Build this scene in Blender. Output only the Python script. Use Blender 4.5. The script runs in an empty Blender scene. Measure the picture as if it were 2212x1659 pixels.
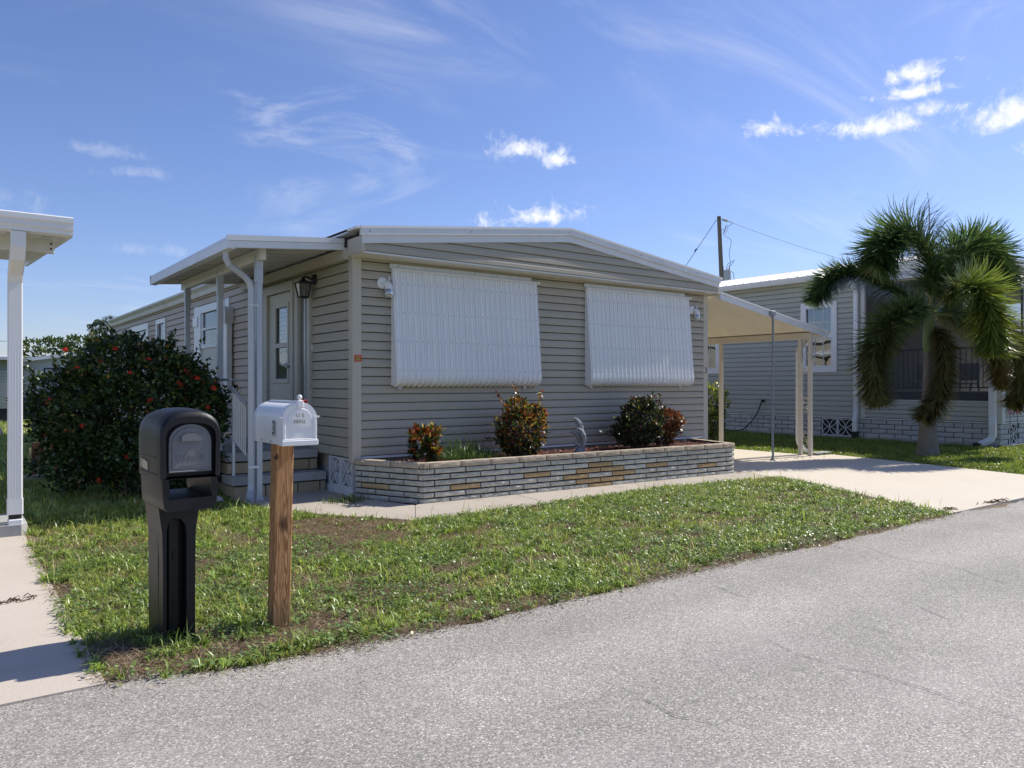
import bpy, math, random
import numpy as np
from mathutils import Vector, Matrix
R = math.radians
SC = bpy.context.scene
COL = SC.collection
random.seed(7)
NP = np.random.default_rng(11)

# ------------------------------------------------------------------ camera
# house frame: X along the street front of the home, Y away from the street, origin at the home's near corner
YAW = R(36.4)
CAMX, CAMY, CAMZ = -4.24, -9.17, 1.46
cam_d = bpy.data.cameras.new('camera')
cam_d.sensor_width = 36.0
cam_d.lens = 36.0 * 1670.0 / 2212.0
cam_d.clip_start = 0.05
cam_d.clip_end = 3000
cam = bpy.data.objects.new('camera', cam_d)
COL.objects.link(cam)
cam.location = (CAMX, CAMY, CAMZ)
cam.rotation_euler = (R(90), 0, -YAW)
SC.camera = cam

# ------------------------------------------------------------------ sun, sky, exposure
SUN_EL, SUN_AZ = R(45.0), R(94.0)          # azimuth clockwise from +Y
sun_d = bpy.data.lights.new('sun', 'SUN')
sun_d.energy = 4.6
sun_d.angle = R(0.53)
sun_d.color = (1.0, 0.945, 0.85)
sun = bpy.data.objects.new('sun', sun_d)
COL.objects.link(sun)
sdir = Vector((math.cos(SUN_EL) * math.sin(SUN_AZ), math.cos(SUN_EL) * math.cos(SUN_AZ), math.sin(SUN_EL)))
sun.rotation_euler = (-sdir).to_track_quat('-Z', 'Y').to_euler()
sun.location = (20, -2, 20)
SKY_STRENGTH = 0.096
EXPOSURE = 0.30
SC.view_settings.view_transform = 'Standard'
SC.view_settings.look = 'None'
SC.view_settings.gamma = 1.0
SC.view_settings.use_curve_mapping = False
SC.view_settings.exposure = EXPOSURE
SC.cycles.max_bounces = 8
SC.cycles.diffuse_bounces = 4
SC.cycles.glossy_bounces = 3
SC.cycles.transparent_max_bounces = 12
SC.cycles.use_denoising = True


class NT:
    """small node-tree helper"""
    def __init__(self, tree):
        self.t = tree
        self.n = tree.nodes
        self.l = tree.links

    def __call__(self, kind, **kw):
        nd = self.n.new(kind)
        ins = kw.pop('ins', {})
        for k, v in kw.items():
            setattr(nd, k, v)
        for k, v in ins.items():
            self.set(nd, k, v)
        return nd

    def set(self, nd, k, v):
        s = nd.inputs[k]
        if isinstance(v, bpy.types.NodeSocket):
            self.l.new(v, s)
        elif isinstance(v, bpy.types.Node):
            self.l.new(v.outputs[0], s)
        else:
            if hasattr(s.default_value, '__len__') and not isinstance(v, (int, float)):
                v = tuple(v)
                if len(s.default_value) == 4 and len(v) == 3:
                    v = v + (1.0,)
            s.default_value = v

    def math(self, op, a, b=0.0, c=0.0, clamp=False):
        nd = self.n.new('ShaderNodeMath')
        nd.operation = op
        nd.use_clamp = clamp
        self.set(nd, 0, a)
        self.set(nd, 1, b)
        self.set(nd, 2, c)
        return nd.outputs[0]

    def vmath(self, op, a, b=(0, 0, 0)):
        nd = self.n.new('ShaderNodeVectorMath')
        nd.operation = op
        self.set(nd, 0, a)
        self.set(nd, 1, b)
        return nd

    def mix(self, fac, a, b, blend='MIX'):
        nd = self.n.new('ShaderNodeMix')
        nd.data_type = 'RGBA'
        nd.blend_type = blend
        nd.clamp_result = False
        self.set(nd, 0, fac)
        self.set(nd, 6, a)
        self.set(nd, 7, b)
        return nd.outputs[2]

    def ramp(self, fac, stops, interp='LINEAR'):
        nd = self.n.new('ShaderNodeValToRGB')
        nd.color_ramp.interpolation = interp
        e = nd.color_ramp.elements
        while len(e) < len(stops):
            e.new(0.5)
        for q, (p, c) in zip(e, stops):
            q.position = p
            q.color = tuple(c) + (1.0,) if len(c) == 3 else c
        self.set(nd, 0, fac)
        return nd.outputs[0]

    def range(self, v, a, b, c=0.0, d=1.0, smooth=False):
        nd = self.n.new('ShaderNodeMapRange')
        nd.interpolation_type = 'SMOOTHSTEP' if smooth else 'LINEAR'
        self.set(nd, 0, v)
        self.set(nd, 1, a)
        self.set(nd, 2, b)
        self.set(nd, 3, c)
        self.set(nd, 4, d)
        return nd.outputs[0]

    def noise(self, vec, scale, detail=4, rough=0.55, dist=0.0):
        nd = self.n.new('ShaderNodeTexNoise')
        self.set(nd, 'Vector', vec)
        self.set(nd, 'Scale', scale)
        self.set(nd, 'Detail', detail)
        self.set(nd, 'Roughness', rough)
        self.set(nd, 'Distortion', dist)
        return nd.outputs[0]


world = bpy.data.worlds.new('World')
SC.world = world
world.use_nodes = True
w = NT(world.node_tree)
w.n.clear()
sky = w('ShaderNodeTexSky', sky_type='NISHITA', sun_disc=False, sun_elevation=SUN_EL, sun_rotation=SUN_AZ)
sky.altitude = 0
sky.air_density = 1.0
sky.dust_density = 0.4
sky.ozone_density = 2.5


def dirpx(u, v):
    """world direction of a bearing, from the calibrated view (picture units of the 2212 wide photograph)"""
    x, z = (u - 1106) / 1670.0, (829.5 - v) / 1670.0
    return Vector((x * math.cos(YAW) + math.sin(YAW), -x * math.sin(YAW) + math.cos(YAW), z)).normalized()


tc = w('ShaderNodeTexCoord')
D = tc.outputs['Generated']
# bearing / elevation coordinates: dome projected on a high flat layer for the cirrus
sep = w('ShaderNodeSeparateXYZ', ins={0: D})
zc = w.math('MAXIMUM', sep.outputs[2], 0.02)
lay = w('ShaderNodeCombineXYZ', ins={0: w.math('DIVIDE', sep.outputs[0], w.math('ADD', zc, 0.12)),
                                      1: w.math('DIVIDE', sep.outputs[1], w.math('ADD', zc, 0.12))})
mp = w('ShaderNodeMapping', ins={0: lay.outputs[0], 'Rotation': (0, 0, R(-28)), 'Scale': (0.55, 1.9, 1.0)})
c1 = w.noise(mp.outputs[0], 1.15, 9, 0.62, 1.1)
mp2 = w('ShaderNodeMapping', ins={0: lay.outputs[0], 'Location': (3.1, 1.7, 0), 'Rotation': (0, 0, R(20)), 'Scale': (0.5, 0.8, 1.0)})
c2 = w.noise(mp2.outputs[0], 0.9, 3, 0.5, 0.3)
cir = w.math('MULTIPLY', w.range(c1, 0.46, 0.80, 0, 1, True), w.range(c2, 0.40, 0.62, 0, 1, True))
mp3 = w('ShaderNodeMapping', ins={0: D, 'Rotation': (0, R(12), R(-36)), 'Scale': (1.0, 1.0, 2.6)})
c3 = w.noise(mp3.outputs[0], 5.5, 8, 0.62, 1.3)
c4 = w.noise(D, 2.2, 3, 0.5, 0.4)
wisp = w.math('MULTIPLY', w.math('MULTIPLY', w.range(c3, 0.50, 0.78, 0, 1, True), w.range(c4, 0.45, 0.62, 0, 1, True)), 0.30)
cir = w.math('MAXIMUM', w.math('MULTIPLY', cir, 0.45), wisp)
# a few small fair-weather clouds
fine = w.noise(D, 24.0, 10, 0.66, 0.6)
fine2 = w.noise(D, 75.0, 5, 0.6, 0.2)
puff = w.math('ADD', w.math('SUBTRACT', fine, 0.5), w.math('MULTIPLY', w.math('SUBTRACT', fine2, 0.5), 0.5))
clouds = [(1125, 325, 62, 30), (1205, 345, 36, 22), (1165, 470, 95, 32), (1890, 275, 110, 28), (2010, 240, 34, 22), (2190, 245, 80, 36),
          (1655, 282, 55, 24), (1995, 158, 44, 22), (1990, 198, 80, 15), (2290, 300, 60, 26), (-120, 420, 120, 34), (2480, 200, 110, 40),
          (320, 540, 60, 14), (300, 375, 80, 17), (235, 330, 55, 16)]
tot = None
for (u, v, ru, rv) in clouds:
    c = dirpx(u, v)
    r_ = Vector((c.y, -c.x, 0)).normalized()
    up = r_.cross(c)
    if up.z < 0:
        up = -up
    dv = w.vmath('SUBTRACT', D, tuple(c)).outputs[0]
    a = w.vmath('DOT_PRODUCT', dv, tuple(r_ * (1670.0 / (ru * 1.25)))).outputs['Value']
    b = w.vmath('DOT_PRODUCT', dv, tuple(up * (1670.0 / (rv * 1.3)))).outputs['Value']
    # flat base, billowing top
    b = w.math('MULTIPLY', b, w.math('ADD', 1.15, w.math('MULTIPLY', w.math('LESS_THAN', b, 0.0), 0.5)))
    rr = w.math('SQRT', w.math('ADD', w.math('MULTIPLY', a, a), w.math('MULTIPLY', b, b)))
    faint = 0.20 if u < 400 else 1.0
    m = w.math('MULTIPLY', w.range(w.math('ADD', w.math('SUBTRACT', 0.98, rr), w.math('MULTIPLY', puff, 3.4)), 0.0, 1.25, 0, 1, True), faint)
    m = w.math('MULTIPLY', m, w.range(rr, 1.1, 2.3, 1.0, 0.0, True))
    tot = m if tot is None else w.math('MAXIMUM', tot, m)
alpha = w.math('MAXIMUM', cir, w.math('MULTIPLY', tot, 0.95))
alpha = w.math('MULTIPLY', alpha, w.range(sep.outputs[2], 0.0, 0.06, 0, 1))
white = w.mix(puff, (8.6, 8.8, 9.3), (10.5, 10.5, 10.6))
skyc = w.mix(1.0, sky.outputs[0], (0.93, 0.955, 1.24), 'MULTIPLY')
bg = w('ShaderNodeBackground', ins={0: w.mix(alpha, skyc, white), 1: SKY_STRENGTH})
wo = w('ShaderNodeOutputWorld')
w.l.new(bg.outputs[0], wo.inputs[0])

# ------------------------------------------------------------------ materials
MATS = {}


def material(name, base, rough=0.55, spec=0.4, metal=0.0, vary=0.08, vscale=3.0, fine=0.0, fscale=120.0, bump=0.0, bscale=60.0,
             rand=0.0, stain=None, stain_amt=0.0, stain_scale=(1, 1, 1), attr=False, transl=0.0, coat=0.0):
    if name in MATS:
        return MATS[name]
    m = bpy.data.materials.new(name)
    m.use_nodes = True
    t = NT(m.node_tree)
    t.n.clear()
    out = t('ShaderNodeOutputMaterial')
    bs = t('ShaderNodeBsdfPrincipled', ins={'Roughness': rough, 'Metallic': metal, 'Specular IOR Level': spec, 'Coat Weight': coat})
    co = t('ShaderNodeTexCoord').outputs['Object']
    if attr:
        col = t('ShaderNodeAttribute', attribute_name='Col').outputs['Color']
    else:
        n1 = t.noise(co, vscale, 5, 0.6)
        col = t.mix(n1, tuple(max(c * (1 - 2 * vary), 0) for c in base), tuple(c * (1 + 2 * vary) for c in base))
    if fine:
        n2 = t.noise(co, fscale, 3, 0.7)
        g = t.range(n2, 0.25, 0.75, 1 - fine, 1 + fine)
        col = t.mix(1.0, col, t('ShaderNodeCombineXYZ', ins={0: g, 1: g, 2: g}).outputs[0], 'MULTIPLY')
    if rand:
        oi = t('ShaderNodeObjectInfo')
        g = t.range(oi.outputs['Random'], 0, 1, 1 - rand, 1 + rand)
        col = t.mix(1.0, col, t('ShaderNodeCombineXYZ', ins={0: g, 1: g, 2: g}).outputs[0], 'MULTIPLY')
    if stain:
        mpn = t('ShaderNodeMapping', ins={0: co, 'Scale': stain_scale})
        n3 = t.noise(mpn.outputs[0], 2.2, 6, 0.65, 0.4)
        col = t.mix(t.math('MULTIPLY', t.range(n3, 0.48, 0.74, 0, 1, True), stain_amt), col, stain)
    t.set(bs, 'Base Color', col)
    if bump:
        nb = t.noise(co, bscale, 5, 0.6)
        bn = t('ShaderNodeBump', ins={'Strength': bump, 'Distance': 0.01, 'Height': nb})
        t.set(bs, 'Normal', bn.outputs[0])
    if transl:
        tr = t('ShaderNodeBsdfTranslucent', ins={0: t.mix(1.0, col, (1.15, 1.2, 0.75), 'MULTIPLY')})
        mx = t('ShaderNodeMixShader', ins={0: transl})
        t.l.new(bs.outputs[0], mx.inputs[1])
        t.l.new(tr.outputs[0], mx.inputs[2])
        t.l.new(mx.outputs[0], out.inputs[0])
    else:
        t.l.new(bs.outputs[0], out.inputs[0])
    m.diffuse_color = tuple(base) + (1.0,)
    MATS[name] = m
    return m


def glass_mat(name, tint=(0.5, 0.55, 0.58), refl=0.25, rough=0.02):
    m = bpy.data.materials.new(name)
    m.use_nodes = True
    t = NT(m.node_tree)
    t.n.clear()
    out = t('ShaderNodeOutputMaterial')
    tr = t('ShaderNodeBsdfTransparent', ins={0: tint})
    co = t('ShaderNodeTexCoord').outputs['Object']
    bn = t('ShaderNodeBump', ins={'Strength': 0.06, 'Distance': 0.05, 'Height': t.noise(co, 2.5, 1, 0.5)})
    gl = t('ShaderNodeBsdfGlossy', ins={0: (0.9, 0.93, 0.95), 'Roughness': rough, 'Normal': bn.outputs[0]})
    lw = t('ShaderNodeLayerWeight', ins={0: 0.25})
    f = t.math('ADD', refl, t.math('MULTIPLY', lw.outputs['Fresnel'], 0.6), clamp=True)
    mx = t('ShaderNodeMixShader', ins={0: f})
    t.l.new(tr.outputs[0], mx.inputs[1])
    t.l.new(gl.outputs[0], mx.inputs[2])
    t.l.new(mx.outputs[0], out.inputs[0])
    MATS[name] = m
    return m


def asphalt_mat():
    m = bpy.data.materials.new('asphalt')
    m.use_nodes = True
    t = NT(m.node_tree)
    t.n.clear()
    out = t('ShaderNodeOutputMaterial')
    co = t('ShaderNodeTexCoord').outputs['Object']
    vo = t('ShaderNodeTexVoronoi', ins={'Vector': co, 'Scale': 140.0, 'Randomness': 1.0})
    hv = t('ShaderNodeSeparateColor', ins={0: vo.outputs['Color']})
    stone = t.ramp(hv.outputs[0], [(0.0, (0.19, 0.178, 0.157)), (0.3, (0.30, 0.282, 0.247)), (0.7, (0.415, 0.392, 0.341)), (0.94, (0.53, 0.50, 0.436)), (1.0, (0.80, 0.77, 0.71))])
    edge = t.range(vo.outputs['Distance'], 0.35, 0.75, 0, 1)
    col = t.mix(t.math('MULTIPLY', edge, 0.40), stone, (0.12, 0.115, 0.115))
    big = t.noise(co, 0.55, 5, 0.6, 0.3)
    g = t.range(big, 0.3, 0.7, 0.82, 1.14)
    col = t.mix(1.0, col, t('ShaderNodeCombineXYZ', ins={0: g, 1: t.math('MULTIPLY', g, 0.985), 2: t.math('MULTIPLY', g, 0.985)}).outputs[0], 'MULTIPLY')
    pink = t.noise(co, 0.9, 3, 0.5)
    col = t.mix(t.range(pink, 0.52, 0.75, 0, 0.28), col, (0.47, 0.40, 0.39))
    # broad tyre lanes worn a little smoother and lighter along the road
    mpn = t('ShaderNodeMapping', ins={0: co, 'Scale': (0.03, 1.0, 1.0)})
    lane = t.noise(mpn.outputs[0], 1.1, 3, 0.5)
    g2 = t.range(lane, 0.35, 0.65, 0.90, 1.08)
    col = t.mix(1.0, col, t('ShaderNodeCombineXYZ', ins={0: g2, 1: g2, 2: g2}).outputs[0], 'MULTIPLY')
    sp = t.noise(co, 9.0, 2, 0.5)
    col = t.mix(t.range(sp, 0.72, 0.80, 0, 0.3), col, (0.14, 0.135, 0.135))
    h = t.math('MULTIPLY', t.math('SUBTRACT', 1.0, vo.outputs['Distance']), 0.02)
    bn = t('ShaderNodeBump', ins={'Strength': 0.3, 'Distance': 0.10, 'Height': h})
    bs = t('ShaderNodeBsdfPrincipled', ins={'Base Color': col, 'Roughness': 0.75, 'Specular IOR Level': 0.35, 'Normal': bn.outputs[0]})
    t.l.new(bs.outputs[0], out.inputs[0])
    return m


def concrete_mat(name, base, dirt, dirt_amt, blotch=0.16):
    m = bpy.data.materials.new(name)
    m.use_nodes = True
    t = NT(m.node_tree)
    t.n.clear()
    out = t('ShaderNodeOutputMaterial')
    co = t('ShaderNodeTexCoord').outputs['Object']
    n1 = t.noise(co, 0.8, 6, 0.62, 0.4)
    col = t.mix(n1, tuple(c * (1 - blotch) for c in base), tuple(c * (1 + blotch) for c in base))
    n2 = t.noise(co, 3.4, 8, 0.7, 0.6)
    col = t.mix(t.math('MULTIPLY', t.range(n2, 0.5, 0.72, 0, 1, True), dirt_amt), col, dirt)
    n3 = t.noise(co, 160.0, 3, 0.7)
    g = t.range(n3, 0.3, 0.7, 0.91, 1.08)
    col = t.mix(1.0, col, t('ShaderNodeCombineXYZ', ins={0: g, 1: g, 2: g}).outputs[0], 'MULTIPLY')
    pit = t('ShaderNodeTexVoronoi', ins={'Vector': co, 'Scale': 26.0})
    col = t.mix(t.range(pit.outputs['Distance'], 0.03, 0.07, 0.5, 0.0), col, tuple(c * 0.45 for c in base))
    bn = t('ShaderNodeBump', ins={'Strength': 0.22, 'Distance': 0.01, 'Height': t.noise(co, 70.0, 6, 0.65)})
    bs = t('ShaderNodeBsdfPrincipled', ins={'Base Color': col, 'Roughness': 0.85, 'Specular IOR Level': 0.25, 'Normal': bn.outputs[0]})
    t.l.new(bs.outputs[0], out.inputs[0])
    MATS[name] = m
    return m


def wood_mat():
    m = bpy.data.materials.new('treated_pine')
    m.use_nodes = True
    t = NT(m.node_tree)
    t.n.clear()
    out = t('ShaderNodeOutputMaterial')
    co = t('ShaderNodeTexCoord').outputs['Object']
    mpn = t('ShaderNodeMapping', ins={0: co, 'Scale': (16.0, 16.0, 0.75)})
    n0 = t.noise(mpn.outputs[0], 1.0, 3, 0.5, 1.4)
    wv = t.math('FRACT', t.math('MULTIPLY', n0, 13.0))
    band = t.range(t.math('ABSOLUTE', t.math('SUBTRACT', wv, 0.5)), 0.05, 0.42, 0, 1, True)
    col = t.mix(band, (0.29, 0.13, 0.05), (0.56, 0.31, 0.14))
    mp2 = t('ShaderNodeMapping', ins={0: co, 'Scale': (120.0, 120.0, 2.0)})
    g = t.range(t.noise(mp2.outputs[0], 1.0, 3, 0.6), 0.3, 0.7, 0.78, 1.15)
    col = t.mix(1.0, col, t('ShaderNodeCombineXYZ', ins={0: g, 1: g, 2: g}).outputs[0], 'MULTIPLY')
    for (kx, ky, kz, kr) in ((0.005, -0.05, 0.62, 0.060), (-0.03, -0.05, 1.02, 0.022)):
        d = t.vmath('LENGTH', t.vmath('MULTIPLY', t.vmath('SUBTRACT', co, (kx, ky, kz)).outputs[0], (1.5, 0.4, 0.85)).outputs[0]).outputs['Value']
        d = t.math('ADD', d, t.math('MULTIPLY', t.math('SUBTRACT', t.noise(co, 30, 3), 0.5), 0.035))
        col = t.mix(t.range(d, kr * 0.25, kr, 0.85, 0.0, True), col, (0.045, 0.020, 0.010))
    sz = t('ShaderNodeSeparateXYZ', ins={0: co})
    col = t.mix(t.range(t.math('ADD', sz.outputs[2], t.math('MULTIPLY', t.noise(co, 12, 4), 0.2)), 0.1, 0.32, 0.55, 0, True), col, (0.10, 0.085, 0.05))
    bn = t('ShaderNodeBump', ins={'Strength': 0.35, 'Distance': 0.006, 'Height': band})
    bs = t('ShaderNodeBsdfPrincipled', ins={'Base Color': col, 'Roughness': 0.75, 'Specular IOR Level': 0.25, 'Normal': bn.outputs[0]})
    t.l.new(bs.outputs[0], out.inputs[0])
    MATS['pine'] = m
    return m


def ground_mat(name, a, b, c, scale=1.3):
    m = bpy.data.materials.new(name)
    m.use_nodes = True
    t = NT(m.node_tree)
    t.n.clear()
    out = t('ShaderNodeOutputMaterial')
    co = t('ShaderNodeTexCoord').outputs['Object']
    col = t.mix(t.range(t.noise(co, scale, 6, 0.65), 0.35, 0.65, 0, 1, True), a, b)
    col = t.mix(t.range(t.noise(co, 38.0, 5, 0.7), 0.42, 0.68, 0, 1), col, c)
    g = t.range(t.noise(co, 140.0, 3, 0.7), 0.3, 0.7, 0.72, 1.25)
    col = t.mix(1.0, col, t('ShaderNodeCombineXYZ', ins={0: g, 1: g, 2: g}).outputs[0], 'MULTIPLY')
    bn = t('ShaderNodeBump', ins={'Strength': 0.7, 'Distance': 0.03, 'Height': t.noise(co, 55.0, 6, 0.7)})
    bs = t('ShaderNodeBsdfPrincipled', ins={'Base Color': col, 'Roughness': 0.95, 'Specular IOR Level': 0.1, 'Normal': bn.outputs[0]})
    t.l.new(bs.outputs[0], out.inputs[0])
    MATS[name] = m
    return m


def screen_mat():
    m = bpy.data.materials.new('insect_screen')
    m.use_nodes = True
    t = NT(m.node_tree)
    t.n.clear()
    out = t('ShaderNodeOutputMaterial')
    tr = t('ShaderNodeBsdfTransparent', ins={0: (1, 1, 1)})
    df = t('ShaderNodeBsdfDiffuse', ins={0: (0.045, 0.045, 0.05)})
    mx = t('ShaderNodeMixShader', ins={0: 0.55})
    t.l.new(tr.outputs[0], mx.inputs[1])
    t.l.new(df.outputs[0], mx.inputs[2])
    t.l.new(mx.outputs[0], out.inputs[0])
    return m


M = {}
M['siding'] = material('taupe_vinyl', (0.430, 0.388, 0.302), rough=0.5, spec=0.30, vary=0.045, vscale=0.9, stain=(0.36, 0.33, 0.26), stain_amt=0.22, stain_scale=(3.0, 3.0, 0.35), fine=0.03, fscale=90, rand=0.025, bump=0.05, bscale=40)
M['siding_bounce'] = material('taupe_vinyl_bounce_tint', (0.56, 0.455, 0.36), rough=0.55, spec=0.3, vary=0.04, vscale=1.1, fine=0.03, rand=0.035, stain=(0.36, 0.30, 0.25), stain_amt=0.3, stain_scale=(1, 1, 3))  # rear side siding: bounce light from the neighbour put into the colour
M['siding_trim'] = material('taupe_trim', (0.53, 0.48, 0.385), rough=0.5, vary=0.03)
M['white'] = material('white_metal', (0.74, 0.745, 0.75), rough=0.4, vary=0.02, stain=(0.52, 0.51, 0.47), stain_amt=0.35, stain_scale=(1, 1, 0.35))
M['white_clean'] = material('white_enamel', (0.80, 0.80, 0.79), rough=0.3, vary=0.012)
M['cream'] = material('cream_metal', (0.70, 0.68, 0.62), rough=0.5, vary=0.04, stain=(0.42, 0.40, 0.34), stain_amt=0.45, stain_scale=(1, 1, 0.3))
M['awning'] = material('awning_aluminium', (0.83, 0.83, 0.82), rough=0.34, spec=0.55, vary=0.03, vscale=2.0, rand=0.02, stain=(0.66, 0.65, 0.61), stain_amt=0.3, stain_scale=(6.0, 1.0, 0.6))
M['rivet'] = material('rivet_grey', (0.28, 0.29, 0.31), rough=0.4, vary=0.02)
M['alu'] = material('grey_aluminium', (0.50, 0.52, 0.55), rough=0.42, spec=0.5, metal=0.25, vary=0.05, stain=(0.33, 0.33, 0.33), stain_amt=0.4, stain_scale=(1, 1, 0.25))
M['alu_shaded'] = material('shaded_grey_post', (0.36, 0.375, 0.40), rough=0.5, vary=0.04)  # darker copy of the post metal, shade put into its colour; unused
M['porch_under'] = material('porch_ceiling', (0.56, 0.55, 0.52), rough=0.55, vary=0.03)
M['door'] = material('door_paint', (0.60, 0.58, 0.51), rough=0.45, vary=0.02)
M['frame'] = material('door_trim', (0.52, 0.50, 0.44), rough=0.45, vary=0.03)
M['glass'] = glass_mat('window_glass', refl=0.16)
M['door_glass'] = glass_mat('door_glass', (0.85, 0.86, 0.86), 0.05)
M['dark'] = material('dark_interior', (0.035, 0.036, 0.038), rough=0.7, vary=0.05)
M['curtain'] = material('pale_curtain', (0.62, 0.60, 0.54), rough=0.8, vary=0.06, vscale=6)
M['black_metal'] = material('black_iron', (0.018, 0.019, 0.022), rough=0.45, vary=0.05)
M['lamp_glass'] = glass_mat('lamp_glass', (0.55, 0.52, 0.46), 0.22, 0.12)
M['clear_glass'] = glass_mat('clear_jar_glass', (0.75, 0.75, 0.75), 0.3, 0.1)
M['steel'] = material('satin_steel', (0.45, 0.44, 0.42), rough=0.28, metal=1.0, vary=0.03)
M['galv'] = material('galvanised_pipe', (0.27, 0.285, 0.30), rough=0.5, metal=0.35, vary=0.18, vscale=7)
M['brick'] = material('grey_split_brick', (0.45, 0.435, 0.365), rough=0.9, spec=0.2, vary=0.11, vscale=9, fine=0.14, fscale=70, bump=0.5, bscale=45, rand=0.13, stain=(0.78, 0.76, 0.69), stain_amt=0.55, stain_scale=(6, 6, 9))
M['brick_tan'] = material('tan_split_brick', (0.44, 0.315, 0.165), rough=0.9, spec=0.2, vary=0.14, vscale=9, fine=0.15, fscale=70, bump=0.5, bscale=45, rand=0.1)
M['brick_cap'] = material('buff_cap_stone', (0.44, 0.365, 0.275), rough=0.9, spec=0.2, vary=0.15, vscale=8, fine=0.15, fscale=60, bump=0.5, bscale=40, rand=0.1, stain=(0.6, 0.53, 0.42), stain_amt=0.3, stain_scale=(5, 5, 5))
M['brick_nb'] = material('white_split_brick', (0.50, 0.50, 0.485), rough=0.9, vary=0.08, vscale=9, fine=0.1, fscale=60, bump=0.5, bscale=40, rand=0.08)
M['brick_step'] = material('buff_riser_brick', (0.42, 0.335, 0.215), rough=0.9, vary=0.12, vscale=8, fine=0.14, fscale=70, bump=0.4, bscale=40, rand=0.1)
M['mortar'] = material('dark_mortar', (0.028, 0.026, 0.026), rough=0.95, vary=0.15, vscale=14)
M['block'] = material('white_painted_block', (0.66, 0.665, 0.67), rough=0.8, vary=0.05, vscale=9, bump=0.25, bscale=60)
M['step'] = concrete_mat('step_concrete', (0.40, 0.395, 0.375), (0.25, 0.25, 0.24), 0.4)
M['walk'] = concrete_mat('walk_concrete', (0.45, 0.40, 0.335), (0.29, 0.245, 0.195), 0.55, 0.14)
M['drive'] = concrete_mat('drive_concrete', (0.64, 0.57, 0.465), (0.54, 0.465, 0.365), 0.25, 0.06)
M['drive_l'] = concrete_mat('left_drive_concrete', (0.54, 0.475, 0.40), (0.42, 0.36, 0.29), 0.35, 0.12)
M['asphalt'] = asphalt_mat()
M['crack'] = material('road_crack', (0.06, 0.058, 0.058), rough=0.9, vary=0.2, vscale=20)
M['pine'] = wood_mat()
M['soil'] = ground_mat('lawn_soil', (0.27, 0.20, 0.14), (0.20, 0.145, 0.10), (0.36, 0.28, 0.20))
M['far_grass'] = ground_mat('far_lawn', (0.075, 0.115, 0.026), (0.105, 0.14, 0.035), (0.055, 0.075, 0.02), 0.7)
M['grass'] = material('grass_blades', (0.1, 0.16, 0.03), rough=0.36, spec=0.5, attr=True, transl=0.38)
M['leaf'] = material('shrub_leaf', (0.05, 0.09, 0.02), rough=0.38, spec=0.45, attr=True, transl=0.22)
M['frond'] = material('palm_leaflet', (0.05, 0.09, 0.02), rough=0.36, spec=0.5, attr=True, transl=0.32)
M['flower'] = material('ixora_flower', (0.75, 0.045, 0.02), rough=0.5, vary=0.2, vscale=30, rand=0.15, transl=0.25)
M['bark'] = material('shrub_bark', (0.12, 0.09, 0.06), rough=0.9, vary=0.2, vscale=20, bump=0.5, bscale=40)
M['palm_bark'] = material('palm_trunk', (0.215, 0.19, 0.165), rough=0.9, vary=0.14, vscale=5, fine=0.15, fscale=40, bump=0.6, bscale=18)
M['crownshaft'] = material('palm_crownshaft', (0.17, 0.22, 0.07), rough=0.5, vary=0.1)
M['black_plastic'] = material('black_plastic', (0.008, 0.0085, 0.0105), rough=0.45, spec=0.36, vary=0.12, vscale=6, fine=0.1, fscale=200, stain=(0.028, 0.027, 0.026), stain_amt=0.45, stain_scale=(3, 3, 3))
M['grey_plastic'] = material('grey_plastic', (0.165, 0.165, 0.175), rough=0.55, vary=0.05, stain=(0.28, 0.27, 0.26), stain_amt=0.4, stain_scale=(5, 5, 5))
M['sticker'] = material('peeled_sticker', (0.48, 0.42, 0.29), rough=0.8, vary=0.2, vscale=60)
M['text_grey'] = material('embossed_letter', (0.33, 0.30, 0.25), rough=0.6, vary=0.03)
M['emboss'] = material('embossed_grey', (0.155, 0.155, 0.165), rough=0.6, vary=0.03)
M['text_black'] = material('black_numeral', (0.012, 0.012, 0.013), rough=0.5, vary=0.02)
M['plate'] = material('number_plate', (0.50, 0.50, 0.48), rough=0.5, vary=0.03)
M['red'] = material('red_flag_plastic', (0.62, 0.03, 0.03), rough=0.4, vary=0.04)
M['decal_red'] = material('decal_orange', (0.62, 0.085, 0.035), rough=0.5, vary=0.05)
M['decal_yel'] = material('decal_yellow', (0.50, 0.35, 0.06), rough=0.5, vary=0.05)
M['decal_pink'] = material('decal_lettering', (0.62, 0.42, 0.36), rough=0.5, vary=0.05)
M['stone_grey'] = material('cast_statue', (0.30, 0.31, 0.315), rough=0.85, vary=0.14, vscale=14, fine=0.1, fscale=90, bump=0.3, bscale=60)
M['mulch'] = material('red_mulch', (0.15, 0.035, 0.028), rough=0.95, vary=0.3, vscale=30, attr=True)
M['planter_soil'] = material('planter_soil', (0.06, 0.024, 0.019), rough=0.95, vary=0.25, vscale=20)
M['roof_white'] = material('white_roof', (0.80, 0.80, 0.79), rough=0.45, vary=0.03)
M['cream_under'] = material('carport_ceiling', (0.76, 0.71, 0.60), rough=0.55, vary=0.03, stain=(0.58, 0.50, 0.38), stain_amt=0.35, stain_scale=(0.5, 2, 1))
M['cream_post'] = material('carport_post', (0.60, 0.555, 0.475), rough=0.55, vary=0.05)
M['nb_siding'] = material('grey_vinyl', (0.44, 0.445, 0.385), rough=0.5, vary=0.02, vscale=1.0, rand=0.03)
M['nb_trim'] = material('pale_trim', (0.62, 0.61, 0.57), rough=0.5, vary=0.02)
M['screen'] = screen_mat()
M['rail_grey'] = material('bronze_rail', (0.16, 0.165, 0.175), rough=0.5, vary=0.03)
M['kick'] = material('dark_kick_panel', (0.035, 0.04, 0.052), rough=0.5, vary=0.05)
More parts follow.
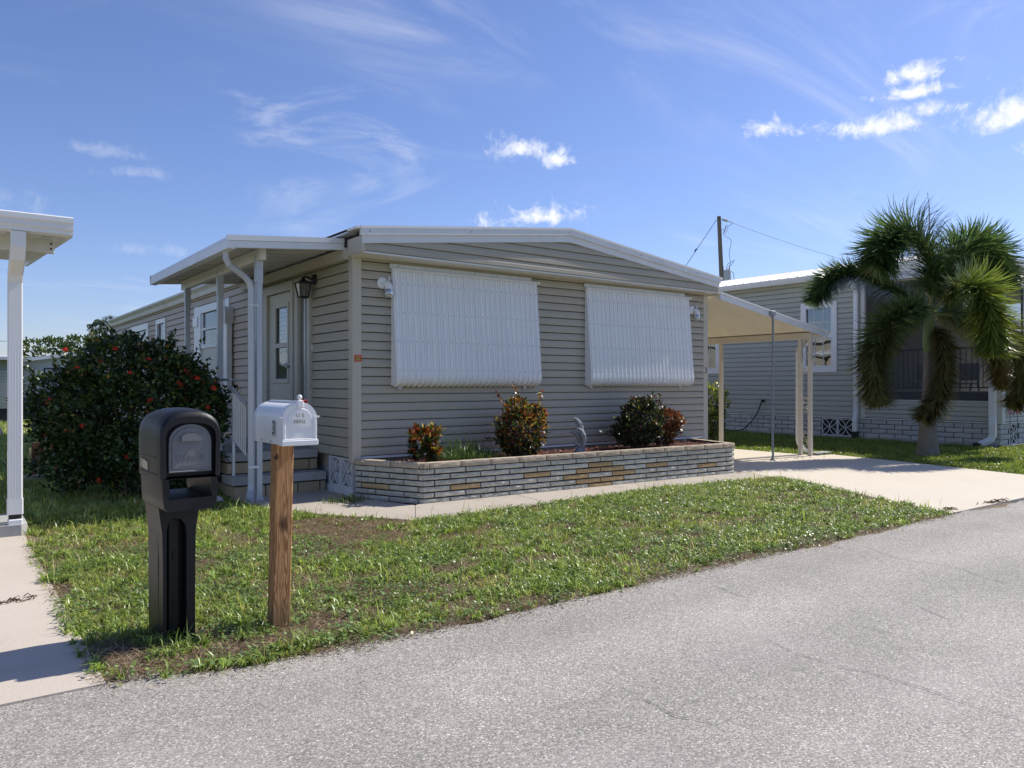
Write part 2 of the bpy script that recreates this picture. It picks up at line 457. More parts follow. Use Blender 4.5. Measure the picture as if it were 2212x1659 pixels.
M['room'] = material('porch_back_wall', (0.30, 0.27, 0.235), rough=0.7, vary=0.04)
M['pole_wood'] = material('utility_pole_wood', (0.155, 0.135, 0.105), rough=0.95, vary=0.2, vscale=3, fine=0.2, fscale=30)
M['transformer'] = material('transformer_grey', (0.42, 0.44, 0.45), rough=0.5, vary=0.04)
M['porcelain'] = material('insulator', (0.52, 0.49, 0.48), rough=0.3, vary=0.05)
M['cable'] = material('cable_grey', (0.10, 0.11, 0.13), rough=0.6, vary=0.05)
M['bin'] = material('bin_plastic', (0.035, 0.045, 0.062), rough=0.5, vary=0.05)
M['far_white'] = material('far_white_wall', (0.58, 0.60, 0.63), rough=0.6, vary=0.03, rand=0.02)
M['far_grey'] = material('far_grey_wall', (0.36, 0.37, 0.385), rough=0.6, vary=0.06)
M['stake_wood'] = material('stake_wood', (0.17, 0.10, 0.055), rough=0.8, vary=0.2, vscale=15)
M['pale_wood'] = material('pale_wood', (0.52, 0.40, 0.24), rough=0.8, vary=0.1, vscale=15)
M['hose'] = material('black_hose', (0.015, 0.016, 0.017), rough=0.5, vary=0.1)
M['drywood'] = material('dry_debris', (0.12, 0.075, 0.045), rough=0.9, vary=0.2, vscale=40)
M['flag'] = material('small_flag', (0.42, 0.20, 0.21), rough=0.8, vary=0.3, vscale=50)
M['flag_blue'] = material('small_flag_canton', (0.05, 0.06, 0.16), rough=0.8, vary=0.2, vscale=50)
M['furn'] = material('porch_furniture', (0.42, 0.41, 0.39), rough=0.6, vary=0.05)


# ------------------------------------------------------------------ mesh helpers
class MB:
    def __init__(self):
        self.v, self.f = [], []

    def add(self, vs, fs):
        o = len(self.v)
        self.v += [tuple(p) for p in vs]
        self.f += [tuple(i + o for i in q) for q in fs]
        return self

    def box(self, x0, x1, y0, y1, z0, z1):
        x0, x1 = min(x0, x1), max(x0, x1)
        y0, y1 = min(y0, y1), max(y0, y1)
        z0, z1 = min(z0, z1), max(z0, z1)
        return self.add([(x0, y0, z0), (x1, y0, z0), (x1, y1, z0), (x0, y1, z0), (x0, y0, z1), (x1, y0, z1), (x1, y1, z1), (x0, y1, z1)],
                        [(0, 3, 2, 1), (4, 5, 6, 7), (0, 1, 5, 4), (1, 2, 6, 5), (2, 3, 7, 6), (3, 0, 4, 7)])

    def cbox(self, x0, x1, y0, y1, z0, z1, c=0.004):
        """box with chamfered edges"""
        x0, x1 = min(x0, x1), max(x0, x1)
        y0, y1 = min(y0, y1), max(y0, y1)
        z0, z1 = min(z0, z1), max(z0, z1)
        c = min(c, (x1 - x0) * 0.45, (y1 - y0) * 0.45, (z1 - z0) * 0.45)
        vs, idx = [], {}
        for ix, x in enumerate((x0, x1)):
            for iy, y in enumerate((y0, y1)):
                for iz, z in enumerate((z0, z1)):
                    sx, sy, sz = (1, -1)[ix], (1, -1)[iy], (1, -1)[iz]
                    for ax in range(3):
                        p = [x + c * sx, y + c * sy, z + c * sz]
                        p[ax] = (x, y, z)[ax]
                        idx[(ix, iy, iz, ax)] = len(vs)
                        vs.append(tuple(p))
        fs = []
        for ax in range(3):
            b, d = [a for a in range(3) if a != ax]
            for s in (0, 1):
                q = []
                for (i, j) in ((0, 0), (1, 0), (1, 1), (0, 1)):
                    k = [0, 0, 0]
                    k[ax], k[b], k[d] = s, i, j
                    q.append(idx[tuple(k) + (ax,)])
                flip = (s == 0) != (ax == 1)
                fs.append(tuple(q[::-1]) if flip else tuple(q))
        for ax in range(3):              # edge chamfers along axis ax
            b, d = [a for a in range(3) if a != ax]
            for i in (0, 1):
                for j in (0, 1):
                    k0, k1 = [0, 0, 0], [0, 0, 0]
                    k0[b] = k1[b] = i
                    k0[d] = k1[d] = j
                    k1[ax] = 1
                    fs.append((idx[tuple(k0) + (b,)], idx[tuple(k1) + (b,)], idx[tuple(k1) + (d,)], idx[tuple(k0) + (d,)]))
        for k in [(i, j, l) for i in (0, 1) for j in (0, 1) for l in (0, 1)]:
            fs.append((idx[k + (0,)], idx[k + (1,)], idx[k + (2,)]))
        return self.add(vs, fs)

    def prism(self, poly, axis, a, b):
        """poly: 2-D outline; axis 'x','y','z' extruded from a to b"""
        def p3(p, t):
            if axis == 'x':
                return (t, p[0], p[1])
            if axis == 'y':
                return (p[0], t, p[1])
            return (p[0], p[1], t)
        n = len(poly)
        vs = [p3(p, a) for p in poly] + [p3(p, b) for p in poly]
        fs = [tuple(range(n - 1, -1, -1)), tuple(range(n, 2 * n))]
        fs += [(i, (i + 1) % n, n + (i + 1) % n, n + i) for i in range(n)]
        return self.add(vs, fs)

    def ring_sections(self, secs, cap=True, closed=True):
        """loft between equal-length loops of 3-D points"""
        n = len(secs[0])
        vs = [p for s in secs for p in s]
        fs = []
        for k in range(len(secs) - 1):
            for i in range(n if closed else n - 1):
                j = (i + 1) % n
                fs.append((k * n + i, k * n + j, (k + 1) * n + j, (k + 1) * n + i))
        if cap:
            fs.append(tuple(range(n - 1, -1, -1)))
            fs.append(tuple(range((len(secs) - 1) * n, len(secs) * n)))
        return self.add(vs, fs)

    def tube(self, pts, r, n=8, cap=True, flat=None):
        pts = [Vector(p) for p in pts]
        rs = r if hasattr(r, '__len__') else [r] * len(pts)
        secs = []
        ref = None
        for i, p in enumerate(pts):
            t = (pts[min(i + 1, len(pts) - 1)] - pts[max(i - 1, 0)]).normalized()
            if ref is None:
                ref = Vector((0, 0, 1)) if abs(t.z) < 0.9 else Vector((1, 0, 0))
                if flat is not None:
                    ref = Vector(flat)
            a = t.cross(ref)
            if a.length < 1e-5:
                a = t.orthogonal()
            a.normalize()
            b = a.cross(t).normalized()
            ref = b
            secs.append([tuple(p + (a * math.cos(2 * math.pi * k / n) + b * math.sin(2 * math.pi * k / n)) * rs[i]) for k in range(n)])
        return self.ring_sections(secs, cap)

    def rect_tube(self, pts, wa, wb, ref=(1, 0, 0), ch=0.2):
        """rectangular downspout section swept along a path; wa along ref"""
        pts = [Vector(p) for p in pts]
        secs = []
        ref = Vector(ref)
        for i, p in enumerate(pts):
            d0 = (pts[i] - pts[i - 1]).normalized() if i else (pts[1] - pts[0]).normalized()
            d1 = (pts[i + 1] - pts[i]).normalized() if i < len(pts) - 1 else d0
            t = (d0 + d1).normalized()
            k = 1.0 / max(math.sqrt(max((1 + d0.dot(d1)) / 2, 0.2)), 0.5)
            a = (ref - t * ref.dot(t)).normalized()
            b = t.cross(a).normalized()
            fa = 1.0
            c = ch
            prof = [(-1 + c, -1), (1 - c, -1), (1, -1 + c), (1, 1 - c), (1 - c, 1), (-1 + c, 1), (-1, 1 - c), (-1, -1 + c)]
            secs.append([tuple(p + a * (q[0] * wa / 2 * fa) + b * (q[1] * wb / 2 * k)) for q in prof])
        return self.ring_sections(secs, True)

    def disc(self, c, nrm, r, h=0.004, n=10):
        c, nrm = Vector(c), Vector(nrm).normalized()
        return self.tube([c, c + nrm * h], r, n)

    def sphere(self, c, r, n=10, m=6, sc=(1, 1, 1)):
        secs = []
        for i in range(1, m):
            th = math.pi * i / m
            secs.append([(c[0] + sc[0] * r * math.sin(th) * math.cos(2 * math.pi * k / n), c[1] + sc[1] * r * math.sin(th) * math.sin(2 * math.pi * k / n), c[2] + sc[2] * r * math.cos(th)) for k in range(n)])
        return self.ring_sections(secs[::-1], True)

    def mesh(self, name, off=(0, 0, 0), smooth=False):
        me = bpy.data.meshes.new(name)
        ox, oy, oz = off
        me.from_pydata([(x - ox, y - oy, z - oz) for (x, y, z) in self.v], [], self.f)
        if smooth:
            me.polygons.foreach_set('use_smooth', [True] * len(me.polygons))
            me.set_sharp_from_angle(angle=R(40))
        me.update()
        return me


class Thing:
    """an Empty at the base of a thing that parents its parts (meshes given in world coordinates)"""
    def __init__(self, name, label, cat, loc, group=None):
        self.e = bpy.data.objects.new(name, None)
        self.e.empty_display_size = 0.1
        COL.objects.link(self.e)
        self.loc = tuple(loc)
        self.e.location = loc
        self.e['label'] = label
        self.e['category'] = cat
        if group:
            self.e['group'] = group

    def part(self, name, mb, mat, parent=None, smooth=False, label=None, kind=None):
        me = mb.mesh(name, self.loc, smooth) if isinstance(mb, MB) else mb
        me.materials.clear()
        me.materials.append(M[mat] if isinstance(mat, str) else mat)
        o = bpy.data.objects.new(name, me)
        COL.objects.link(o)
        o.parent = parent or self.e
        if label:
            o['label'] = label
        if kind:
            o['kind'] = kind
        return o

    def inst(self, name, me, loc, rot=(0, 0, 0), parent=None, scale=(1, 1, 1)):
        o = bpy.data.objects.new(name, me)
        COL.objects.link(o)
        o.parent = parent or self.e
        o.location = tuple(a - b for a, b in zip(loc, self.loc))
        o.rotation_euler = rot
        o.scale = scale
        return o


def single(name, mb, mat, label, cat, base=(0, 0, 0), group=None, kind=None, smooth=False):
    me = mb.mesh(name, base, smooth) if isinstance(mb, MB) else mb
    me.materials.append(M[mat] if isinstance(mat, str) else mat)
    o = bpy.data.objects.new(name, me)
    COL.objects.link(o)
    o.location = base
    if label:
        o['label'] = label
    if cat:
        o['category'] = cat
    if group:
        o['group'] = group
    if kind:
        o['kind'] = kind
    return o


def structure(name, mb, mat):
    return single(name, mb, mat, None, None, kind='structure')


def child_mesh(name, mb, mat, parent):
    me = mb.mesh(name, tuple(parent.location))
    me.materials.append(M[mat])
    o = bpy.data.objects.new(name, me)
    COL.objects.link(o)
    o.parent = parent
    return o


def text_mesh(txt, size, extrude, matrix, spacing=1.0, align='CENTER'):
    cu = bpy.data.curves.new('lettering', 'FONT')
    cu.body = txt
    cu.size = size
    cu.extrude = extrude
    cu.align_x = align
    cu.align_y = 'CENTER'
    cu.space_character = spacing
    cu.resolution_u = 3
    o = bpy.data.objects.new('lettering', cu)
    COL.objects.link(o)
    dg = bpy.context.evaluated_depsgraph_get()
    me = bpy.data.meshes.new_from_object(o.evaluated_get(dg))
    bpy.data.objects.remove(o)
    bpy.data.curves.remove(cu)
    me.transform(matrix)
    return me


def arrays_mesh(name, verts, tris, cols=None):
    me = bpy.data.meshes.new(name)
    nv, nt = len(verts), len(tris)
    me.vertices.add(nv)
    me.vertices.foreach_set('co', np.asarray(verts, np.float32).ravel())
    me.loops.add(nt * 3)
    me.loops.foreach_set('vertex_index', np.asarray(tris, np.int32).ravel())
    me.polygons.add(nt)
    me.polygons.foreach_set('loop_start', np.arange(0, nt * 3, 3, dtype=np.int32))
    me.polygons.foreach_set('loop_total', np.full(nt, 3, np.int32))
    if cols is not None:
        at = me.color_attributes.new('Col', 'FLOAT_COLOR', 'POINT')
        c4 = np.ones((nv, 4), np.float32)
        c4[:, :3] = cols
        at.data.foreach_set('color', c4.ravel())
    me.update(calc_edges=True)
    me.validate()
    return me


def norm(a):
    return a / np.maximum(np.linalg.norm(a, axis=1, keepdims=True), 1e-9)


def blades(pos, L, W, lean, cols, tipcol=1.25, curl=0.5):
    """grass blades: 5 verts, 3 tris each"""
    n = len(pos)
    ph = NP.uniform(0, 2 * np.pi, n)
    d = np.stack([np.cos(ph), np.sin(ph), np.zeros(n)], 1)
    tw = ph + np.pi / 2 + NP.normal(0, 0.5, n)
    p = np.stack([np.cos(tw), np.sin(tw), np.zeros(n)], 1)
    up = np.array([0, 0, 1.0])
    Lc = L[:, None]
    l1 = (lean * (1 - curl))[:, None]
    l2 = (lean * (1 + curl))[:, None]
    mid = pos + (d * np.sin(l1) + up * np.cos(l1)) * Lc * 0.52
    tip = mid + (d * np.sin(l2) + up * np.cos(l2)) * Lc * 0.52
    tip[:, 2] = np.maximum(tip[:, 2], pos[:, 2] + 0.006)
    h = p * (W / 2)[:, None]
    V = np.stack([pos - h, pos + h, mid - h * 0.85, mid + h * 0.85, tip], 1).reshape(-1, 3)
    b = (np.arange(n) * 5)[:, None]
    T = np.concatenate([b + np.array([[0, 1, 3]]), b + np.array([[0, 3, 2]]), b + np.array([[2, 3, 4]])], 0)
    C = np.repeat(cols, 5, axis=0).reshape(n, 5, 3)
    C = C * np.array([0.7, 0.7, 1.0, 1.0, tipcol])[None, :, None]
    return V, T, C.reshape(-1, 3)


def leaves(pos, dr, nr, L, W, cols, bend=0.15):
    """oval leaves: 6 verts, 4 tris each"""
    n = len(pos)
    dr = norm(dr)
    sd = norm(np.cross(dr, nr))
    nr = norm(np.cross(sd, dr))
    Lc, Wc = L[:, None], W[:, None]
    b0 = pos
    m1 = pos + dr * Lc * 0.36 + nr * Lc * bend * 0.35
    m2 = pos + dr * Lc * 0.74 + nr * Lc * bend * 0.1
    tp = pos + dr * Lc - nr * Lc * bend * 0.6
    V = np.stack([b0, m1 - sd * Wc * 0.5, m1 + sd * Wc * 0.5, m2 - sd * Wc * 0.42, m2 + sd * Wc * 0.42, tp], 1).reshape(-1, 3)
    b = (np.arange(n) * 6)[:, None]
    T = np.concatenate([b + np.array([[0, 2, 1]]), b + np.array([[1, 2, 4]]), b + np.array([[1, 4, 3]]), b + np.array([[3, 4, 5]])], 0)
    C = np.repeat(cols, 6, axis=0)
    return V, T, C


def merge(parts):
    V, T, C, o = [], [], [], 0
    for v, t, c in parts:
        V.append(v)
        T.append(t + o)
        C.append(c)
        o += len(v)
    return np.concatenate(V), np.concatenate(T), np.concatenate(C)


def vnoise(x, y, s, seed=0):
    """cheap smooth value noise"""
    g = np.random.default_rng(seed).random((64, 64))
    xs, ys = x * s + 17.3, y * s + 9.1
    xi, yi = np.floor(xs).astype(int), np.floor(ys).astype(int)
    fx, fy = xs - xi, ys - yi
    fx, fy = fx * fx * (3 - 2 * fx), fy * fy * (3 - 2 * fy)
    a, b = g[xi % 64, yi % 64], g[(xi + 1) % 64, yi % 64]
    c, d = g[xi % 64, (yi + 1) % 64], g[(xi + 1) % 64, (yi + 1) % 64]
    return (a * (1 - fx) + b * fx) * (1 - fy) + (c * (1 - fx) + d * fx) * fy


def catmull(pts, n):
    P = [Vector(p) for p in pts]
    P = [P[0] * 2 - P[1]] + P + [P[-1] * 2 - P[-2]]
    out = []
    m = len(P) - 3
    for i in range(n):
        t = i / (n - 1) * m
        k = min(int(t), m - 1)
        t -= k
        a, b, c, d = P[k:k + 4]
        out.append(0.5 * ((2 * b) + (c - a) * t + (2 * a - 5 * b + 4 * c - d) * t * t + (3 * b - a - 3 * c + d) * t ** 3))
    return out


# ------------------------------------------------------------------ ground, road, pavings
structure('ground', MB().add([(-700, -700, -0.03), (700, -700, -0.03), (700, 700, -0.03), (-700, 700, -0.03)], [(0, 1, 2, 3)]), 'far_grass')
ROAD_Y = -5.16


def road_edge(x):
    if x < -3.3:
        return -4.9
    return ROAD_Y + 0.05 * math.sin(x * 1.7 + 0.4) + 0.035 * math.sin(x * 5.1) + 0.02 * math.sin(x * 13.3 + 1)


xs = [-250, -120, -60, -30, -15] + [-9 + 0.12 * i for i in range(190)] + [14, 20, 30, 60, 120, 250]
mb = MB()
mb.add([(x, road_edge(x), 0.0) for x in xs] + [(x, -11.8, -0.012) for x in xs], [(i + len(xs), i + 1 + len(xs), i + 1, i) for i in range(len(xs) - 1)])
road = structure('road', mb, 'asphalt')
cracks = [[(-1.60, -6.50), (-1.63, -6.64), (-1.625, -6.74), (-1.645, -6.86), (-1.6, -6.94), (-1.56, -7.05)],
          [(-0.42, -6.40), (-0.45, -6.51), (-0.5, -6.65), (-0.515, -6.78), (-0.505, -6.91), (-0.515, -7.0), (-0.47, -7.07), (-0.465, -7.2), (-0.455, -7.29), (-0.45, -7.38), (-0.462, -7.46), (-0.47, -7.54), (-0.466, -7.65), (-0.45, -7.9)],
          [(0.26, -5.5), (0.25, -5.59), (0.2, -5.73), (0.18, -5.9)],
          [(0.92, -6.65), (0.88, -6.73), (0.82, -6.85), (0.75, -6.98)], [(0.2, -6.6), (0.23, -6.77), (0.24, -6.95)],
          [(2.4, -5.5), (2.2, -5.9), (2.25, -6.3), (2.05, -6.7), (2.1, -7.3)]]
for c in cracks:
    pts = catmull([(x, y, 0) for x, y in c], 6 * len(c))
    mb = MB()
    vs = []
    for i, p in enumerate(pts):
        a = pts[max(i - 1, 0)]
        b = pts[min(i + 1, len(pts) - 1)]
        t = (b - a).normalized()
        sde = Vector((-t.y, t.x, 0))
        wd = 0.0022 * (0.5 + random.random()) * math.sin(math.pi * (i + 0.5) / len(pts)) ** 0.5
        j = random.uniform(-0.0015, 0.0015)
        vs += [tuple(p + sde * (wd + j) + Vector((0, 0, 0.003))), tuple(p + sde * (j - wd) + Vector((0, 0, 0.003)))]
    mb.add(vs, [(2 * i, 2 * i + 1, 2 * i + 3, 2 * i + 2) for i in range(len(pts) - 1)])
    child_mesh('crack', mb, 'crack', road)

# lawn soil (front and side lawns) as gently uneven sheet
gx, gy = np.arange(-3.8, 6.6, 0.2), np.arange(-5.5, 1.2, 0.2)
mb = MB()
vs = []
for yy in gy:
    for xx in gx:
        vs.append((xx, yy, -0.006 - 0.012 * float(vnoise(np.array([xx]), np.array([yy]), 1.3, 3)[0])))
nx = len(gx)
mb.add(vs, [(j * nx + i, j * nx + i + 1, (j + 1) * nx + i + 1, (j + 1) * nx + i) for j in range(len(gy) - 1) for i in range(nx - 1)])
structure('lawn_ground', mb, 'soil')


def slab(poly, z1, z0=-0.1):
    b = MB()
    b.prism(poly, 'z', z0, z1)
    return b


drv_poly = [(6.47, -0.245), (6.52, -0.95), (6.16, -1.98), (5.6, -3.4), (4.95, -4.86), (4.85, -5.11), (9.25, -5.10), (9.66, -4.1), (10.2, -1.9), (10.5, -0.27), (10.05, -0.245)]
structure('driveway', slab(drv_poly, 0.012), 'drive')
structure('carport_floor', slab([(6.9, -0.25), (10.05, -0.25), (10.05, 7.0), (6.9, 7.0)], 0.006), 'drive')
wk = structure('walkway', MB().add([(-1.2, 0.8, -0.02), (6.5, 0.8, -0.02), (6.5, -1.2, -0.02), (-0.5, -1.2, -0.02)], [(3, 2, 1, 0)]), 'walk')
g_ = 0.007
slabs = [[(-1.32, 0.86), (-1.20, -0.2), (-0.82, -1.05), (-0.19, -1.95), (0.30, -1.06), (0.0, -0.02), (-0.02, 0.86)],
         [(0.30 + g_, -1.06), (-0.19 + g_, -1.95), (1.70 - g_, -1.88), (1.82 - g_, -1.0), (0.4, -1.0)],
         [(1.82 + g_, -1.0), (1.70 + g_, -1.88), (3.75 - g_, -1.75), (3.85 - g_, -1.0)],
         [(3.85 + g_, -1.0), (3.75 + g_, -1.75), (5.25 - g_, -1.80), (5.35 - g_, -1.0)],
         [(5.35 + g_, -1.0), (5.25 + g_, -1.80), (6.14 - g_, -1.98), (6.5 - g_, -0.97), (6.3, -0.9)]]
for s in slabs:
    child_mesh('slab', slab(s[::-1], 0.014), 'walk', wk)
ld = structure('neighbour_driveway', slab([(-7.5, -5.00), (-3.60, -4.98), (-3.60, -0.05), (-7.5, -0.05)], 0.010), 'drive_l')
structure('side_path', slab([(-6.2, -0.05), (-4.05, -0.05), (-3.95, 12), (-6.2, 12)], 0.008), 'drive_l')

# ------------------------------------------------------------------ wall cladding
def profile_dutch(t):
    if t < 0.58:
        return 0.021 - 0.003 * t
    if t < 0.92:
        return 0.0193 - 0.0135 * (t - 0.58) / 0.34
    return 0.0058 - 0.002 * (t - 0.92) / 0.08


def profile_clap(t):
    return 0.021 - 0.017 * t


def siding(thing, parent, pt, a0, a1, z0, z1, ex, mat, openings=(), prof=profile_dutch, joints=4.0, lim=None):
    """courses of vinyl siding, every board an object; openings = (a_lo, a_hi, z_lo, z_hi); lim(z) -> (a_lo, a_hi) for gables"""
    ts = (0.0, 0.56, 0.60, 0.70, 0.82, 0.92, 1.0) if prof is profile_dutch else (0.0, 1.0)
    k, z = 0, z0
    while z < z1 - 0.01:
        zt = min(z + ex, z1)
        cuts = sorted({z, zt} | {q for o in openings for q in (o[2], o[3]) if z + 0.004 < q < zt - 0.004})
        for za, zb in zip(cuts[:-1], cuts[1:]):
            zm = (za + zb) / 2
            iv = [(a0, a1)]
            if lim:
                iv = [(max(a0, lim(zm)[0]), min(a1, lim(zm)[1]))]
            for o in openings:
                if o[2] <= zm <= o[3]:
                    nw = []
                    for p, q in iv:
                        if o[1] <= p or o[0] >= q:
                            nw.append((p, q))
                        else:
                            if o[0] > p + 0.005:
                                nw.append((p, o[0]))
                            if o[1] < q - 0.005:
                                nw.append((o[1], q))
                    iv = nw
            for p, q in iv:
                if q - p < 0.02:
                    continue
                js = [p]
                if q - p > joints * 0.9:
                    j = p + random.uniform(0.35, 0.65) * joints
                    while j < q - 0.6:
                        js.append(j)
                        j += joints * random.uniform(0.85, 1.1)
                js.append(q)
                for i, (b, c) in enumerate(zip(js[:-1], js[1:])):
                    lift = 0.0012 * (i % 2) + random.uniform(0, 0.0005)
                    tt = [t for t in ts if za <= z + t * ex <= zb]
                    lo, hi = max((za - z) / ex, 0.10), (zb - z) / ex   # shadow gap under each board
                    tt = sorted(set([round(lo, 4), round(hi, 4)] + [t for t in tt if lo + 0.01 < t < hi - 0.01]))
                    vs, fs = [], []
                    ends = []
                    for t in tt:
                        zz = z + t * ex
                        if lim:
                            l0, l1 = lim(zz)
                            bb, cc = max(b, l0), min(c, l1)
                        else:
                            bb, cc = b, c
                        ends.append((bb, cc, zz, prof(t) + lift))
                    b0, c0, zz, oo = ends[0]
                    vs += [pt(b0, -0.035, zz), pt(c0, -0.035, zz)]
                    for (bb, cc, zz, oo) in ends:
                        vs += [pt(bb, oo, zz), pt(cc, oo, zz)]
                    bb, cc, zz, oo = ends[-1]
                    vs += [pt(bb, -0.035, zz), pt(cc, -0.035, zz)]
                    fs = [(2 * i2, 2 * i2 + 1, 2 * i2 + 3, 2 * i2 + 2) for i2 in range(len(ends) + 1)]
                    thing.part('siding_board', MB().add(vs, fs), mat, parent)
        z += ex
        k += 1


def front(c):
    return lambda a, o, z: (a, c - o, z)


def sidewall(c):
    return lambda a, o, z: (c - o, a, z)


# ------------------------------------------------------------------ the home
HL = 17.0
W_ = 6.88
home = Thing('mobile_home', 'taupe vinyl clad mobile home with low white gable roof behind the brick planter', 'house', (0, 0, 0))
core = home.part('wall', MB().box(0.09, W_ - 0.03, 0.09, HL - 0.02, 0.30, 3.22), 'siding_trim')
skirt = home.part('skirt', MB().box(0.14, W_ - 0.1, 0.16, HL - 0.1, -0.05, 0.52), 'mortar')
siding(home, core, front(0.0), 0.09, W_ - 0.09, 0.525, 3.11, 0.1143, 'siding')
home.part('starter_strip', MB().cbox(0.09, W_ - 0.1, -0.014, 0.02, 0.492, 0.524), 'white', core)
# side wall with its openings
ops = [(1.36, 1.94, 0.95, 3.0), (2.0, 3.31, 0.60, 3.0), (3.36, 3.90, 0.95, 3.0), (5.50, 7.32, 1.02, 3.03), (10.24, 11.2, 2.0, 3.02), (12.1, 14.4, 1.7, 3.02)]
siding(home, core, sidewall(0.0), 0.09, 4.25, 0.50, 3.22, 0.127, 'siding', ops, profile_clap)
siding(home, core, sidewall(0.0), 4.252, HL - 0.05, 0.50, 3.22, 0.127, 'siding_bounce', ops, profile_clap)
home.part('corner_post', MB().cbox(-0.026, 0.10, -0.028, 0.10, 0.45, 3.16, 0.006), 'siding_trim')
home.part('corner_post', MB().cbox(W_ - 0.10, W_ + 0.026, -0.026, 0.10, 0.45, 3.16, 0.006), 'siding_trim')
home.part('corner_post', MB().cbox(-0.024, 0.06, HL - 0.07, HL + 0.02, 0.45, 3.2, 0.006), 'white')
# gable that overhangs the front wall (its face is slightly skew to the wall below)
GA, GB = (-0.06, -0.375), (6.93, -0.215)


def gpt(a, o, z):
    f = (a - GA[0]) / (GB[0] - GA[0])
    return (a, GA[1] + (GB[1] - GA[1]) * f - o, z)


RX = 3.36


def rake(x, zl, zr, zg):
    return zl + (zg - zl) * (x - GA[0]) / (RX - GA[0]) if x < RX else zg + (zr - zg) * (x - RX) / (GB[0] - RX)


def glim(z):
    # x-range in which the gable face reaches up to height z
    zl, zr, zg = 3.27, 3.25, 3.66
    if z <= zr:
        return (GA[0], GB[0])
    return (GA[0] + max(z - zl, 0) / (zg - zl) * (RX - GA[0]), GB[0] - max(z - zr, 0) / (zg - zr) * (GB[0] - RX))


gab = home.part('gable', MB().add([gpt(GA[0], -0.012, 3.10), gpt(GB[0], -0.012, 3.10), gpt(GB[0], -0.012, 3.28), gpt(RX, -0.012, 3.70), gpt(GA[0], -0.012, 3.3)], [(0, 1, 2, 3, 4)]), 'siding')
siding(home, gab, gpt, GA[0], GB[0], 3.105, 3.66, 0.1143, 'siding', (), profile_dutch, 3.6, glim)
mb = MB()
for (xa, xb) in ((GA[0], GB[0]),):
    a0_, b0_ = gpt(xa, 0.018, 0), gpt(xb, 0.018, 0)
    mb.add([(a0_[0], a0_[1], 3.085), (b0_[0], b0_[1], 3.085), (b0_[0], 0.0, 3.085), (a0_[0], 0.0, 3.085), (a0_[0], a0_[1], 3.108), (b0_[0], b0_[1], 3.108), (b0_[0], 0.0, 3.108), (a0_[0], 0.0, 3.108)],
           [(0, 3, 2, 1), (4, 5, 6, 7), (0, 1, 5, 4), (1, 2, 6, 5), (2, 3, 7, 6), (3, 0, 4, 7)])
home.part('soffit', mb, 'cream')
mb = MB()
mb.cbox(-0.075, -0.03, -0.40, 0.02, 3.09, 3.30, 0.004)
home.part('gable_return', mb, 'siding_trim')
mb = MB().cbox(GB[0] - 0.02, GB[0] + 0.03, -0.24, 0.02, 3.09, 3.30, 0.004)
home.part('gable_return', mb, 'siding_trim')


def rake_board(name, out, zl, zr, zg, th, mat, dx=0.0, depth=0.05):
    """white metal trim following both roof slopes on the gable front"""
    for (xa, xb) in ((GA[0] - dx, RX), (RX, GB[0] + dx)):
        za, zb = rake(xa, zl, zr, zg), rake(xb, zl, zr, zg)
        pa, pb = gpt(xa, out, 0), gpt(xb, out, 0)
        vs = [(pa[0], pa[1], za - th), (pb[0], pb[1], zb - th), (pb[0], pb[1] + depth, zb - th), (pa[0], pa[1] + depth, za - th),
              (pa[0], pa[1], za), (pb[0], pb[1], zb), (pb[0], pb[1] + depth, zb), (pa[0], pa[1] + depth, za)]
        home.part(name, MB().add(vs, [(0, 3, 2, 1), (4, 5, 6, 7), (0, 1, 5, 4), (1, 2, 6, 5), (2, 3, 7, 6), (3, 0, 4, 7)]), mat)


rake_board('rake_trim', 0.030, 3.305, 3.285, 3.70, 0.105, 'white', 0.012)
rake_board('roof_edge', 0.055, 3.385, 3.345, 3.775, 0.085, 'white', 0.03, 0.06)
rake_board('drip_edge', 0.062, 3.412, 3.372, 3.803, 0.03, 'roof_white', 0.04, 0.14)
# roof planes
mb = MB()
for (xa, xb, za, zb) in ((-0.16, RX, 3.40, 3.79), (RX, GB[0] + 0.10, 3.79, 3.365)):
    ya, yb = gpt(xa, 0.05, 0)[1], gpt(xb, 0.05, 0)[1]
    vs = [(xa, ya, za), (xb, yb, zb), (xb, HL + 0.15, zb), (xa, HL + 0.15, za)]
    mb.add(vs + [(x, y, z - 0.03) for x, y, z in vs], [(0, 1, 2, 3), (7, 6, 5, 4), (0, 4, 5, 1), (1, 5, 6, 2), (2, 6, 7, 3), (3, 7, 4, 0)])
roof = home.part('roof', mb, 'roof_white')
mb = MB()
mb.prism([(-0.165, 3.40), (-0.17, 3.36), (-0.13, 3.33), (-0.10, 3.30), (-0.08, 3.215), (-0.02, 3.215), (-0.02, 3.41), (-0.12, 3.43)], 'y', 4.30, HL + 0.15)
home.part('eave_fascia', mb, 'cream')
home.part('eave_fascia', MB().cbox(W_ + 0.03, W_ + 0.10, -0.2, HL, 3.14, 3.345), 'cream')
mb = MB().cbox(-0.10, -0.028, 0.02, 4.30, 3.06, 3.20)
home.part('porch_ledger', mb, 'siding_trim')
home.part('roof_flashing', MB().box(-0.16, -0.03, -0.16, 1.1, 3.345, 3.395), 'alu')
# fascia screws
for x in (0.02, 1.55, 3.32, 4.9, 6.3):
    p = gpt(x, 0.056, rake(x, 3.345, 3.305, 3.735))
    home.part('fascia_screw', MB().disc(p, (0, -1, 0), 0.009, 0.006, 8), 'rivet')


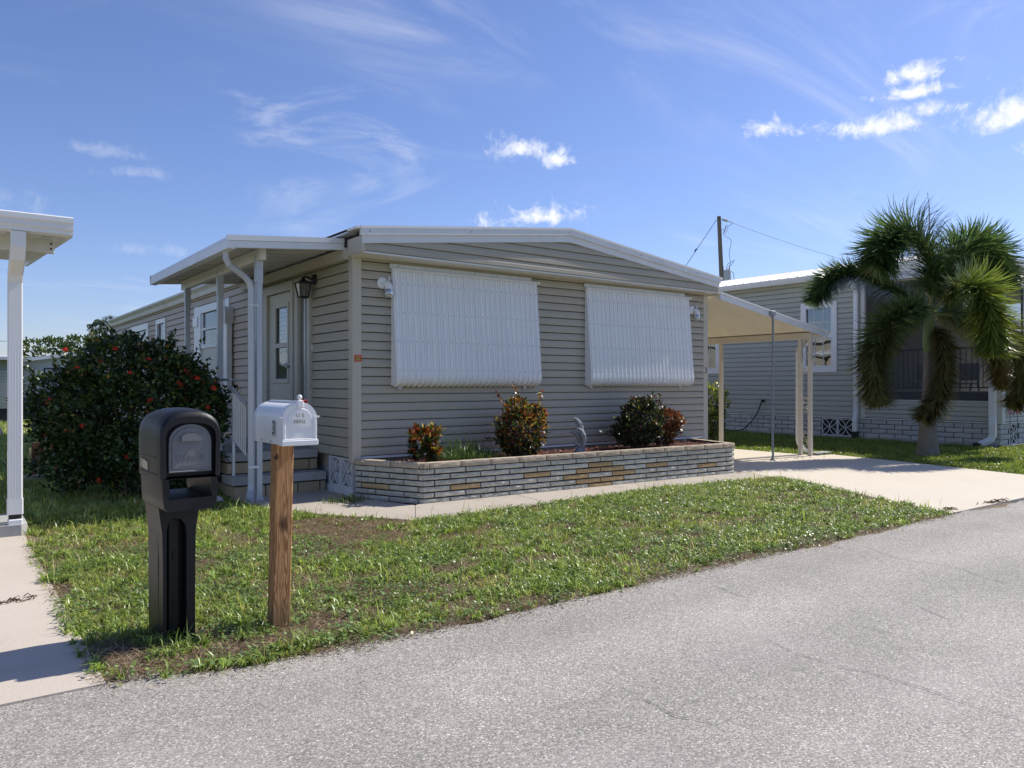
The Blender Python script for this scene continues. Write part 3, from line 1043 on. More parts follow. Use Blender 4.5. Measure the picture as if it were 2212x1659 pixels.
def framed_window(thing, y0, y1, z0, z1, fr=0.10, mat='white', split=None, curtain=None, dep=0.04, name='window'):
    w_ = thing.part(name, MB().cbox(-dep, 0.03, y0, y0 + fr, z0, z1).cbox(-dep, 0.03, y1 - fr, y1, z0, z1).cbox(-dep, 0.03, y0 + fr, y1 - fr, z1 - fr, z1).cbox(-dep, 0.03, y0 + fr, y1 - fr, z0, z0 + fr), mat)
    thing.part('pane', MB().box(0.010, 0.014, y0 + fr, y1 - fr, z0 + fr, z1 - fr), 'glass', w_)
    thing.part('interior', MB().box(0.075, 0.085, y0 + fr * 0.5, y1 - fr * 0.5, z0 + fr * 0.5, z1 - fr * 0.5), 'dark', w_)
    if split:
        thing.part('sash_rail', MB().cbox(-0.015, 0.02, y0 + fr, y1 - fr, split - 0.03, split + 0.03), mat, w_)
    if curtain:
        thing.part('curtain', MB().box(0.05, 0.056, y0 + fr, y0 + fr + (y1 - y0 - 2 * fr) * curtain, z0 + fr, z1 - fr), 'curtain', w_)
    return w_


# narrow side light, door and second side light on the porch
for (ya, yb) in ((1.36, 1.94), (3.36, 3.90)):
    f = home.part('sidelight', MB().cbox(-0.05, 0.03, ya, ya + 0.10, 0.95, 3.0).cbox(-0.05, 0.03, yb - 0.12, yb, 0.95, 3.0).cbox(-0.05, 0.03, ya + 0.1, yb - 0.12, 2.88, 3.0).cbox(-0.05, 0.03, ya + 0.1, yb - 0.12, 0.95, 1.05), 'frame')
    home.part('pane', MB().box(0.0, 0.004, ya + 0.1, yb - 0.12, 1.05, 2.88), 'door_glass', f)
    home.part('curtain', MB().box(0.008, 0.014, ya + 0.09, yb - 0.11, 1.0, 2.92), 'curtain', f)
    home.part('mullion', MB().cbox(-0.03, 0.01, ya + 0.20, ya + 0.235, 1.05, 2.88), 'alu', f)
    home.part('latch_bar', MB().cbox(-0.058, -0.04, ya - 0.004, ya + 0.105, 1.42, 1.45), 'alu', f)
dr = home.part('door', MB().cbox(-0.012, 0.03, 2.09, 3.14, 0.62, 1.47).cbox(-0.012, 0.03, 2.09, 3.14, 2.70, 2.86).cbox(-0.012, 0.03, 2.09, 2.25, 1.47, 2.70).cbox(-0.012, 0.03, 2.86, 3.14, 1.47, 2.70), 'door')
home.part('door_frame', MB().cbox(-0.055, 0.03, 2.0, 2.09, 0.60, 3.0).cbox(-0.055, 0.03, 3.14, 3.31, 0.60, 3.0).cbox(-0.055, 0.03, 2.09, 3.14, 2.87, 3.0), 'frame', dr)
home.part('light_frame', MB().cbox(-0.028, 0.0, 2.25, 2.30, 1.47, 2.70).cbox(-0.028, 0.0, 2.81, 2.86, 1.47, 2.70).cbox(-0.028, 0.0, 2.30, 2.81, 2.64, 2.70).cbox(-0.028, 0.0, 2.30, 2.81, 1.47, 1.54).cbox(-0.030, 0.0, 2.30, 2.81, 2.02, 2.09), 'door', dr)
home.part('pane', MB().box(0.004, 0.008, 2.30, 2.81, 1.54, 2.64), 'door_glass', dr)
home.part('interior', MB().box(0.07, 0.075, 2.2, 2.9, 1.45, 2.75), 'dark', dr)
for k in range(8):
    z = 2.095 + k * 0.0685
    vs = []
    for i in range(9):
        y = 2.30 + 0.51 * i / 8
        wob = 0.006 * math.sin(i * 0.9 + k)
        vs += [(0.022, y, z + wob), (0.035, y, z + 0.054 + wob)]
    home.part('blind_fold', MB().add(vs, [(2 * i, 2 * i + 1, 2 * i + 3, 2 * i + 2) for i in range(8)]), 'curtain', dr)
home.part('knob', MB().disc((-0.012, 2.17, 1.72), (-1, 0, 0), 0.033, 0.012, 14).tube([(-0.02, 2.17, 1.72), (-0.05, 2.17, 1.72), (-0.06, 2.17, 1.72), (-0.085, 2.17, 1.72), (-0.09, 2.17, 1.72)], [0.014, 0.014, 0.026, 0.027, 0.02], 12), 'steel', dr, True)
home.part('deadbolt', MB().tube([(-0.012, 2.17, 1.89), (-0.03, 2.17, 1.89), (-0.034, 2.17, 1.89)], [0.033, 0.028, 0.02], 14), 'steel', dr, True)
home.part('threshold', MB().cbox(-0.07, 0.0, 2.0, 3.31, 0.575, 0.60), 'alu', dr)
home.part('doorbell', MB().cbox(-0.035, -0.005, 1.30, 1.335, 1.93, 2.02), 'cream')
# double hung window with shutters further along
wn = home.part('window', MB().cbox(-0.04, 0.03, 5.50, 5.66, 1.02, 3.03).cbox(-0.04, 0.03, 7.14, 7.32, 1.02, 3.03).cbox(-0.04, 0.03, 5.66, 7.14, 2.88, 3.03).cbox(-0.03, 0.03, 5.66, 7.14, 1.02, 1.12), 'white_clean')
home.part('lower_panel', MB().box(-0.005, 0.02, 5.66, 7.14, 1.12, 2.17), 'door', wn)
home.part('sill_rail', MB().cbox(-0.035, 0.02, 5.66, 7.14, 2.17, 2.25), 'white', wn)
home.part('sash_rail', MB().cbox(-0.03, 0.02, 5.66, 7.14, 2.53, 2.58), 'white', wn)
home.part('sash_stile', MB().cbox(-0.02, 0.02, 7.04, 7.14, 2.25, 2.88).cbox(-0.02, 0.02, 5.66, 5.72, 2.25, 2.88), 'white', wn)
home.part('pane', MB().box(0.006, 0.010, 5.72, 7.04, 2.25, 2.88), 'glass', wn)
home.part('interior', MB().box(0.07, 0.08, 5.6, 7.2, 2.2, 2.95), 'dark', wn)
home.part('curtain', MB().add([(0.05, 5.75, 2.86), (0.05, 6.3, 2.86), (0.05, 7.0, 2.30), (0.05, 7.0, 2.42)], [(0, 1, 2, 3)]), 'curtain', wn)
for (ya, yb) in ((5.24, 5.48), (7.34, 7.64)):
    sh = home.part('shutter', MB().cbox(-0.035, 0.0, ya, (ya + yb) / 2 - 0.004, 0.95, 3.04).cbox(-0.035, 0.0, (ya + yb) / 2 + 0.004, yb, 0.95, 3.04), 'white_clean')
    home.part('batten', MB().cbox(-0.06, -0.034, ya - 0.03, yb + 0.02, 2.63, 2.83), 'white_clean', sh)
mt = home.part('meter_hood', MB().prism([(4.98, 2.55), (5.22, 2.55), (5.23, 2.74), (5.19, 2.83), (5.10, 2.86), (5.02, 2.82), (4.975, 2.72)], 'x', -0.17, -0.02), 'cream')
home.part('conduit_cover', MB().rect_tube([(-0.09, 5.10, 0.6), (-0.09, 5.10, 2.56)], 0.11, 0.2, (1, 0, 0)), 'white_clean', mt)
framed_window(home, 10.24, 11.2, 2.0, 3.02, 0.11, 'white_clean', 2.5, 0.5)
framed_window(home, 12.1, 14.4, 1.7, 3.02, 0.16, 'white_clean', 2.35, 0.4)
# painted breeze blocks in the skirting beside the steps
def vent_block(thing, face, base, w, h, mat, parent=None):
    """square block pierced by four leaf shapes"""
    b = MB()
    t = 0.024
    fr = [((0, 0), (w, t)), ((0, h - t), (w, h)), ((0, t), (t, h - t)), ((w - t, t), (w, h - t))]
    for (p, q) in fr:
        vs = [face(p[0], 0.0, p[1]), face(q[0], 0.0, p[1]), face(q[0], 0.0, q[1]), face(p[0], 0.0, q[1]), face(p[0], -0.09, p[1]), face(q[0], -0.09, p[1]), face(q[0], -0.09, q[1]), face(p[0], -0.09, q[1])]
        b.add(vs, [(0, 1, 2, 3), (4, 7, 6, 5), (0, 4, 5, 1), (1, 5, 6, 2), (2, 6, 7, 3), (3, 7, 4, 0)])
    cx, cz = w / 2, h / 2
    for (ex, ez) in ((0.012, 0.012), (w - 0.012, 0.012), (0.012, h - 0.012), (w - 0.012, h - 0.012)):
        for s in (-1, 1):
            dx, dz = ex - cx, ez - cz
            ln = math.hypot(dx, dz)
            nx_, nz_ = -dz / ln, dx / ln
            inn, outn = [], []
            for i in range(7):
                f_ = i / 6
                bl = s * 0.155 * ln * 2 * math.sin(math.pi * f_) * 0.5 * 1.25
                px, pz = cx + dx * f_ + nx_ * bl, cz + dz * f_ + nz_ * bl
                inn.append((px - nx_ * 0.0095, pz - nz_ * 0.0095))
                outn.append((px + nx_ * 0.0095, pz + nz_ * 0.0095))
            n = 7
            vs = [face(p[0], -0.002, p[1]) for p in inn] + [face(p[0], -0.002, p[1]) for p in outn] + [face(p[0], -0.085, p[1]) for p in inn] + [face(p[0], -0.085, p[1]) for p in outn]
            fs = []
            for i in range(n - 1):
                fs += [(i, i + 1, n + i + 1, n + i), (i, 2 * n + i, 2 * n + i + 1, i + 1), (n + i, n + i + 1, 3 * n + i + 1, 3 * n + i)]
            b.add(vs, fs)
    return thing.part('vent_block', b, mat, parent)


vent_block(home, lambda a, o, z: (0.005 - o, 0.055 + a, 0.10 + z), None, 0.37, 0.39, 'block')
vent_block(home, lambda a, o, z: (0.005 - o, 0.43 + a, 0.10 + z), None, 0.37, 0.39, 'block')
home.part('block_base', MB().cbox(-0.005, 0.12, 0.04, 0.95, -0.02, 0.098, 0.01), 'block')
home.part('block_back', MB().box(0.10, 0.14, 0.03, 2.0, -0.02, 0.5), 'block')
# house number and decal
m4 = Matrix.Translation((W_ - 0.035, -0.0265, 1.70)) @ Matrix.Rotation(R(90), 4, 'X')
o = home.part('house_number', text_mesh('3', 0.15, 0.0015, m4), 'text_black')
dec = single('parking_decal', MB().box(-0.004, 0.098, -0.0305, -0.0285, 1.745, 1.835), 'decal_red', 'small orange registration decal stuck on the corner post beside the porch', 'decal', (0.05, -0.03, 1.74))
for (z0, z1, x0, x1, mt_, nm) in ((1.767, 1.808, 0.008, 0.083, 'decal_yel', 'yellow_field'),):
    child_mesh(nm, MB().box(x0, x1, -0.0320, -0.0306, z0, z1), mt_, dec)
for (txt, z, sz, mt_) in (('98 08', 1.7875, 0.034, 'text_black'), ('ZONING', 1.821, 0.015, 'decal_pink'), ('FLORIDA', 1.757, 0.015, 'decal_pink')):
    me = text_mesh(txt, sz, 0.0004, Matrix.Translation((0.046 - 0.05, -0.0327 + 0.03, z - 1.74)) @ Matrix.Rotation(R(90), 4, 'X'))
    me.materials.append(M[mt_])
    o = bpy.data.objects.new('lettering', me)
    COL.objects.link(o)
    o.parent = dec


# ------------------------------------------------------------------ window awnings
AW = [(-0.050, 2.955), (-0.078, 2.62), (-0.120, 2.12), (-0.157, 1.68), (-0.165, 1.60), (-0.167, 1.555), (-0.160, 1.512), (-0.143, 1.478), (-0.115, 1.456), (-0.08, 1.443), (-0.04, 1.437)]


def awning_normals():
    ns = []
    for i in range(len(AW)):
        a, b = AW[max(i - 1, 0)], AW[min(i + 1, len(AW) - 1)]
        ty, tz = b[0] - a[0], b[1] - a[1]
        l = math.hypot(ty, tz)
        ns.append((tz / l, -ty / l))
    return ns


AN = awning_normals()
PITCH = 0.0896
prof_x = [(0.0, 0.0), (0.22, 0.0), (0.28, 0.014), (0.34, 0.019), (0.54, 0.019), (0.60, 0.014), (0.66, 0.0), (0.80, 0.0), (0.84, 0.007), (0.92, 0.007), (0.96, 0.0), (1.0, 0.0)]
mb = MB()
vs = []
for (y, z), (ny, nz) in zip(AW, AN):
    for (fx, h) in prof_x:
        vs.append((fx * PITCH, y + ny * h, z + nz * h))
npx = len(prof_x)
mb.add(vs, [(k * npx + i, (k + 1) * npx + i, (k + 1) * npx + i + 1, k * npx + i + 1) for k in range(len(AW) - 1) for i in range(npx - 1)])
SLAT = mb.mesh('slat')
SLAT.materials.append(M['awning'])
for (x0, lab) in ((0.53, 'wide corrugated white metal window awning beside the corner with the orange decal'), (3.94, 'corrugated white metal window awning nearer the carport, right of the two')):
    aw = Thing('window_awning', lab, 'awning', (x0, -0.02, 1.4), 'metal awnings over the front windows')
    n = 27
    x1 = x0 + n * PITCH
    for i in range(n):
        aw.inst('slat', SLAT, (x0 + i * PITCH, 0, 0))
    poly = [(y + 0.006, z) for y, z in AW] + [(-0.02, 1.436), (-0.02, 2.955)]
    for xx in (x0, x1 - 0.006):
        aw.part('cheek', MB().prism(poly, 'x', xx - 0.004 if xx == x0 else xx, xx + 0.003 if xx == x0 else xx + 0.010), 'awning')
    hd = aw.part('header', MB().cbox(x0 - 0.03, x1 - 0.10, -0.045, -0.019, 2.985, 3.045), 'white')
    aw.part('hinge_rail', MB().tube([(x0 - 0.02, -0.072, 2.972), (x1 + 0.04, -0.072, 2.972)], 0.020, 8).cbox(x0 - 0.02, x1 + 0.04, -0.068, -0.03, 2.955, 2.990), 'white', hd)
    rv = MB()
    for zr in (2.78, 2.40, 2.02, 1.64):
        f = (2.955 - zr) / (2.955 - 1.68)
        y = -0.05 - 0.107 * f
        for i in range(n):
            rv.tube([(x0 + (i + 0.44) * PITCH, y - 0.016, zr + 0.002), (x0 + (i + 0.44) * PITCH, y - 0.024, zr + 0.003)], 0.006, 6)
    aw.part('rivet_rows', rv, 'rivet', kind='stuff')
    hs = MB()
    for i in range(6):
        hs.disc((x0 + 0.1 + i * 0.4, -0.0455, 3.02), (0, -1, 0), 0.008, 0.004, 6)
    aw.part('header_screw', hs, 'rivet', hd)
    for xx in (x0 + 0.08, x1 - 0.26):
        aw.part('stay_bracket', MB().cbox(xx, xx + 0.06, -0.05, -0.019, 1.385, 1.435).tube([(xx + 0.03, -0.055, 1.40), (xx + 0.03, -0.02, 1.40)], 0.014, 8), 'alu')
    aw.part('shaded_window', MB().box(x0 + 0.1, x1 - 0.1, -0.026, -0.018, 1.55, 2.9), 'dark')

# ------------------------------------------------------------------ jar lights and coach lantern
for (x, z, lab) in ((0.40, 2.78, 'white round jar wall light left of the wide awning by the corner post'), (6.47, 2.77, 'white round jar wall light at the right end of the front wall')):
    jl = Thing('jar_light', lab, 'wall light', (x, -0.018, z), 'jar lights on the front wall')
    jl.part('back_plate', MB().tube([(x, -0.018, z), (x, -0.030, z), (x, -0.046, z), (x, -0.052, z)], [0.078, 0.078, 0.062, 0.02], 20), 'white_clean', smooth=True)
    jl.part('socket', MB().tube([(x + 0.02, -0.05, z - 0.005), (x + 0.05, -0.085, z - 0.02), (x + 0.055, -0.09, z - 0.045), (x + 0.055, -0.09, z - 0.085)], [0.035, 0.045, 0.05, 0.053], 14), 'white_clean', smooth=True)
    jl.part('screw_hole', MB().disc((x - 0.03, -0.048, z - 0.012), (0, -1, 0), 0.008, 0.003, 8), 'black_metal')
    jl.part('adjuster', MB().tube([(x + 0.06, -0.075, z - 0.01), (x + 0.066, -0.075, z + 0.03), (x + 0.07, -0.075, z + 0.06), (x + 0.074, -0.075, z + 0.095)], [0.006, 0.011, 0.009, 0.005], 8), 'white_clean')
    g = jl.part('glass_jar', MB().tube([(x + 0.055, -0.09, z - 0.085), (x + 0.052, -0.092, z - 0.10), (x + 0.05, -0.095, z - 0.16), (x + 0.048, -0.096, z - 0.185), (x + 0.048, -0.096, z - 0.195)], [0.05, 0.058, 0.06, 0.05, 0.02], 14), 'clear_glass', smooth=True)
    jl.part('bulb', MB().tube([(x + 0.052, -0.092, z - 0.09), (x + 0.05, -0.093, z - 0.12), (x + 0.05, -0.094, z - 0.15), (x + 0.05, -0.094, z - 0.165)], [0.02, 0.033, 0.033, 0.015], 10), 'curtain', g, True)

ln = Thing('coach_lantern', 'black coach lantern on the porch wall beside the door', 'lantern', (-0.02, 1.28, 2.80))
LY = 1.40
ln.part('back_plate', MB().tube([(-0.02, 1.22, 2.93), (-0.045, 1.22, 2.93), (-0.06, 1.22, 2.93)], [0.075, 0.07, 0.03], 16), 'black_metal', smooth=True)
ln.part('arm', MB().tube(catmull([(-0.05, 1.22, 2.93), (-0.11, 1.24, 2.95), (-0.15, 1.26, 2.96), (-0.17, 1.265, 2.92)], 12), 0.016, 8), 'black_metal', smooth=True)
cx_, cy_ = -0.175, 1.27
mb = MB()
secs = []
for (z, h) in ((2.86, 0.095), (2.875, 0.10), (2.91, 0.035), (2.925, 0.02), (2.96, 0.012)):
    secs.append([(cx_ - h, cy_ - h, z), (cx_ + h, cy_ - h, z), (cx_ + h, cy_ + h, z), (cx_ - h, cy_ + h, z)])
ln.part('cap', MB().ring_sections(secs), 'black_metal')
fr = MB()
ct = []
for (sx, sy) in ((-1, -1), (1, -1), (1, 1), (-1, 1)):
    fr.tube([(cx_ + sx * 0.083, cy_ + sy * 0.083, 2.862), (cx_ + sx * 0.055, cy_ + sy * 0.055, 2.68)], 0.009, 6)
fr.cbox(cx_ - 0.062, cx_ + 0.062, cy_ - 0.062, cy_ + 0.062, 2.66, 2.685)
ln.part('cage', fr, 'black_metal')
ln.part('lamp_panes', MB().ring_sections([[(cx_ + sx * a, cy_ + sy * a, z) for sx, sy in ((-1, -1), (1, -1), (1, 1), (-1, 1))] for z, a in ((2.685, 0.053), (2.86, 0.080))], False), 'lamp_glass')
ln.part('bulb', MB().sphere((cx_, cy_, 2.76), 0.024, 8, 6, (1, 1, 1.4)), 'curtain', smooth=True)

# ------------------------------------------------------------------ porch cover
pc = Thing('porch_cover', 'white flat metal porch roof on slim posts over the side door steps', 'porch', (-1.06, 0.46, 0))
PX0, PX1, PY0, PY1 = -1.50, -0.09, 0.12, 4.26


def pz(x):
    return 3.17 + (x - PX0) / (PX1 - PX0) * 0.115


mb = MB()
vs = [(PX0, PY0, pz(PX0)), (PX1, PY0, pz(PX1)), (PX1, PY1, pz(PX1)), (PX0, PY1, pz(PX0))]
mb.add(vs + [(x, y, z - 0.055) for x, y, z in vs], [(0, 1, 2, 3), (7, 6, 5, 4), (0, 4, 5, 1), (1, 5, 6, 2), (2, 6, 7, 3), (3, 7, 4, 0)])
pc.part('roof_panel', mb, 'porch_under')
for k in range(1, 14):
    y = PY0 + (PY1 - PY0) * k / 14
    pc.part('panel_seam', MB().add([(PX0, y - 0.004, pz(PX0) - 0.056), (PX1, y - 0.004, pz(PX1) - 0.056), (PX1, y + 0.004, pz(PX1) - 0.056), (PX0, y + 0.004, pz(PX0) - 0.056),
                                    (PX0, y - 0.002, pz(PX0) - 0.066), (PX1, y - 0.002, pz(PX1) - 0.066), (PX1, y + 0.002, pz(PX1) - 0.066), (PX0, y + 0.002, pz(PX0) - 0.066)],
                                   [(4, 7, 6, 5), (0, 4, 5, 1), (2, 6, 7, 3), (0, 3, 7, 4), (1, 5, 6, 2)]), 'porch_under')
mb = MB().prism([(PX0 - 0.05, 3.055), (PX0 + 0.04, 3.05), (PX0 + 0.04, 3.21), (PX0 - 0.01, 3.215), (PX0 - 0.03, 3.20), (PX0 - 0.045, 3.15)], 'y', PY0 - 0.03, PY1 + 0.03)
gut = pc.part('gutter', mb, 'white')


def sloped_bar(y0, y1, dz0, dz1, x0=PX0 - 0.05, x1=PX1):
    vs = [(x0, y0, pz(x0) + dz0), (x1, y0, pz(x1) + dz0), (x1, y1, pz(x1) + dz0), (x0, y1, pz(x0) + dz0), (x0, y0, pz(x0) + dz1), (x1, y0, pz(x1) + dz1), (x1, y1, pz(x1) + dz1), (x0, y1, pz(x0) + dz1)]
    return MB().add(vs, [(0, 3, 2, 1), (4, 5, 6, 7), (0, 1, 5, 4), (1, 2, 6, 5), (2, 3, 7, 6), (3, 0, 4, 7)])


pc.part('front_fascia', sloped_bar(0.085, 0.118, -0.105, -0.025), 'white')
pc.part('front_drip_edge', sloped_bar(0.075, 0.15, -0.022, 0.042), 'white')
pc.part('rear_fascia', sloped_bar(4.262, 4.30, -0.105, 0.035), 'cream')
pc.part('beam', MB().cbox(-1.10, -1.02, 0.30, 4.20, 2.99, 3.135), 'cream')
for (y, nm) in ((0.47, 0), (2.14, 1), (3.95, 2)):
    ps = pc.part('post', MB().cbox(-1.098, -1.022, y - 0.038, y + 0.038, 0.0, 2.99, 0.005), 'alu')
    pc.part('post_bracket', MB().cbox(-1.104, -1.016, y - 0.044, y + 0.044, 2.72, 3.06, 0.004), 'alu', ps)
    pc.part('foot_plate', MB().cbox(-1.11, -1.01, y - 0.05, y + 0.05, 0.0, 0.05, 0.004), 'alu', ps)
    sb = MB()
    for z in (2.78, 2.9, 3.02):
        sb.disc((-1.0605, y - 0.044, z), (0, -1, 0), 0.007, 0.004, 6)
    pc.part('bolt', sb, 'rivet', ps)
dsp = [(-1.47, 0.40, 3.06), (-1.47, 0.40, 2.97), (-1.44, 0.40, 2.905), (-1.25, 0.41, 2.775), (-1.19, 0.415, 2.71), (-1.165, 0.42, 2.62), (-1.165, 0.42, 0.22), (-1.175, 0.40, 0.14), (-1.22, 0.31, 0.05), (-1.25, 0.24, 0.025)]
ds = pc.part('downspout', MB().rect_tube(dsp, 0.085, 0.07, (0.6, 0.8, 0), 0.25), 'alu')
pc.part('strap', MB().cbox(-1.215, -1.08, 0.37, 0.39, 0.42, 0.45), 'white', ds)
pc.part('strap', MB().cbox(-1.215, -1.08, 0.37, 0.39, 2.42, 2.44), 'white', ds)

# ------------------------------------------------------------------ entry steps
st = Thing('entry_steps', 'grey concrete entry steps with buff brick risers under the porch roof', 'steps', (-0.65, 0.8, 0))
st.part('core', MB().box(-1.25, -0.03, 0.83, 3.7, -0.02, 0.162).box(-1.25, -0.03, 1.12, 3.69, 0.163, 0.438), 'mortar')
st.part('tread', MB().cbox(-1.29, -0.035, 0.785, 1.25, 0.165, 0.275, 0.008), 'step')
st.part('tread', MB().cbox(-1.27, -0.035, 1.075, 1.60, 0.445, 0.560, 0.008), 'step')
st.part('platform', MB().cbox(-1.28, -0.035, 1.60, 3.75, 0.44, 0.585, 0.008), 'step')


def brick_mesh(L, h, d, seed, amp=0.006, nx=9, nz=4):
    """split-face brick, front towards -Y, centred on its front face"""
    rg = random.Random(seed)
    b = MB()
    vs, fs = [], []
    for j in range(nz):
        for i in range(nx):
            x = -L / 2 + L * i / (nx - 1)
            z = -h / 2 + h * j / (nz - 1)
            e = i in (0, nx - 1) or j in (0, nz - 1)
            y = rg.uniform(0.0, 0.4) * amp + (amp * 0.9 if e else -rg.uniform(-0.5, 1) * amp)
            vs.append((x + (rg.uniform(-1, 1) * 0.002 if e else 0), y, z + (rg.uniform(-1, 1) * 0.0015 if e else 0)))
    for j in range(nz - 1):
        for i in range(nx - 1):
            k = j * nx + i
            fs.append((k, k + 1, k + nx + 1, k + nx))
    n = len(vs)
    vs += [(-L / 2, d, -h / 2), (L / 2, d, -h / 2), (L / 2, d, h / 2), (-L / 2, d, h / 2)]
    fs.append(tuple(range(nx - 1, -1, -1)) + (n, n + 1))
    fs.append(tuple((nz - 1) * nx + i for i in range(nx)) + (n + 2, n + 3))
    fs.append(tuple(j * nx for j in range(nz)) + (n + 3, n))
    fs.append(tuple(j * nx + nx - 1 for j in range(nz - 1, -1, -1)) + (n + 1, n + 2))
    return b.add(vs, fs).mesh('brick')


def brick_set(L, h, d, mat, n=5, amp=0.006):
    out = []
    for s in range(n):
        me = brick_mesh(L, h, d, s * 7 + int(L * 1000), amp)
        me.materials.append(M[mat])
        out.append(me)
    return out


SB = brick_set(0.40, 0.135, 0.06, 'brick_step', 3, 0.004)
for (zc, off) in ((0.078, 0.0), (0.355, 0.12)):
    yf = 0.815 if zc < 0.2 else 1.105
    x = -1.25 + off * 0
    for (xa, xb) in ((-1.25, -0.86 - off), (-0.845 - off, -0.43 - off), (-0.415 - off, -0.12 - off * 0.3), (-0.105 - off * 0.3, -0.035)):
        st.inst('brick', SB[random.randrange(3)], ((xa + xb) / 2, yf, zc), (0, 0, 0), None, ((xb - xa) / 0.40, 1, 1))
    for (ya, yb) in ((yf + 0.02, yf + 0.38), (yf + 0.40, yf + 0.8), (yf + 0.82, yf + 1.2), (yf + 1.22, yf + 1.6), (yf + 1.62, yf + 2.0)):
        st.inst('brick', SB[random.randrange(3)], (-1.262, (ya + yb) / 2, zc), (0, 0, -math.pi / 2), None, ((yb - ya) / 0.40, 1, 1))

rl = Thing('stair_railing', 'thin white metal hand railing along the left side of the entry steps', 'railing', (-1.22, 1.0, 0.27))
XR = -1.215
rl.part('hand_rail', MB().tube([(XR, 0.46, 1.20), (XR, 1.02, 1.40), (XR, 1.1, 1.42)], 0.020, 8), 'alu', smooth=True)
rl.part('bottom_rail', MB().tube([(XR, 0.46, 0.585), (XR, 1.1, 0.78)], 0.014, 6), 'white')
for k in range(8):
    y = 0.5 + 0.075 * k
    rl.part('baluster', MB().tube([(XR, y, 0.58 + 0.32 * (y - 0.46)), (XR, y, 1.2 + 0.36 * (y - 0.46))], 0.0095, 6), 'white_clean')
for (y, zb, z1) in ((0.98, 0.27, 1.40), (1.56, 0.56, 1.52), (2.6, 0.58, 1.53), (3.62, 0.58, 1.53)):
    rl.part('newel', MB().cbox(XR - 0.016, XR + 0.016, y - 0.016, y + 0.016, zb, z1, 0.003), 'white_clean')
rl.part('platform_rail', MB().cbox(XR - 0.02, XR + 0.02, 1.1, 3.62, 1.505, 1.535, 0.004).cbox(-1.2, -0.1, 3.60, 3.64, 1.505, 1.535, 0.004), 'alu')
rl.part('platform_bottom_rail', MB().cbox(XR - 0.012, XR + 0.012, 1.58, 3.60, 0.68, 0.70), 'white')
for k in range(16):
    y = 1.68 + 0.12 * k
    rl.part('baluster', MB().tube([(XR, y, 0.70), (XR, y, 1.505)], 0.0095, 6), 'white_clean')

# ------------------------------------------------------------------ planter
PL = [(-0.005, -0.035), (0.43, -1.03), (6.13, -1.205), (6.46, -0.035)]
pl = Thing('brick_planter', 'long low planter of grey split-face brick with tan accents along the front wall', 'planter', (3.2, -1.1, 0.0))
CH = 0.0722
inner = []


def off_poly(P, d):
    """outline shifted outwards by d (open polyline P), returns points"""
    out = []
    for i in range(len(P)):
        ns = []
        for (a, b) in ((i - 1, i), (i, i + 1)):
            if a < 0 or b >= len(P):
                continue
            dx, dy = P[b][0] - P[a][0], P[b][1] - P[a][1]
            l = math.hypot(dx, dy)
            ns.append((dy / l, -dx / l))
        mx, my = sum(n[0] for n in ns), sum(n[1] for n in ns)
        l2 = mx * mx + my * my
        k = 2 * d / l2 * (len(ns) / 2.0) if len(ns) == 2 else d / math.sqrt(l2)
        if len(ns) == 2:
            k = 2 * d / l2
        out.append((P[i][0] + mx * k, P[i][1] + my * k))
    return out


pin = off_poly(PL, -0.030)
pl.part('mortar_core', MB().prism([(0.06, -0.02)] + pin + [(6.3, -0.02)][:0], 'z', -0.02, 0.432), 'mortar')
BR = brick_set(0.430, 0.0545, 0.07, 'brick', 7)
BT = brick_set(0.431, 0.0545, 0.07, 'brick_tan', 3)
BC = brick_set(0.432, 0.066, 0.125, 'brick_cap', 5, 0.005)
tan_at = {(0, 3.26), (1, 3.04), (1, 3.48), (2, 2.815), (2, 3.705), (3, 3.04), (3, 3.48), (4, 3.26), (2, 1.035), (2, 5.485), (3, 2.15), (3, 4.37)}


def lay(A, B, zc, phase, meshes, pitch, depth_out, chooser=None, name='brick'):
    dx, dy = B[0] - A[0], B[1] - A[1]
    L = math.hypot(dx, dy)
    ux, uy = dx / L, dy / L
    ang = math.atan2(uy, ux)
    s = -phase
    while s < L - 0.01:
        a, b = max(s, 0.0), min(s + pitch, L)
        if b - a > 0.03:
            c = (a + b) / 2
            x, y = A[0] + ux * c, A[1] + uy * c
            ms = meshes
            if chooser:
                ms = chooser(x, s + pitch / 2) or meshes
            me = ms[random.randrange(len(ms))]
            nx_, ny_ = uy, -ux
            pl.inst(name, me, (x + nx_ * depth_out, y + ny_ * depth_out, zc), (random.uniform(-0.01, 0.01), 0, ang), None, ((b - a - 0.019) / 0.430, 1, 1))
        s += pitch


for r in range(6):
    zc = 0.034 + CH * r
    def ch(x, s, r=r):
        for (rr, tx) in tan_at:
            if rr == r and abs(tx - x) < 0.12:
                return BT
        return None
    # front bricks: centres at 3.26 + k * 0.445 on even rows
    A, B = PL[1], PL[2]
    f0 = (3.26 - A[0]) if r % 2 == 0 else (3.04 - A[0])
    ph = (-(f0 - 0.2225)) % 0.445
    lay(A, B, zc, ph, BR, 0.445, 0.0, ch)
    def ch2(x, s, r=r):
        return BT if (r == 2 and 0.10 < x < 0.2) else None
    lay(PL[0], PL[1], zc, 0.10 if r % 2 else 0.33, BR, 0.445, 0.0, ch2)
    lay(PL[2], PL[3], zc, 0.30 if r % 2 else 0.08, BR, 0.445, 0.0)
for (A, B, ph) in ((PL[0], PL[1], 0.30), (PL[1], PL[2], 0.36), (PL[2], PL[3], 0.2)):
    lay(A, B, 0.468, ph, BC, 0.445, 0.012, None, 'cap_stone')
soil = pl.part('soil', MB().add([(0.03, -0.03, 0.44), (0.48, -0.95, 0.445), (6.07, -1.12, 0.455), (6.38, -0.03, 0.45)], [(0, 1, 2, 3)]), 'planter_soil')
n = 5200
px_ = NP.uniform(0.4, 6.2, n)
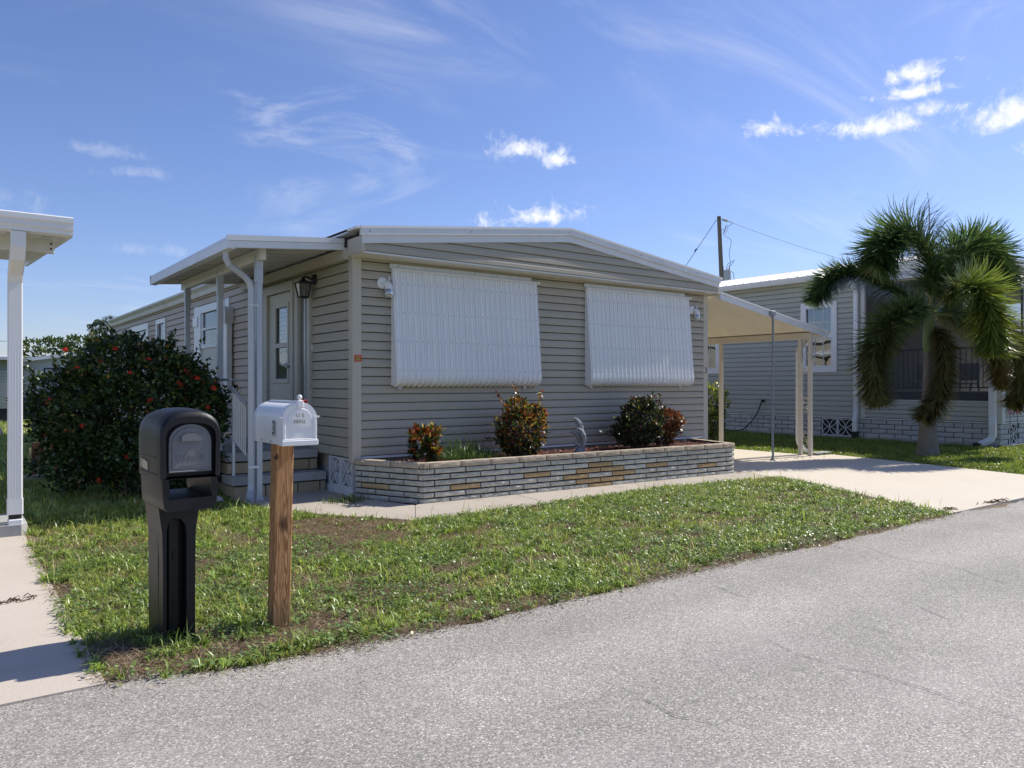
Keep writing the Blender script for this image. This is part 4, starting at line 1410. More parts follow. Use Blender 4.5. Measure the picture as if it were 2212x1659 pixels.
py_ = NP.uniform(-1.08, -0.05, n)
kp = (px_ * 0.42 - 0.05 > 0) & (py_ > -0.93 - (px_ - 0.4) * 0.028)
px_, py_ = px_[kp], py_[kp]
n = len(px_)
ph = NP.uniform(0, 6.28, n)
pos = np.stack([px_, py_, 0.452 + NP.uniform(0, 0.018, n)], 1)
dr_ = np.stack([np.cos(ph), np.sin(ph), NP.normal(0, 0.25, n)], 1)
nr_ = np.stack([NP.normal(0, 0.3, n), NP.normal(0, 0.3, n), np.ones(n)], 1)
rc = NP.random((n, 1))
cc = np.where(rc < 0.75, np.array([[0.15, 0.034, 0.026]]), np.where(rc < 0.9, np.array([[0.26, 0.085, 0.06]]), np.array([[0.36, 0.25, 0.19]]))) * NP.uniform(0.6, 1.4, (n, 1))
v, t, c = leaves(pos, dr_, nr_, NP.uniform(0.025, 0.06, n), NP.uniform(0.008, 0.018, n), cc, 0.05)
me = arrays_mesh('mulch_chips', v - np.array(pl.loc), t, c)
pl.part('mulch_chips', me, 'mulch', kind='stuff')

# ------------------------------------------------------------------ dolphin statue
RV = Vector((math.cos(YAW), -math.sin(YAW), 0))
FV = Vector((math.sin(YAW), math.cos(YAW), 0))
SBASE = Vector((3.30, -0.62, 0.455))


def sp(x, y, d=0.0):
    return SBASE + RV * ((x - 700) * 0.00045) + Vector((0, 0, (1490 - y) * 0.00045)) + FV * d


mb = MB()


def body(path, d0=0.0, d1=0.0):
    pts = [sp(p[0], p[1], d0 + (d1 - d0) * i / (len(path) - 1)) for i, p in enumerate(path)]
    rs = [p[2] * 0.00045 for p in path]
    q = catmull(pts, 22)
    rq = np.interp(np.linspace(0, 1, 22), np.linspace(0, 1, len(rs)), rs)
    mb.tube(q, list(rq), 12)


def fin(a, b, c, d, th=0.006):
    p = [sp(*a, d), sp(*b, d), sp(*c, d)]
    v0 = [tuple(q - FV * th) for q in p] + [tuple(q + FV * th) for q in p]
    mb.add(v0, [(0, 1, 2), (5, 4, 3), (0, 3, 4, 1), (1, 4, 5, 2), (2, 5, 3, 0)])


body([(450, 402, 10), (500, 398, 26), (545, 400, 46), (600, 440, 68), (670, 530, 88), (735, 640, 84), (780, 780, 70), (805, 950, 55), (800, 1150, 42), (790, 1300, 30)], 0.02, 0.05)
body([(592, 700, 10), (635, 715, 26), (680, 735, 50), (740, 800, 80), (795, 920, 98), (822, 1060, 88), (815, 1200, 62), (800, 1330, 40), (830, 1440, 24)], -0.05, -0.02)
body([(365, 838, 10), (405, 832, 28), (450, 825, 52), (530, 850, 74), (620, 930, 80), (690, 1050, 72), (720, 1200, 62), (730, 1350, 50)], 0.0, 0.02)
body([(490, 1190, 10), (530, 1190, 28), (575, 1200, 50), (650, 1240, 70), (720, 1320, 66), (750, 1420, 60)], -0.03, 0.0)
fin((745, 520), (825, 515), (800, 600), 0.025)
fin((885, 930), (945, 1010), (895, 1040), -0.035)
fin((810, 890), (850, 1000), (900, 960), -0.09)
fin((580, 590), (565, 640), (660, 620), 0.0)
fin((500, 930), (475, 985), (580, 1000), 0.0)
fin((860, 1270), (900, 1420), (800, 1400), -0.03, 0.012)
fin((600, 1290), (520, 1340), (660, 1370), -0.03, 0.015)
secs = []
for (y, rx, ry) in ((1500, 190, 150), (1455, 180, 140), (1400, 140, 110), (1340, 95, 80)):
    c_ = sp(700 - (1500 - y) * 0.05, y)
    secs.append([tuple(c_ + RV * (rx * 0.00045 * math.cos(a) * (1 + 0.12 * math.sin(3 * a + y))) + FV * (ry * 0.00045 * math.sin(a))) for a in [2 * math.pi * k / 14 for k in range(14)]])
mb.ring_sections(secs)
single('dolphin_statue', mb, 'stone_grey', 'grey cast statue of leaping dolphins standing in the planter mulch', 'statue', tuple(SBASE), smooth=True)

# ------------------------------------------------------------------ shrubs
def in_lump(p, l, k=1.0):
    return sum(((p[:, i] - l[0][i]) / (l[1][i] * k)) ** 2 for i in range(3))


def shrub(name, label, cat, base, lumps, n, L, Wd, palette, mat='leaf', shoots=0, seed=1, up=0.35, group=None, inner=0.25, stems=5, bend=0.15, rosette=False):
    rg = np.random.default_rng(seed)
    T = Thing(name, label, cat, base, group)
    wts = np.array([l[1][0] * l[1][1] + l[1][0] * l[1][2] + l[1][1] * l[1][2] for l in lumps])
    cnt = (wts / wts.sum() * n).astype(int)
    P_, D_ = [], []
    for l, k in zip(lumps, cnt):
        d = norm(rg.normal(size=(k, 3)))
        rad = np.where(rg.random(k) < inner, rg.uniform(0.35, 0.85, k), 1 - np.abs(rg.normal(0, 0.09, k)))
        # lumpy outline
        bump = 1 + 0.22 * np.sin(d[:, 0] * 7 + l[0][0] * 5 + seed) * np.sin(d[:, 2] * 6 + seed * 2) + 0.10 * np.sin(d[:, 1] * 13 + d[:, 2] * 11)
        p = np.array(l[0]) + d * np.array(l[1]) * (rad * bump)[:, None]
        P_.append(p)
        D_.append(d)
    P_, D_ = np.concatenate(P_), np.concatenate(D_)
    keep = np.ones(len(P_), bool)
    for l in lumps:
        keep &= ~((in_lump(P_, l) < 0.42) & (rg.random(len(P_)) < 0.8))
    keep &= P_[:, 2] > base[2] + 0.03
    P_, D_ = P_[keep], D_[keep]
    if rosette:
        # gather the leaves into whorls at the shoot tips
        m = max(len(P_) // 9, 1)
        ctr = P_[rg.integers(0, len(P_), m)]
        idx = np.repeat(np.arange(m), 9)
        cd = D_[rg.integers(0, len(P_), m)]
        j = rg.normal(0, 0.012, (len(idx), 3))
        P_ = ctr[idx] + j
        cen = np.mean([l[0] for l in lumps], axis=0)
        od = norm(ctr - cen)[idx]
        D_ = norm(od * 0.5 + rg.normal(0, 0.75, (len(idx), 3)) + np.array([0, 0, 0.45]))
    ex = []
    for s in range(shoots):
        q = P_[rg.integers(0, len(P_))]
        cen = np.mean([l[0] for l in lumps], axis=0)
        o_ = norm((q - cen)[None])[0]
        o_ = norm((o_ * 0.8 + np.array([0, 0, 0.75]) + rg.normal(0, 0.3, 3))[None])[0]
        ln_ = rg.uniform(0.10, 0.38) * min(1.0, 0.35 + 2.2 * max(l_[1][2] for l_ in lumps) / 1.6)
        for t_ in np.linspace(0.1, 1, 9):
            for _ in range(2):
                ex.append((q + o_ * ln_ * t_, norm((o_ * 0.5 + rg.normal(0, 0.8, 3))[None])[0]))
    if ex:
        P_ = np.concatenate([P_, np.array([e[0] for e in ex])])
        D_ = np.concatenate([D_, np.array([e[1] for e in ex])])
    k = len(P_)
    dr = norm(D_ * 0.75 + rg.normal(0, 0.55, (k, 3)) + np.array([0, 0, up]))
    nr = norm(D_ * 0.5 + rg.normal(0, 0.5, (k, 3)) + np.array([0, 0, 0.8]))
    cols = palette(P_, rg)
    v, t, c = leaves(P_, dr, nr, rg.uniform(L * 0.65, L * 1.25, k), rg.uniform(Wd * 0.7, Wd * 1.2, k), cols, bend)
    me = arrays_mesh('foliage', v - np.array(T.loc), t, c)
    T.part('foliage', me, mat, kind='stuff')
    zt = max(l[0][2] for l in lumps)
    for s in range(stems):
        l = lumps[s % len(lumps)]
        a = rg.uniform(0, 6.28)
        b0 = Vector((base[0] + 0.06 * math.cos(a) * (1 + len(lumps) * 0.3), base[1] + 0.06 * math.sin(a), base[2] - 0.02))
        e = Vector((l[0][0] + l[1][0] * 0.5 * math.cos(a), l[0][1] + l[1][1] * 0.5 * math.sin(a), l[0][2] + l[1][2] * 0.4))
        mid = b0.lerp(e, 0.5) + Vector((0.04 * math.cos(a * 2), 0.04 * math.sin(a * 3), 0.05))
        hh = (e - b0).length
        T.part('stem', MB().tube(catmull([b0, mid, e], 7), [0.013 * hh + 0.006, 0.012 * hh + 0.005, 0.010 * hh + 0.005, 0.009 * hh + 0.004, 0.007 * hh + 0.004, 0.005 * hh + 0.003, 0.003 * hh + 0.002], 6), 'bark')
    return T, P_, D_


def pal(entries, zgrad=None):
    """entries: (weight, colour); zgrad=(z0,z1,index list) shifts colourful young leaves to the top"""
    wts = np.array([e[0] for e in entries], float)
    colr = np.array([e[1] for e in entries])

    def f(P_, rg):
        n = len(P_)
        w_ = np.tile(wts, (n, 1))
        if zgrad:
            h = np.clip((P_[:, 2] - zgrad[0]) / (zgrad[1] - zgrad[0]), 0, 1)
            for i in zgrad[2]:
                w_[:, i] *= 0.12 + 1.9 * h ** 1.5
        w_ = np.cumsum(w_ / w_.sum(1, keepdims=True), 1)
        k = (rg.random((n, 1)) > w_).sum(1)
        k = np.minimum(k, len(colr) - 1)
        return colr[k] * rg.uniform(0.65, 1.35, (n, 1)) * rg.uniform(0.92, 1.08, (n, 3))
    return f


CRO = [(3, (0.035, 0.05, 0.014)), (2.2, (0.05, 0.085, 0.02)), (2.0, (0.085, 0.022, 0.018)), (1.6, (0.30, 0.06, 0.02)), (1.5, (0.48, 0.16, 0.03)), (1.1, (0.52, 0.36, 0.05)), (0.8, (0.30, 0.34, 0.06))]
shrub('croton', 'small croton with red and orange leaves at the left end of the planter', 'croton', (0.66, -0.66, 0.45),
      [((0.66, -0.66, 0.75), (0.20, 0.20, 0.15)), ((0.65, -0.64, 0.56), (0.17, 0.17, 0.12))], 640, 0.11, 0.048, pal(CRO, (0.5, 0.95, [3, 4, 5, 6])), seed=3, up=0.5, stems=4, rosette=True, group='crotons in the planter')
shrub('croton', 'tall yellow and orange speckled croton in the planter left of the statue', 'croton', (2.25, -0.60, 0.45),
      [((2.25, -0.60, 0.82), (0.33, 0.30, 0.30)), ((2.16, -0.58, 1.10), (0.15, 0.15, 0.15)), ((2.42, -0.62, 1.00), (0.17, 0.17, 0.15)), ((2.05, -0.62, 0.72), (0.18, 0.18, 0.16)), ((2.25, -0.6, 0.58), (0.25, 0.24, 0.13))], 4800, 0.066, 0.028, pal(CRO, (0.5, 1.25, [3, 4, 5, 6])), seed=5, up=0.45, shoots=14, stems=6, group='crotons in the planter')
CRD = [(5, (0.03, 0.045, 0.016)), (3, (0.045, 0.065, 0.02)), (2.0, (0.055, 0.022, 0.018)), (0.6, (0.13, 0.035, 0.02)), (0.35, (0.36, 0.30, 0.05)), (0.5, (0.22, 0.27, 0.05))]
shrub('croton', 'big dark green croton in the planter right of the statue', 'croton', (4.60, -0.60, 0.45),
      [((4.62, -0.58, 0.84), (0.35, 0.30, 0.31)), ((4.64, -0.56, 1.10), (0.19, 0.18, 0.13)), ((4.34, -0.58, 0.72), (0.22, 0.22, 0.19))], 5000, 0.066, 0.028, pal(CRD, (0.5, 1.3, [3, 4, 5])), seed=8, up=0.45, shoots=14, stems=6, group='crotons in the planter')
CRR = [(2.5, (0.05, 0.045, 0.016)), (2, (0.10, 0.03, 0.02)), (2.0, (0.22, 0.05, 0.025)), (1.6, (0.38, 0.11, 0.03)), (0.7, (0.50, 0.30, 0.06))]
shrub('croton', 'rust red croton leaning right of the big dark croton', 'croton', (5.12, -0.60, 0.45),
      [((5.20, -0.60, 0.86), (0.24, 0.23, 0.16)), ((5.12, -0.60, 0.67), (0.20, 0.2, 0.18))], 2600, 0.062, 0.026, pal(CRR, (0.5, 1.05, [2, 3, 4])), seed=12, up=0.45, shoots=8, stems=6, group='crotons in the planter')
# strappy grass between the first two crotons
sg = Thing('strap_grass', 'clump of arching green strap grass in the planter between two crotons', 'plant', (1.3, -0.6, 0.45))
n = 620
pos = np.stack([NP.uniform(0.95, 1.78, n), NP.uniform(-0.9, -0.12, n), np.full(n, 0.445)], 1)
cc = np.array([[0.07, 0.12, 0.035]]) * NP.uniform(0.6, 1.5, (n, 1)) + np.array([[0.02, 0.02, 0.0]]) * NP.random((n, 1))
hgt = np.where(pos[:, 1] > -0.5, NP.uniform(0.2, 0.40, n), NP.uniform(0.12, 0.26, n))
v, t, c = blades(pos, hgt, NP.uniform(0.006, 0.014, n), NP.uniform(0.2, 1.3, n), cc, 1.1, 0.75)
sg.part('leaves', arrays_mesh('leaves', v - np.array(sg.loc), t, c), 'grass', kind='stuff')
for k in range(9):
    a, b = random.uniform(1.0, 1.7), random.uniform(-0.5, -0.2)
    sg.part('seed_stalk', MB().tube(catmull([(a, b, 0.45), (a + random.uniform(-0.04, 0.04), b, 0.65), (a + random.uniform(-0.12, 0.12), b + random.uniform(-0.1, 0.1), 0.84)], 6), 0.0025, 4), 'stake_wood')


# ------------------------------------------------------------------ ixora bush beside the porch
BC0 = Vector((-2.20, 1.95, 0))


def bl(r, f, z, a, b, c):
    p = BC0 + RV * r + FV * f
    return ((p.x, p.y, z), (a, b, c))


IX = [(4, (0.028, 0.052, 0.016)), (4, (0.038, 0.072, 0.02)), (2.8, (0.06, 0.105, 0.026)), (0.9, (0.13, 0.165, 0.035)), (0.35, (0.22, 0.17, 0.04)), (0.12, (0.30, 0.13, 0.04))]
ixl = [bl(0, 0, 1.02, 0.98, 0.85, 0.82), bl(-0.18, 0, 1.62, 0.64, 0.58, 0.46), bl(0.40, -0.1, 1.42, 0.55, 0.5, 0.44), bl(-0.82, 0, 1.15, 0.48, 0.48, 0.48), bl(0.90, -0.15, 1.10, 0.36, 0.36, 0.46), bl(-0.55, 0, 0.6, 0.62, 0.6, 0.5), bl(0.5, -0.1, 0.5, 0.56, 0.5, 0.45)]
ixora, IP, ID = shrub('ixora_bush', 'large dark green bush with red flower clusters left of the porch', 'bush', (BC0.x, BC0.y, 0), ixl, 44000, 0.064, 0.036,
                      pal(IX, (0.3, 2.1, [3, 4])), shoots=280, seed=21, up=0.25, inner=0.38, stems=10)
FM = []
for s in range(4):
    rg = np.random.default_rng(50 + s)
    n = 30
    d = norm(rg.normal(size=(n, 3)) + np.array([0, 0, 0.55]))
    pos = d * np.array([0.055, 0.05, 0.028]) * rg.uniform(0.35, 1.15, (n, 1))
    tg = norm(np.cross(d, rg.normal(size=(n, 3))))
    v, t, c = leaves(pos, tg, d, rg.uniform(0.018, 0.03, n), rg.uniform(0.010, 0.016, n), np.ones((n, 3)), 0.1)
    v2, t2, c2 = leaves(pos, np.cross(tg, d), d, rg.uniform(0.018, 0.03, n), rg.uniform(0.010, 0.016, n), np.ones((n, 3)), 0.1)
    V, T_, C_ = merge([(v, t, c), (v2, t2, c2)])
    me = arrays_mesh('flower_cluster', V, T_)
    me.materials.append(M['flower'])
    FM.append(me)
rg = np.random.default_rng(4)
camv = np.array([CAMX, CAMY, CAMZ])
cen = np.array([BC0.x, BC0.y, 1.0])
out = norm(IP - cen)
tocam = norm(camv - IP)
sc_ = (out * tocam).sum(1)
cand = np.where((sc_ > 0.35) & (np.linalg.norm((IP - cen) / np.array([1.2, 0.95, 1.0]), axis=1) > 0.86))[0]
rg.shuffle(cand)
chosen = []
for i in cand:
    if all(np.linalg.norm(IP[i] - IP[j]) > 0.15 for j in chosen):
        chosen.append(i)
    if len(chosen) >= 40:
        break
for i in chosen:
    q = IP[i] + out[i] * 0.035
    dq = Vector(norm((out[i] * 0.7 + np.array([0, 0, 0.6]))[None])[0]).to_track_quat('Z', 'Y').to_euler()
    s = rg.uniform(0.55, 1.05)
    ixora.inst('flower_cluster', FM[rg.integers(0, 4)], tuple(q), dq, None, (s, s, s))

# ------------------------------------------------------------------ black mailbox
bm = Thing('mailbox', 'black plastic mailbox with grey door and newspaper slot on a moulded post', 'mailbox', (-3.16, -4.30, 0.0))
BX, BW = -3.15, 0.158
YF, YB = -4.73, -4.265


def hood_section(y, k, zb=0.945, half=BW, zs=1.165, zt=1.315):
    pts = [(BX - half * k, y, zb), (BX - half * k * 1.02, y, zs)]
    for i in range(1, 14):
        a = math.pi * i / 14
        ex = 0.78
        cx2, sz = math.cos(math.pi - a), math.sin(a)
        pts.append((BX + half * 1.02 * k * math.copysign(abs(cx2) ** ex, cx2), y, zs + (zt - zs) * (abs(sz) ** ex) * (0.6 + 0.4 * k)))
    pts += [(BX + half * k * 1.02, y, zs), (BX + half * k, y, zb)]
    return pts


secs = []
for (f, k, dz) in ((0.0, 0.95, -0.03), (0.012, 0.985, -0.012), (0.04, 1.0, -0.002), (0.25, 1.0, 0.008), (0.5, 1.0, 0.012), (0.75, 1.0, 0.008), (0.94, 1.0, -0.004), (0.985, 0.97, -0.02), (1.0, 0.92, -0.05)):
    secs.append(hood_section(YF + (YB - YF) * f, k, zt=1.315 + dz))
hood = MB().ring_sections(secs, False)
inner_s = [hood_section(YF, 0.95 * 0.86, zb=0.955, zt=1.255), hood_section(YF + 0.03, 0.86, zb=0.955, zt=1.262), hood_section(YF + 0.05, 0.855, zb=0.955, zt=1.26)]
n_ = len(secs[0])
rim = MB().add(secs[0] + inner_s[0], [(i, (i + 1) % n_, n_ + (i + 1) % n_, n_ + i) for i in range(n_ - 1)])
hood.v, hood.f = hood.v, hood.f
hood.add(rim.v, rim.f)
hood.ring_sections(inner_s, False, False)
hood.add(inner_s[2], [tuple(range(n_))])
hood.add(secs[-1], [tuple(range(n_))])
hood.add([(BX - BW, YF + 0.03, 0.955), (BX + BW, YF + 0.03, 0.955), (BX + BW, YB, 0.955), (BX - BW, YB, 0.955)], [(0, 1, 2, 3)])
hd = bm.part('hood', hood, 'black_plastic', smooth=True)
# lower tray, open front and back: the newspaper slot
tr = []
for y, k in ((YF + 0.012, 0.965), (YF + 0.03, 0.99), (YB - 0.03, 0.99), (YB - 0.012, 0.96)):
    w2 = BW * 0.965 * k
    o_ = [(BX - w2, y, 0.945), (BX - w2 * 0.97, y, 0.84), (BX - w2 * 0.93, y, 0.79), (BX - w2 * 0.80, y, 0.77), (BX + w2 * 0.80, y, 0.77), (BX + w2 * 0.93, y, 0.79), (BX + w2 * 0.97, y, 0.84), (BX + w2, y, 0.945)]
    i_ = [(BX + w2 - 0.035, y, 0.945), (BX + w2 * 0.97 - 0.035, y, 0.87), (BX + w2 * 0.8, y, 0.835), (BX - w2 * 0.8, y, 0.835), (BX - w2 * 0.97 + 0.035, y, 0.87), (BX - w2 + 0.035, y, 0.945)]
    tr.append(o_ + i_)
bm.part('paper_tray', MB().ring_sections(tr, True), 'black_plastic', smooth=True)
# grey door
dp = []
dw = 0.112
for i in range(13):
    a = math.pi * i / 12
    dp.append((BX - dw * math.cos(a) * 1.0, 1.135 + 0.105 * math.sin(a) ** 0.85))
dp = [(BX - dw, 0.985)] + dp + [(BX + dw, 0.985)]
dpi = [(BX + (x - BX) * 0.86, 1.10 + (z - 1.10) * 0.86) for x, z in dp]
dr = bm.part('door', MB().prism(dp, 'y', YF + 0.018, YF + 0.045), 'grey_plastic')
bm.part('raised_panel', MB().prism(dpi, 'y', YF + 0.013, YF + 0.019), 'grey_plastic', dr)
hpts = [(BX - 0.055, 1.158), (BX - 0.05, 1.175), (BX - 0.025, 1.188), (BX + 0.025, 1.188), (BX + 0.05, 1.175), (BX + 0.055, 1.158), (BX + 0.05, 1.148), (BX - 0.05, 1.148)]
bm.part('handle', MB().prism(hpts, 'y', YF - 0.006, YF + 0.015), 'grey_plastic', dr)
me = text_mesh('U.S.MAIL', 0.045, 0.0012, Matrix.Translation((BX - bm.loc[0], YF + 0.0125 - bm.loc[1], 1.055)) @ Matrix.Rotation(R(90), 4, 'X'), 0.95)
bm.part('lettering', me, 'emboss', dr)
bm.part('approval_line', MB().box(BX - 0.05, BX + 0.05, YF + 0.0115, YF + 0.0135, 1.012, 1.020), 'emboss', dr)
bm.part('hinge_bar', MB().cbox(BX - 0.115, BX + 0.115, YF + 0.012, YF + 0.03, 0.978, 0.988), 'grey_plastic', dr)
# number panel on the left side with torn stickers
xs_ = BX - BW * 1.012
pn = bm.part('number_panel', MB().cbox(xs_ - 0.004, xs_ + 0.01, -4.64, -4.31, 0.965, 0.972).cbox(xs_ - 0.004, xs_ + 0.01, -4.64, -4.31, 1.055, 1.061), 'black_plastic')
for (ya, yb, za, zb) in ((-4.365, -4.342, 0.990, 1.040), (-4.445, -4.382, 0.985, 1.037), (-4.485, -4.447, 0.980, 1.030)):
    q = [(ya, za), (yb, za + 0.003), (yb + 0.002, zb), (ya + 0.003, zb - 0.004)]
    bm.part('torn_sticker', MB().prism(q, 'x', xs_ - 0.0035, xs_ + 0.002), 'sticker', pn)
# post: two flanks arching into the box, recessed centre
pw, pt_ = 0.088, 0.112
fl = [(BX - pw, -0.02), (BX - pw, 0.45), (BX - pw - 0.004, 0.62), (BX - 0.103, 0.70), (BX - pt_, 0.775), (BX + pt_, 0.775), (BX + 0.103, 0.70), (BX + pw + 0.004, 0.62), (BX + pw, 0.45), (BX + pw, -0.02),
      (BX + 0.040, -0.02), (BX + 0.040, 0.60), (BX + 0.034, 0.655), (BX + 0.012, 0.69), (BX - 0.03, 0.70), (BX - 0.055, 0.685), (BX - 0.066, 0.64), (BX - 0.068, 0.58), (BX - 0.068, -0.02)]
po = bm.part('post', MB().prism(fl, 'y', -4.51, -4.42), 'black_plastic')
bm.part('post_back', MB().prism([(BX - pw, -0.02), (BX - pw - 0.004, 0.62), (BX - pt_, 0.772), (BX + pt_, 0.772), (BX + pw + 0.004, 0.62), (BX + pw, -0.02)], 'y', -4.42, -4.22), 'black_plastic', po)
bm.part('centre_rib', MB().cbox(BX - 0.045, BX + 0.02, -4.45, -4.41, -0.02, 0.69, 0.006), 'black_plastic', po)
for z in (0.17, 0.45):
    bm.part('slot', MB().cbox(BX - 0.02, BX - 0.002, -4.455, -4.448, z, z + 0.05, 0.002), 'black_plastic', po)

bm.e.rotation_euler = (0, 0, R(3))
bm.e.location.x -= 0.015

# ------------------------------------------------------------------ white mailbox
wm = Thing('mailbox', 'white metal mailbox numbered 3 with ball finial on a brown wooden post', 'mailbox', (-2.60, -4.57, 0.0))
wp = MB()
c0, c1 = (-2.605, -4.575), (-2.578, -4.57)
h_ = 0.049
secs = []
for (f) in (0.0, 0.25, 0.5, 0.75, 1.0):
    x, y = c0[0] + (c1[0] - c0[0]) * f, c0[1] + (c1[1] - c0[1]) * f
    z = -0.05 + 1.155 * f
    q = 0.005
    hx, hy = h_ + 0.0045, h_
    secs.append([(x - hx + q, y - hy, z), (x + hx - q, y - hy, z), (x + hx, y - hy + q, z), (x + hx, y + hy - q, z), (x + hx - q, y + hy, z), (x - hx + q, y + hy, z), (x - hx, y + hy - q, z), (x - hx, y - hy + q, z)])
wm.part('wooden_post', wp.ring_sections(secs), 'pine')
WX, WH = -2.560, 0.104
WF, WB = -4.80, -4.31
Z0, ZS, ZT = 1.105, 1.262, 1.352


def arch(half, z0, zs, zt, y, n=14):
    p = [(WX - half, y, z0), (WX - half, y, zs)]
    for i in range(1, n):
        a = math.pi * i / n
        p.append((WX - half * math.cos(a), y, zs + (zt - zs) * math.sin(a)))
    return p + [(WX + half, y, zs), (WX + half, y, z0)]


bodyb = MB().ring_sections([arch(WH - 0.006, Z0, ZS, ZT - 0.006, WF + 0.004), arch(WH - 0.004, Z0, ZS, ZT - 0.004, WF + 0.02), arch(WH - 0.004, Z0, ZS, ZT - 0.004, WB - 0.012), arch(WH, Z0, ZS, ZT, WB - 0.012), arch(WH, Z0, ZS, ZT, WB)])
bd = wm.part('box', bodyb, 'white_clean', smooth=True)
wm.part('front_collar', MB().ring_sections([arch(WH + 0.003, Z0 - 0.002, ZS, ZT + 0.003, WF + 0.005), arch(WH + 0.003, Z0 - 0.002, ZS, ZT + 0.003, WF + 0.04)]), 'white_clean', bd)
dr = wm.part('door', MB().ring_sections([arch(WH - 0.004, Z0 + 0.004, ZS, ZT - 0.004, WF + 0.004), arch(WH, Z0 + 0.002, ZS, ZT, WF - 0.006)][::-1]), 'white_clean')
wm.part('door_panel', MB().ring_sections([arch(WH * 0.66, Z0 + 0.105, ZS - 0.005, ZT - 0.035, WF - 0.0085), arch(WH * 0.68, Z0 + 0.102, ZS - 0.005, ZT - 0.032, WF - 0.0055)]), 'white_clean', dr)
wm.part('door_sill', MB().cbox(WX - WH - 0.006, WX + WH + 0.006, WF - 0.018, WF + 0.02, Z0 - 0.004, Z0 + 0.028, 0.004).cbox(WX - WH - 0.002, WX + WH + 0.002, WF - 0.012, WF, Z0 + 0.0285, Z0 + 0.036, 0.003), 'white_clean', dr)
for s in (-1, 1):
    wm.part('pilaster', MB().cbox(WX + s * (WH - 0.010) - 0.009, WX + s * (WH - 0.010) + 0.009, WF - 0.011, WF - 0.003, Z0 + 0.037, ZS - 0.012, 0.003), 'white_clean', dr)
    wm.part('capital', MB().prism([(WX + s * (WH - 0.02), ZS - 0.012), (WX + s * (WH + 0.018), ZS + 0.004), (WX + s * (WH + 0.016), ZS + 0.010), (WX + s * (WH - 0.02), ZS + 0.008)], 'y', WF - 0.010, WF + 0.02), 'white_clean', dr)
wm.part('ridge_strip', MB().cbox(WX - 0.013, WX + 0.013, WF + 0.04, WB - 0.01, ZT - 0.004, ZT + 0.008, 0.003), 'white_clean', bd)
fn = wm.part('finial_block', MB().cbox(WX - 0.017, WX + 0.017, WF - 0.018, WF + 0.015, ZT - 0.028, ZT + 0.012, 0.003).cbox(WX - 0.022, WX + 0.022, WF - 0.005, WF + 0.04, ZT - 0.01, ZT + 0.013, 0.003), 'white_clean')
wm.part('finial_ball', MB().tube([(WX, WF, ZT + 0.01), (WX, WF, ZT + 0.02)], 0.007, 8).sphere((WX, WF, ZT + 0.031), 0.0155, 14, 8), 'white_clean', fn, True)
for (txt, z, s_) in (('U S', 1.276, 0.032), ('MAIL', 1.240, 0.032)):
    me = text_mesh(txt, s_, 0.001, Matrix.Translation((WX - wm.loc[0], WF - 0.0115 - wm.loc[1], z)) @ Matrix.Rotation(R(90), 4, 'X'), 1.1)
    wm.part('lettering', me, 'text_grey', dr)
xs_ = WX - WH
pn = wm.part('number_plate', MB().cbox(xs_ - 0.0015, xs_ + 0.004, -4.695, -4.635, 1.150, 1.245, 0.0005), 'plate')
me = text_mesh('3', 0.115, 0.0006, Matrix.Translation((xs_ - 0.0022 - wm.loc[0], -4.665 - wm.loc[1], 1.197)) @ Matrix.Rotation(R(-90), 4, 'Z') @ Matrix.Rotation(R(90), 4, 'X'))
wm.part('numeral', me, 'text_black', pn)
sb = MB()
for y in (-4.44, -4.61):
    sb.disc((xs_ + 0.001, y, 1.118), (-1, 0, 0), 0.005, 0.004, 8)
wm.part('screw', sb, 'rivet', bd)
wm.part('signal_flag', MB().cbox(WX + WH + 0.002, WX + WH + 0.008, -4.64, -4.60, 1.20, 1.36, 0.002).cbox(WX + WH + 0.002, WX + WH + 0.008, -4.64, -4.56, 1.335, 1.365, 0.002), 'red')

# ------------------------------------------------------------------ carport
cp = Thing('carport', 'cream metal carport with sloping flat roof on posts right of the home', 'carport', (9.9, 0, 0))


def cz(x):
    return 3.085 - (x - 6.93) * 0.1655


def slope_slab(x0, x1, y0, y1, dz0, dz1):
    vs = [(x0, y0, cz(x0) + dz0), (x1, y0, cz(x1) + dz0), (x1, y1, cz(x1) + dz0), (x0, y1, cz(x0) + dz0), (x0, y0, cz(x0) + dz1), (x1, y0, cz(x1) + dz1), (x1, y1, cz(x1) + dz1), (x0, y1, cz(x0) + dz1)]
    return MB().add(vs, [(0, 3, 2, 1), (4, 5, 6, 7), (0, 1, 5, 4), (1, 2, 6, 5), (2, 3, 7, 6), (3, 0, 4, 7)])


cp.part('roof_panel', slope_slab(6.98, 10.32, -0.20, 6.8, -0.075, -0.02), 'cream_under')
cp.part('front_fascia', slope_slab(6.98, 10.36, -0.245, -0.205, -0.10, 0.0), 'white')
cp.part('front_drip_edge', slope_slab(6.98, 10.37, -0.262, -0.18, 0.002, 0.034), 'roof_white')
cp.part('gutter', MB().prism([(10.325, cz(10.3) - 0.11), (10.39, cz(10.3) - 0.11), (10.42, cz(10.3) - 0.03), (10.40, cz(10.3) + 0.02), (10.325, cz(10.3) + 0.02)], 'y', -0.26, 6.8), 'white')
cp.part('beam', MB().cbox(9.86, 9.94, -0.20, 6.7, 2.37, 2.50), 'cream_post')
for y in (-0.16, 0.06, 2.06, 4.1, 6.2):
    p_ = cp.part('post', MB().cbox(9.862, 9.938, y - 0.038, y + 0.038, 0.0, 2.37, 0.005), 'cream_post')
    cp.part('post_bracket', MB().cbox(9.856, 9.944, y - 0.044, y + 0.044, 2.36, 2.47, 0.003), 'cream_post', p_)


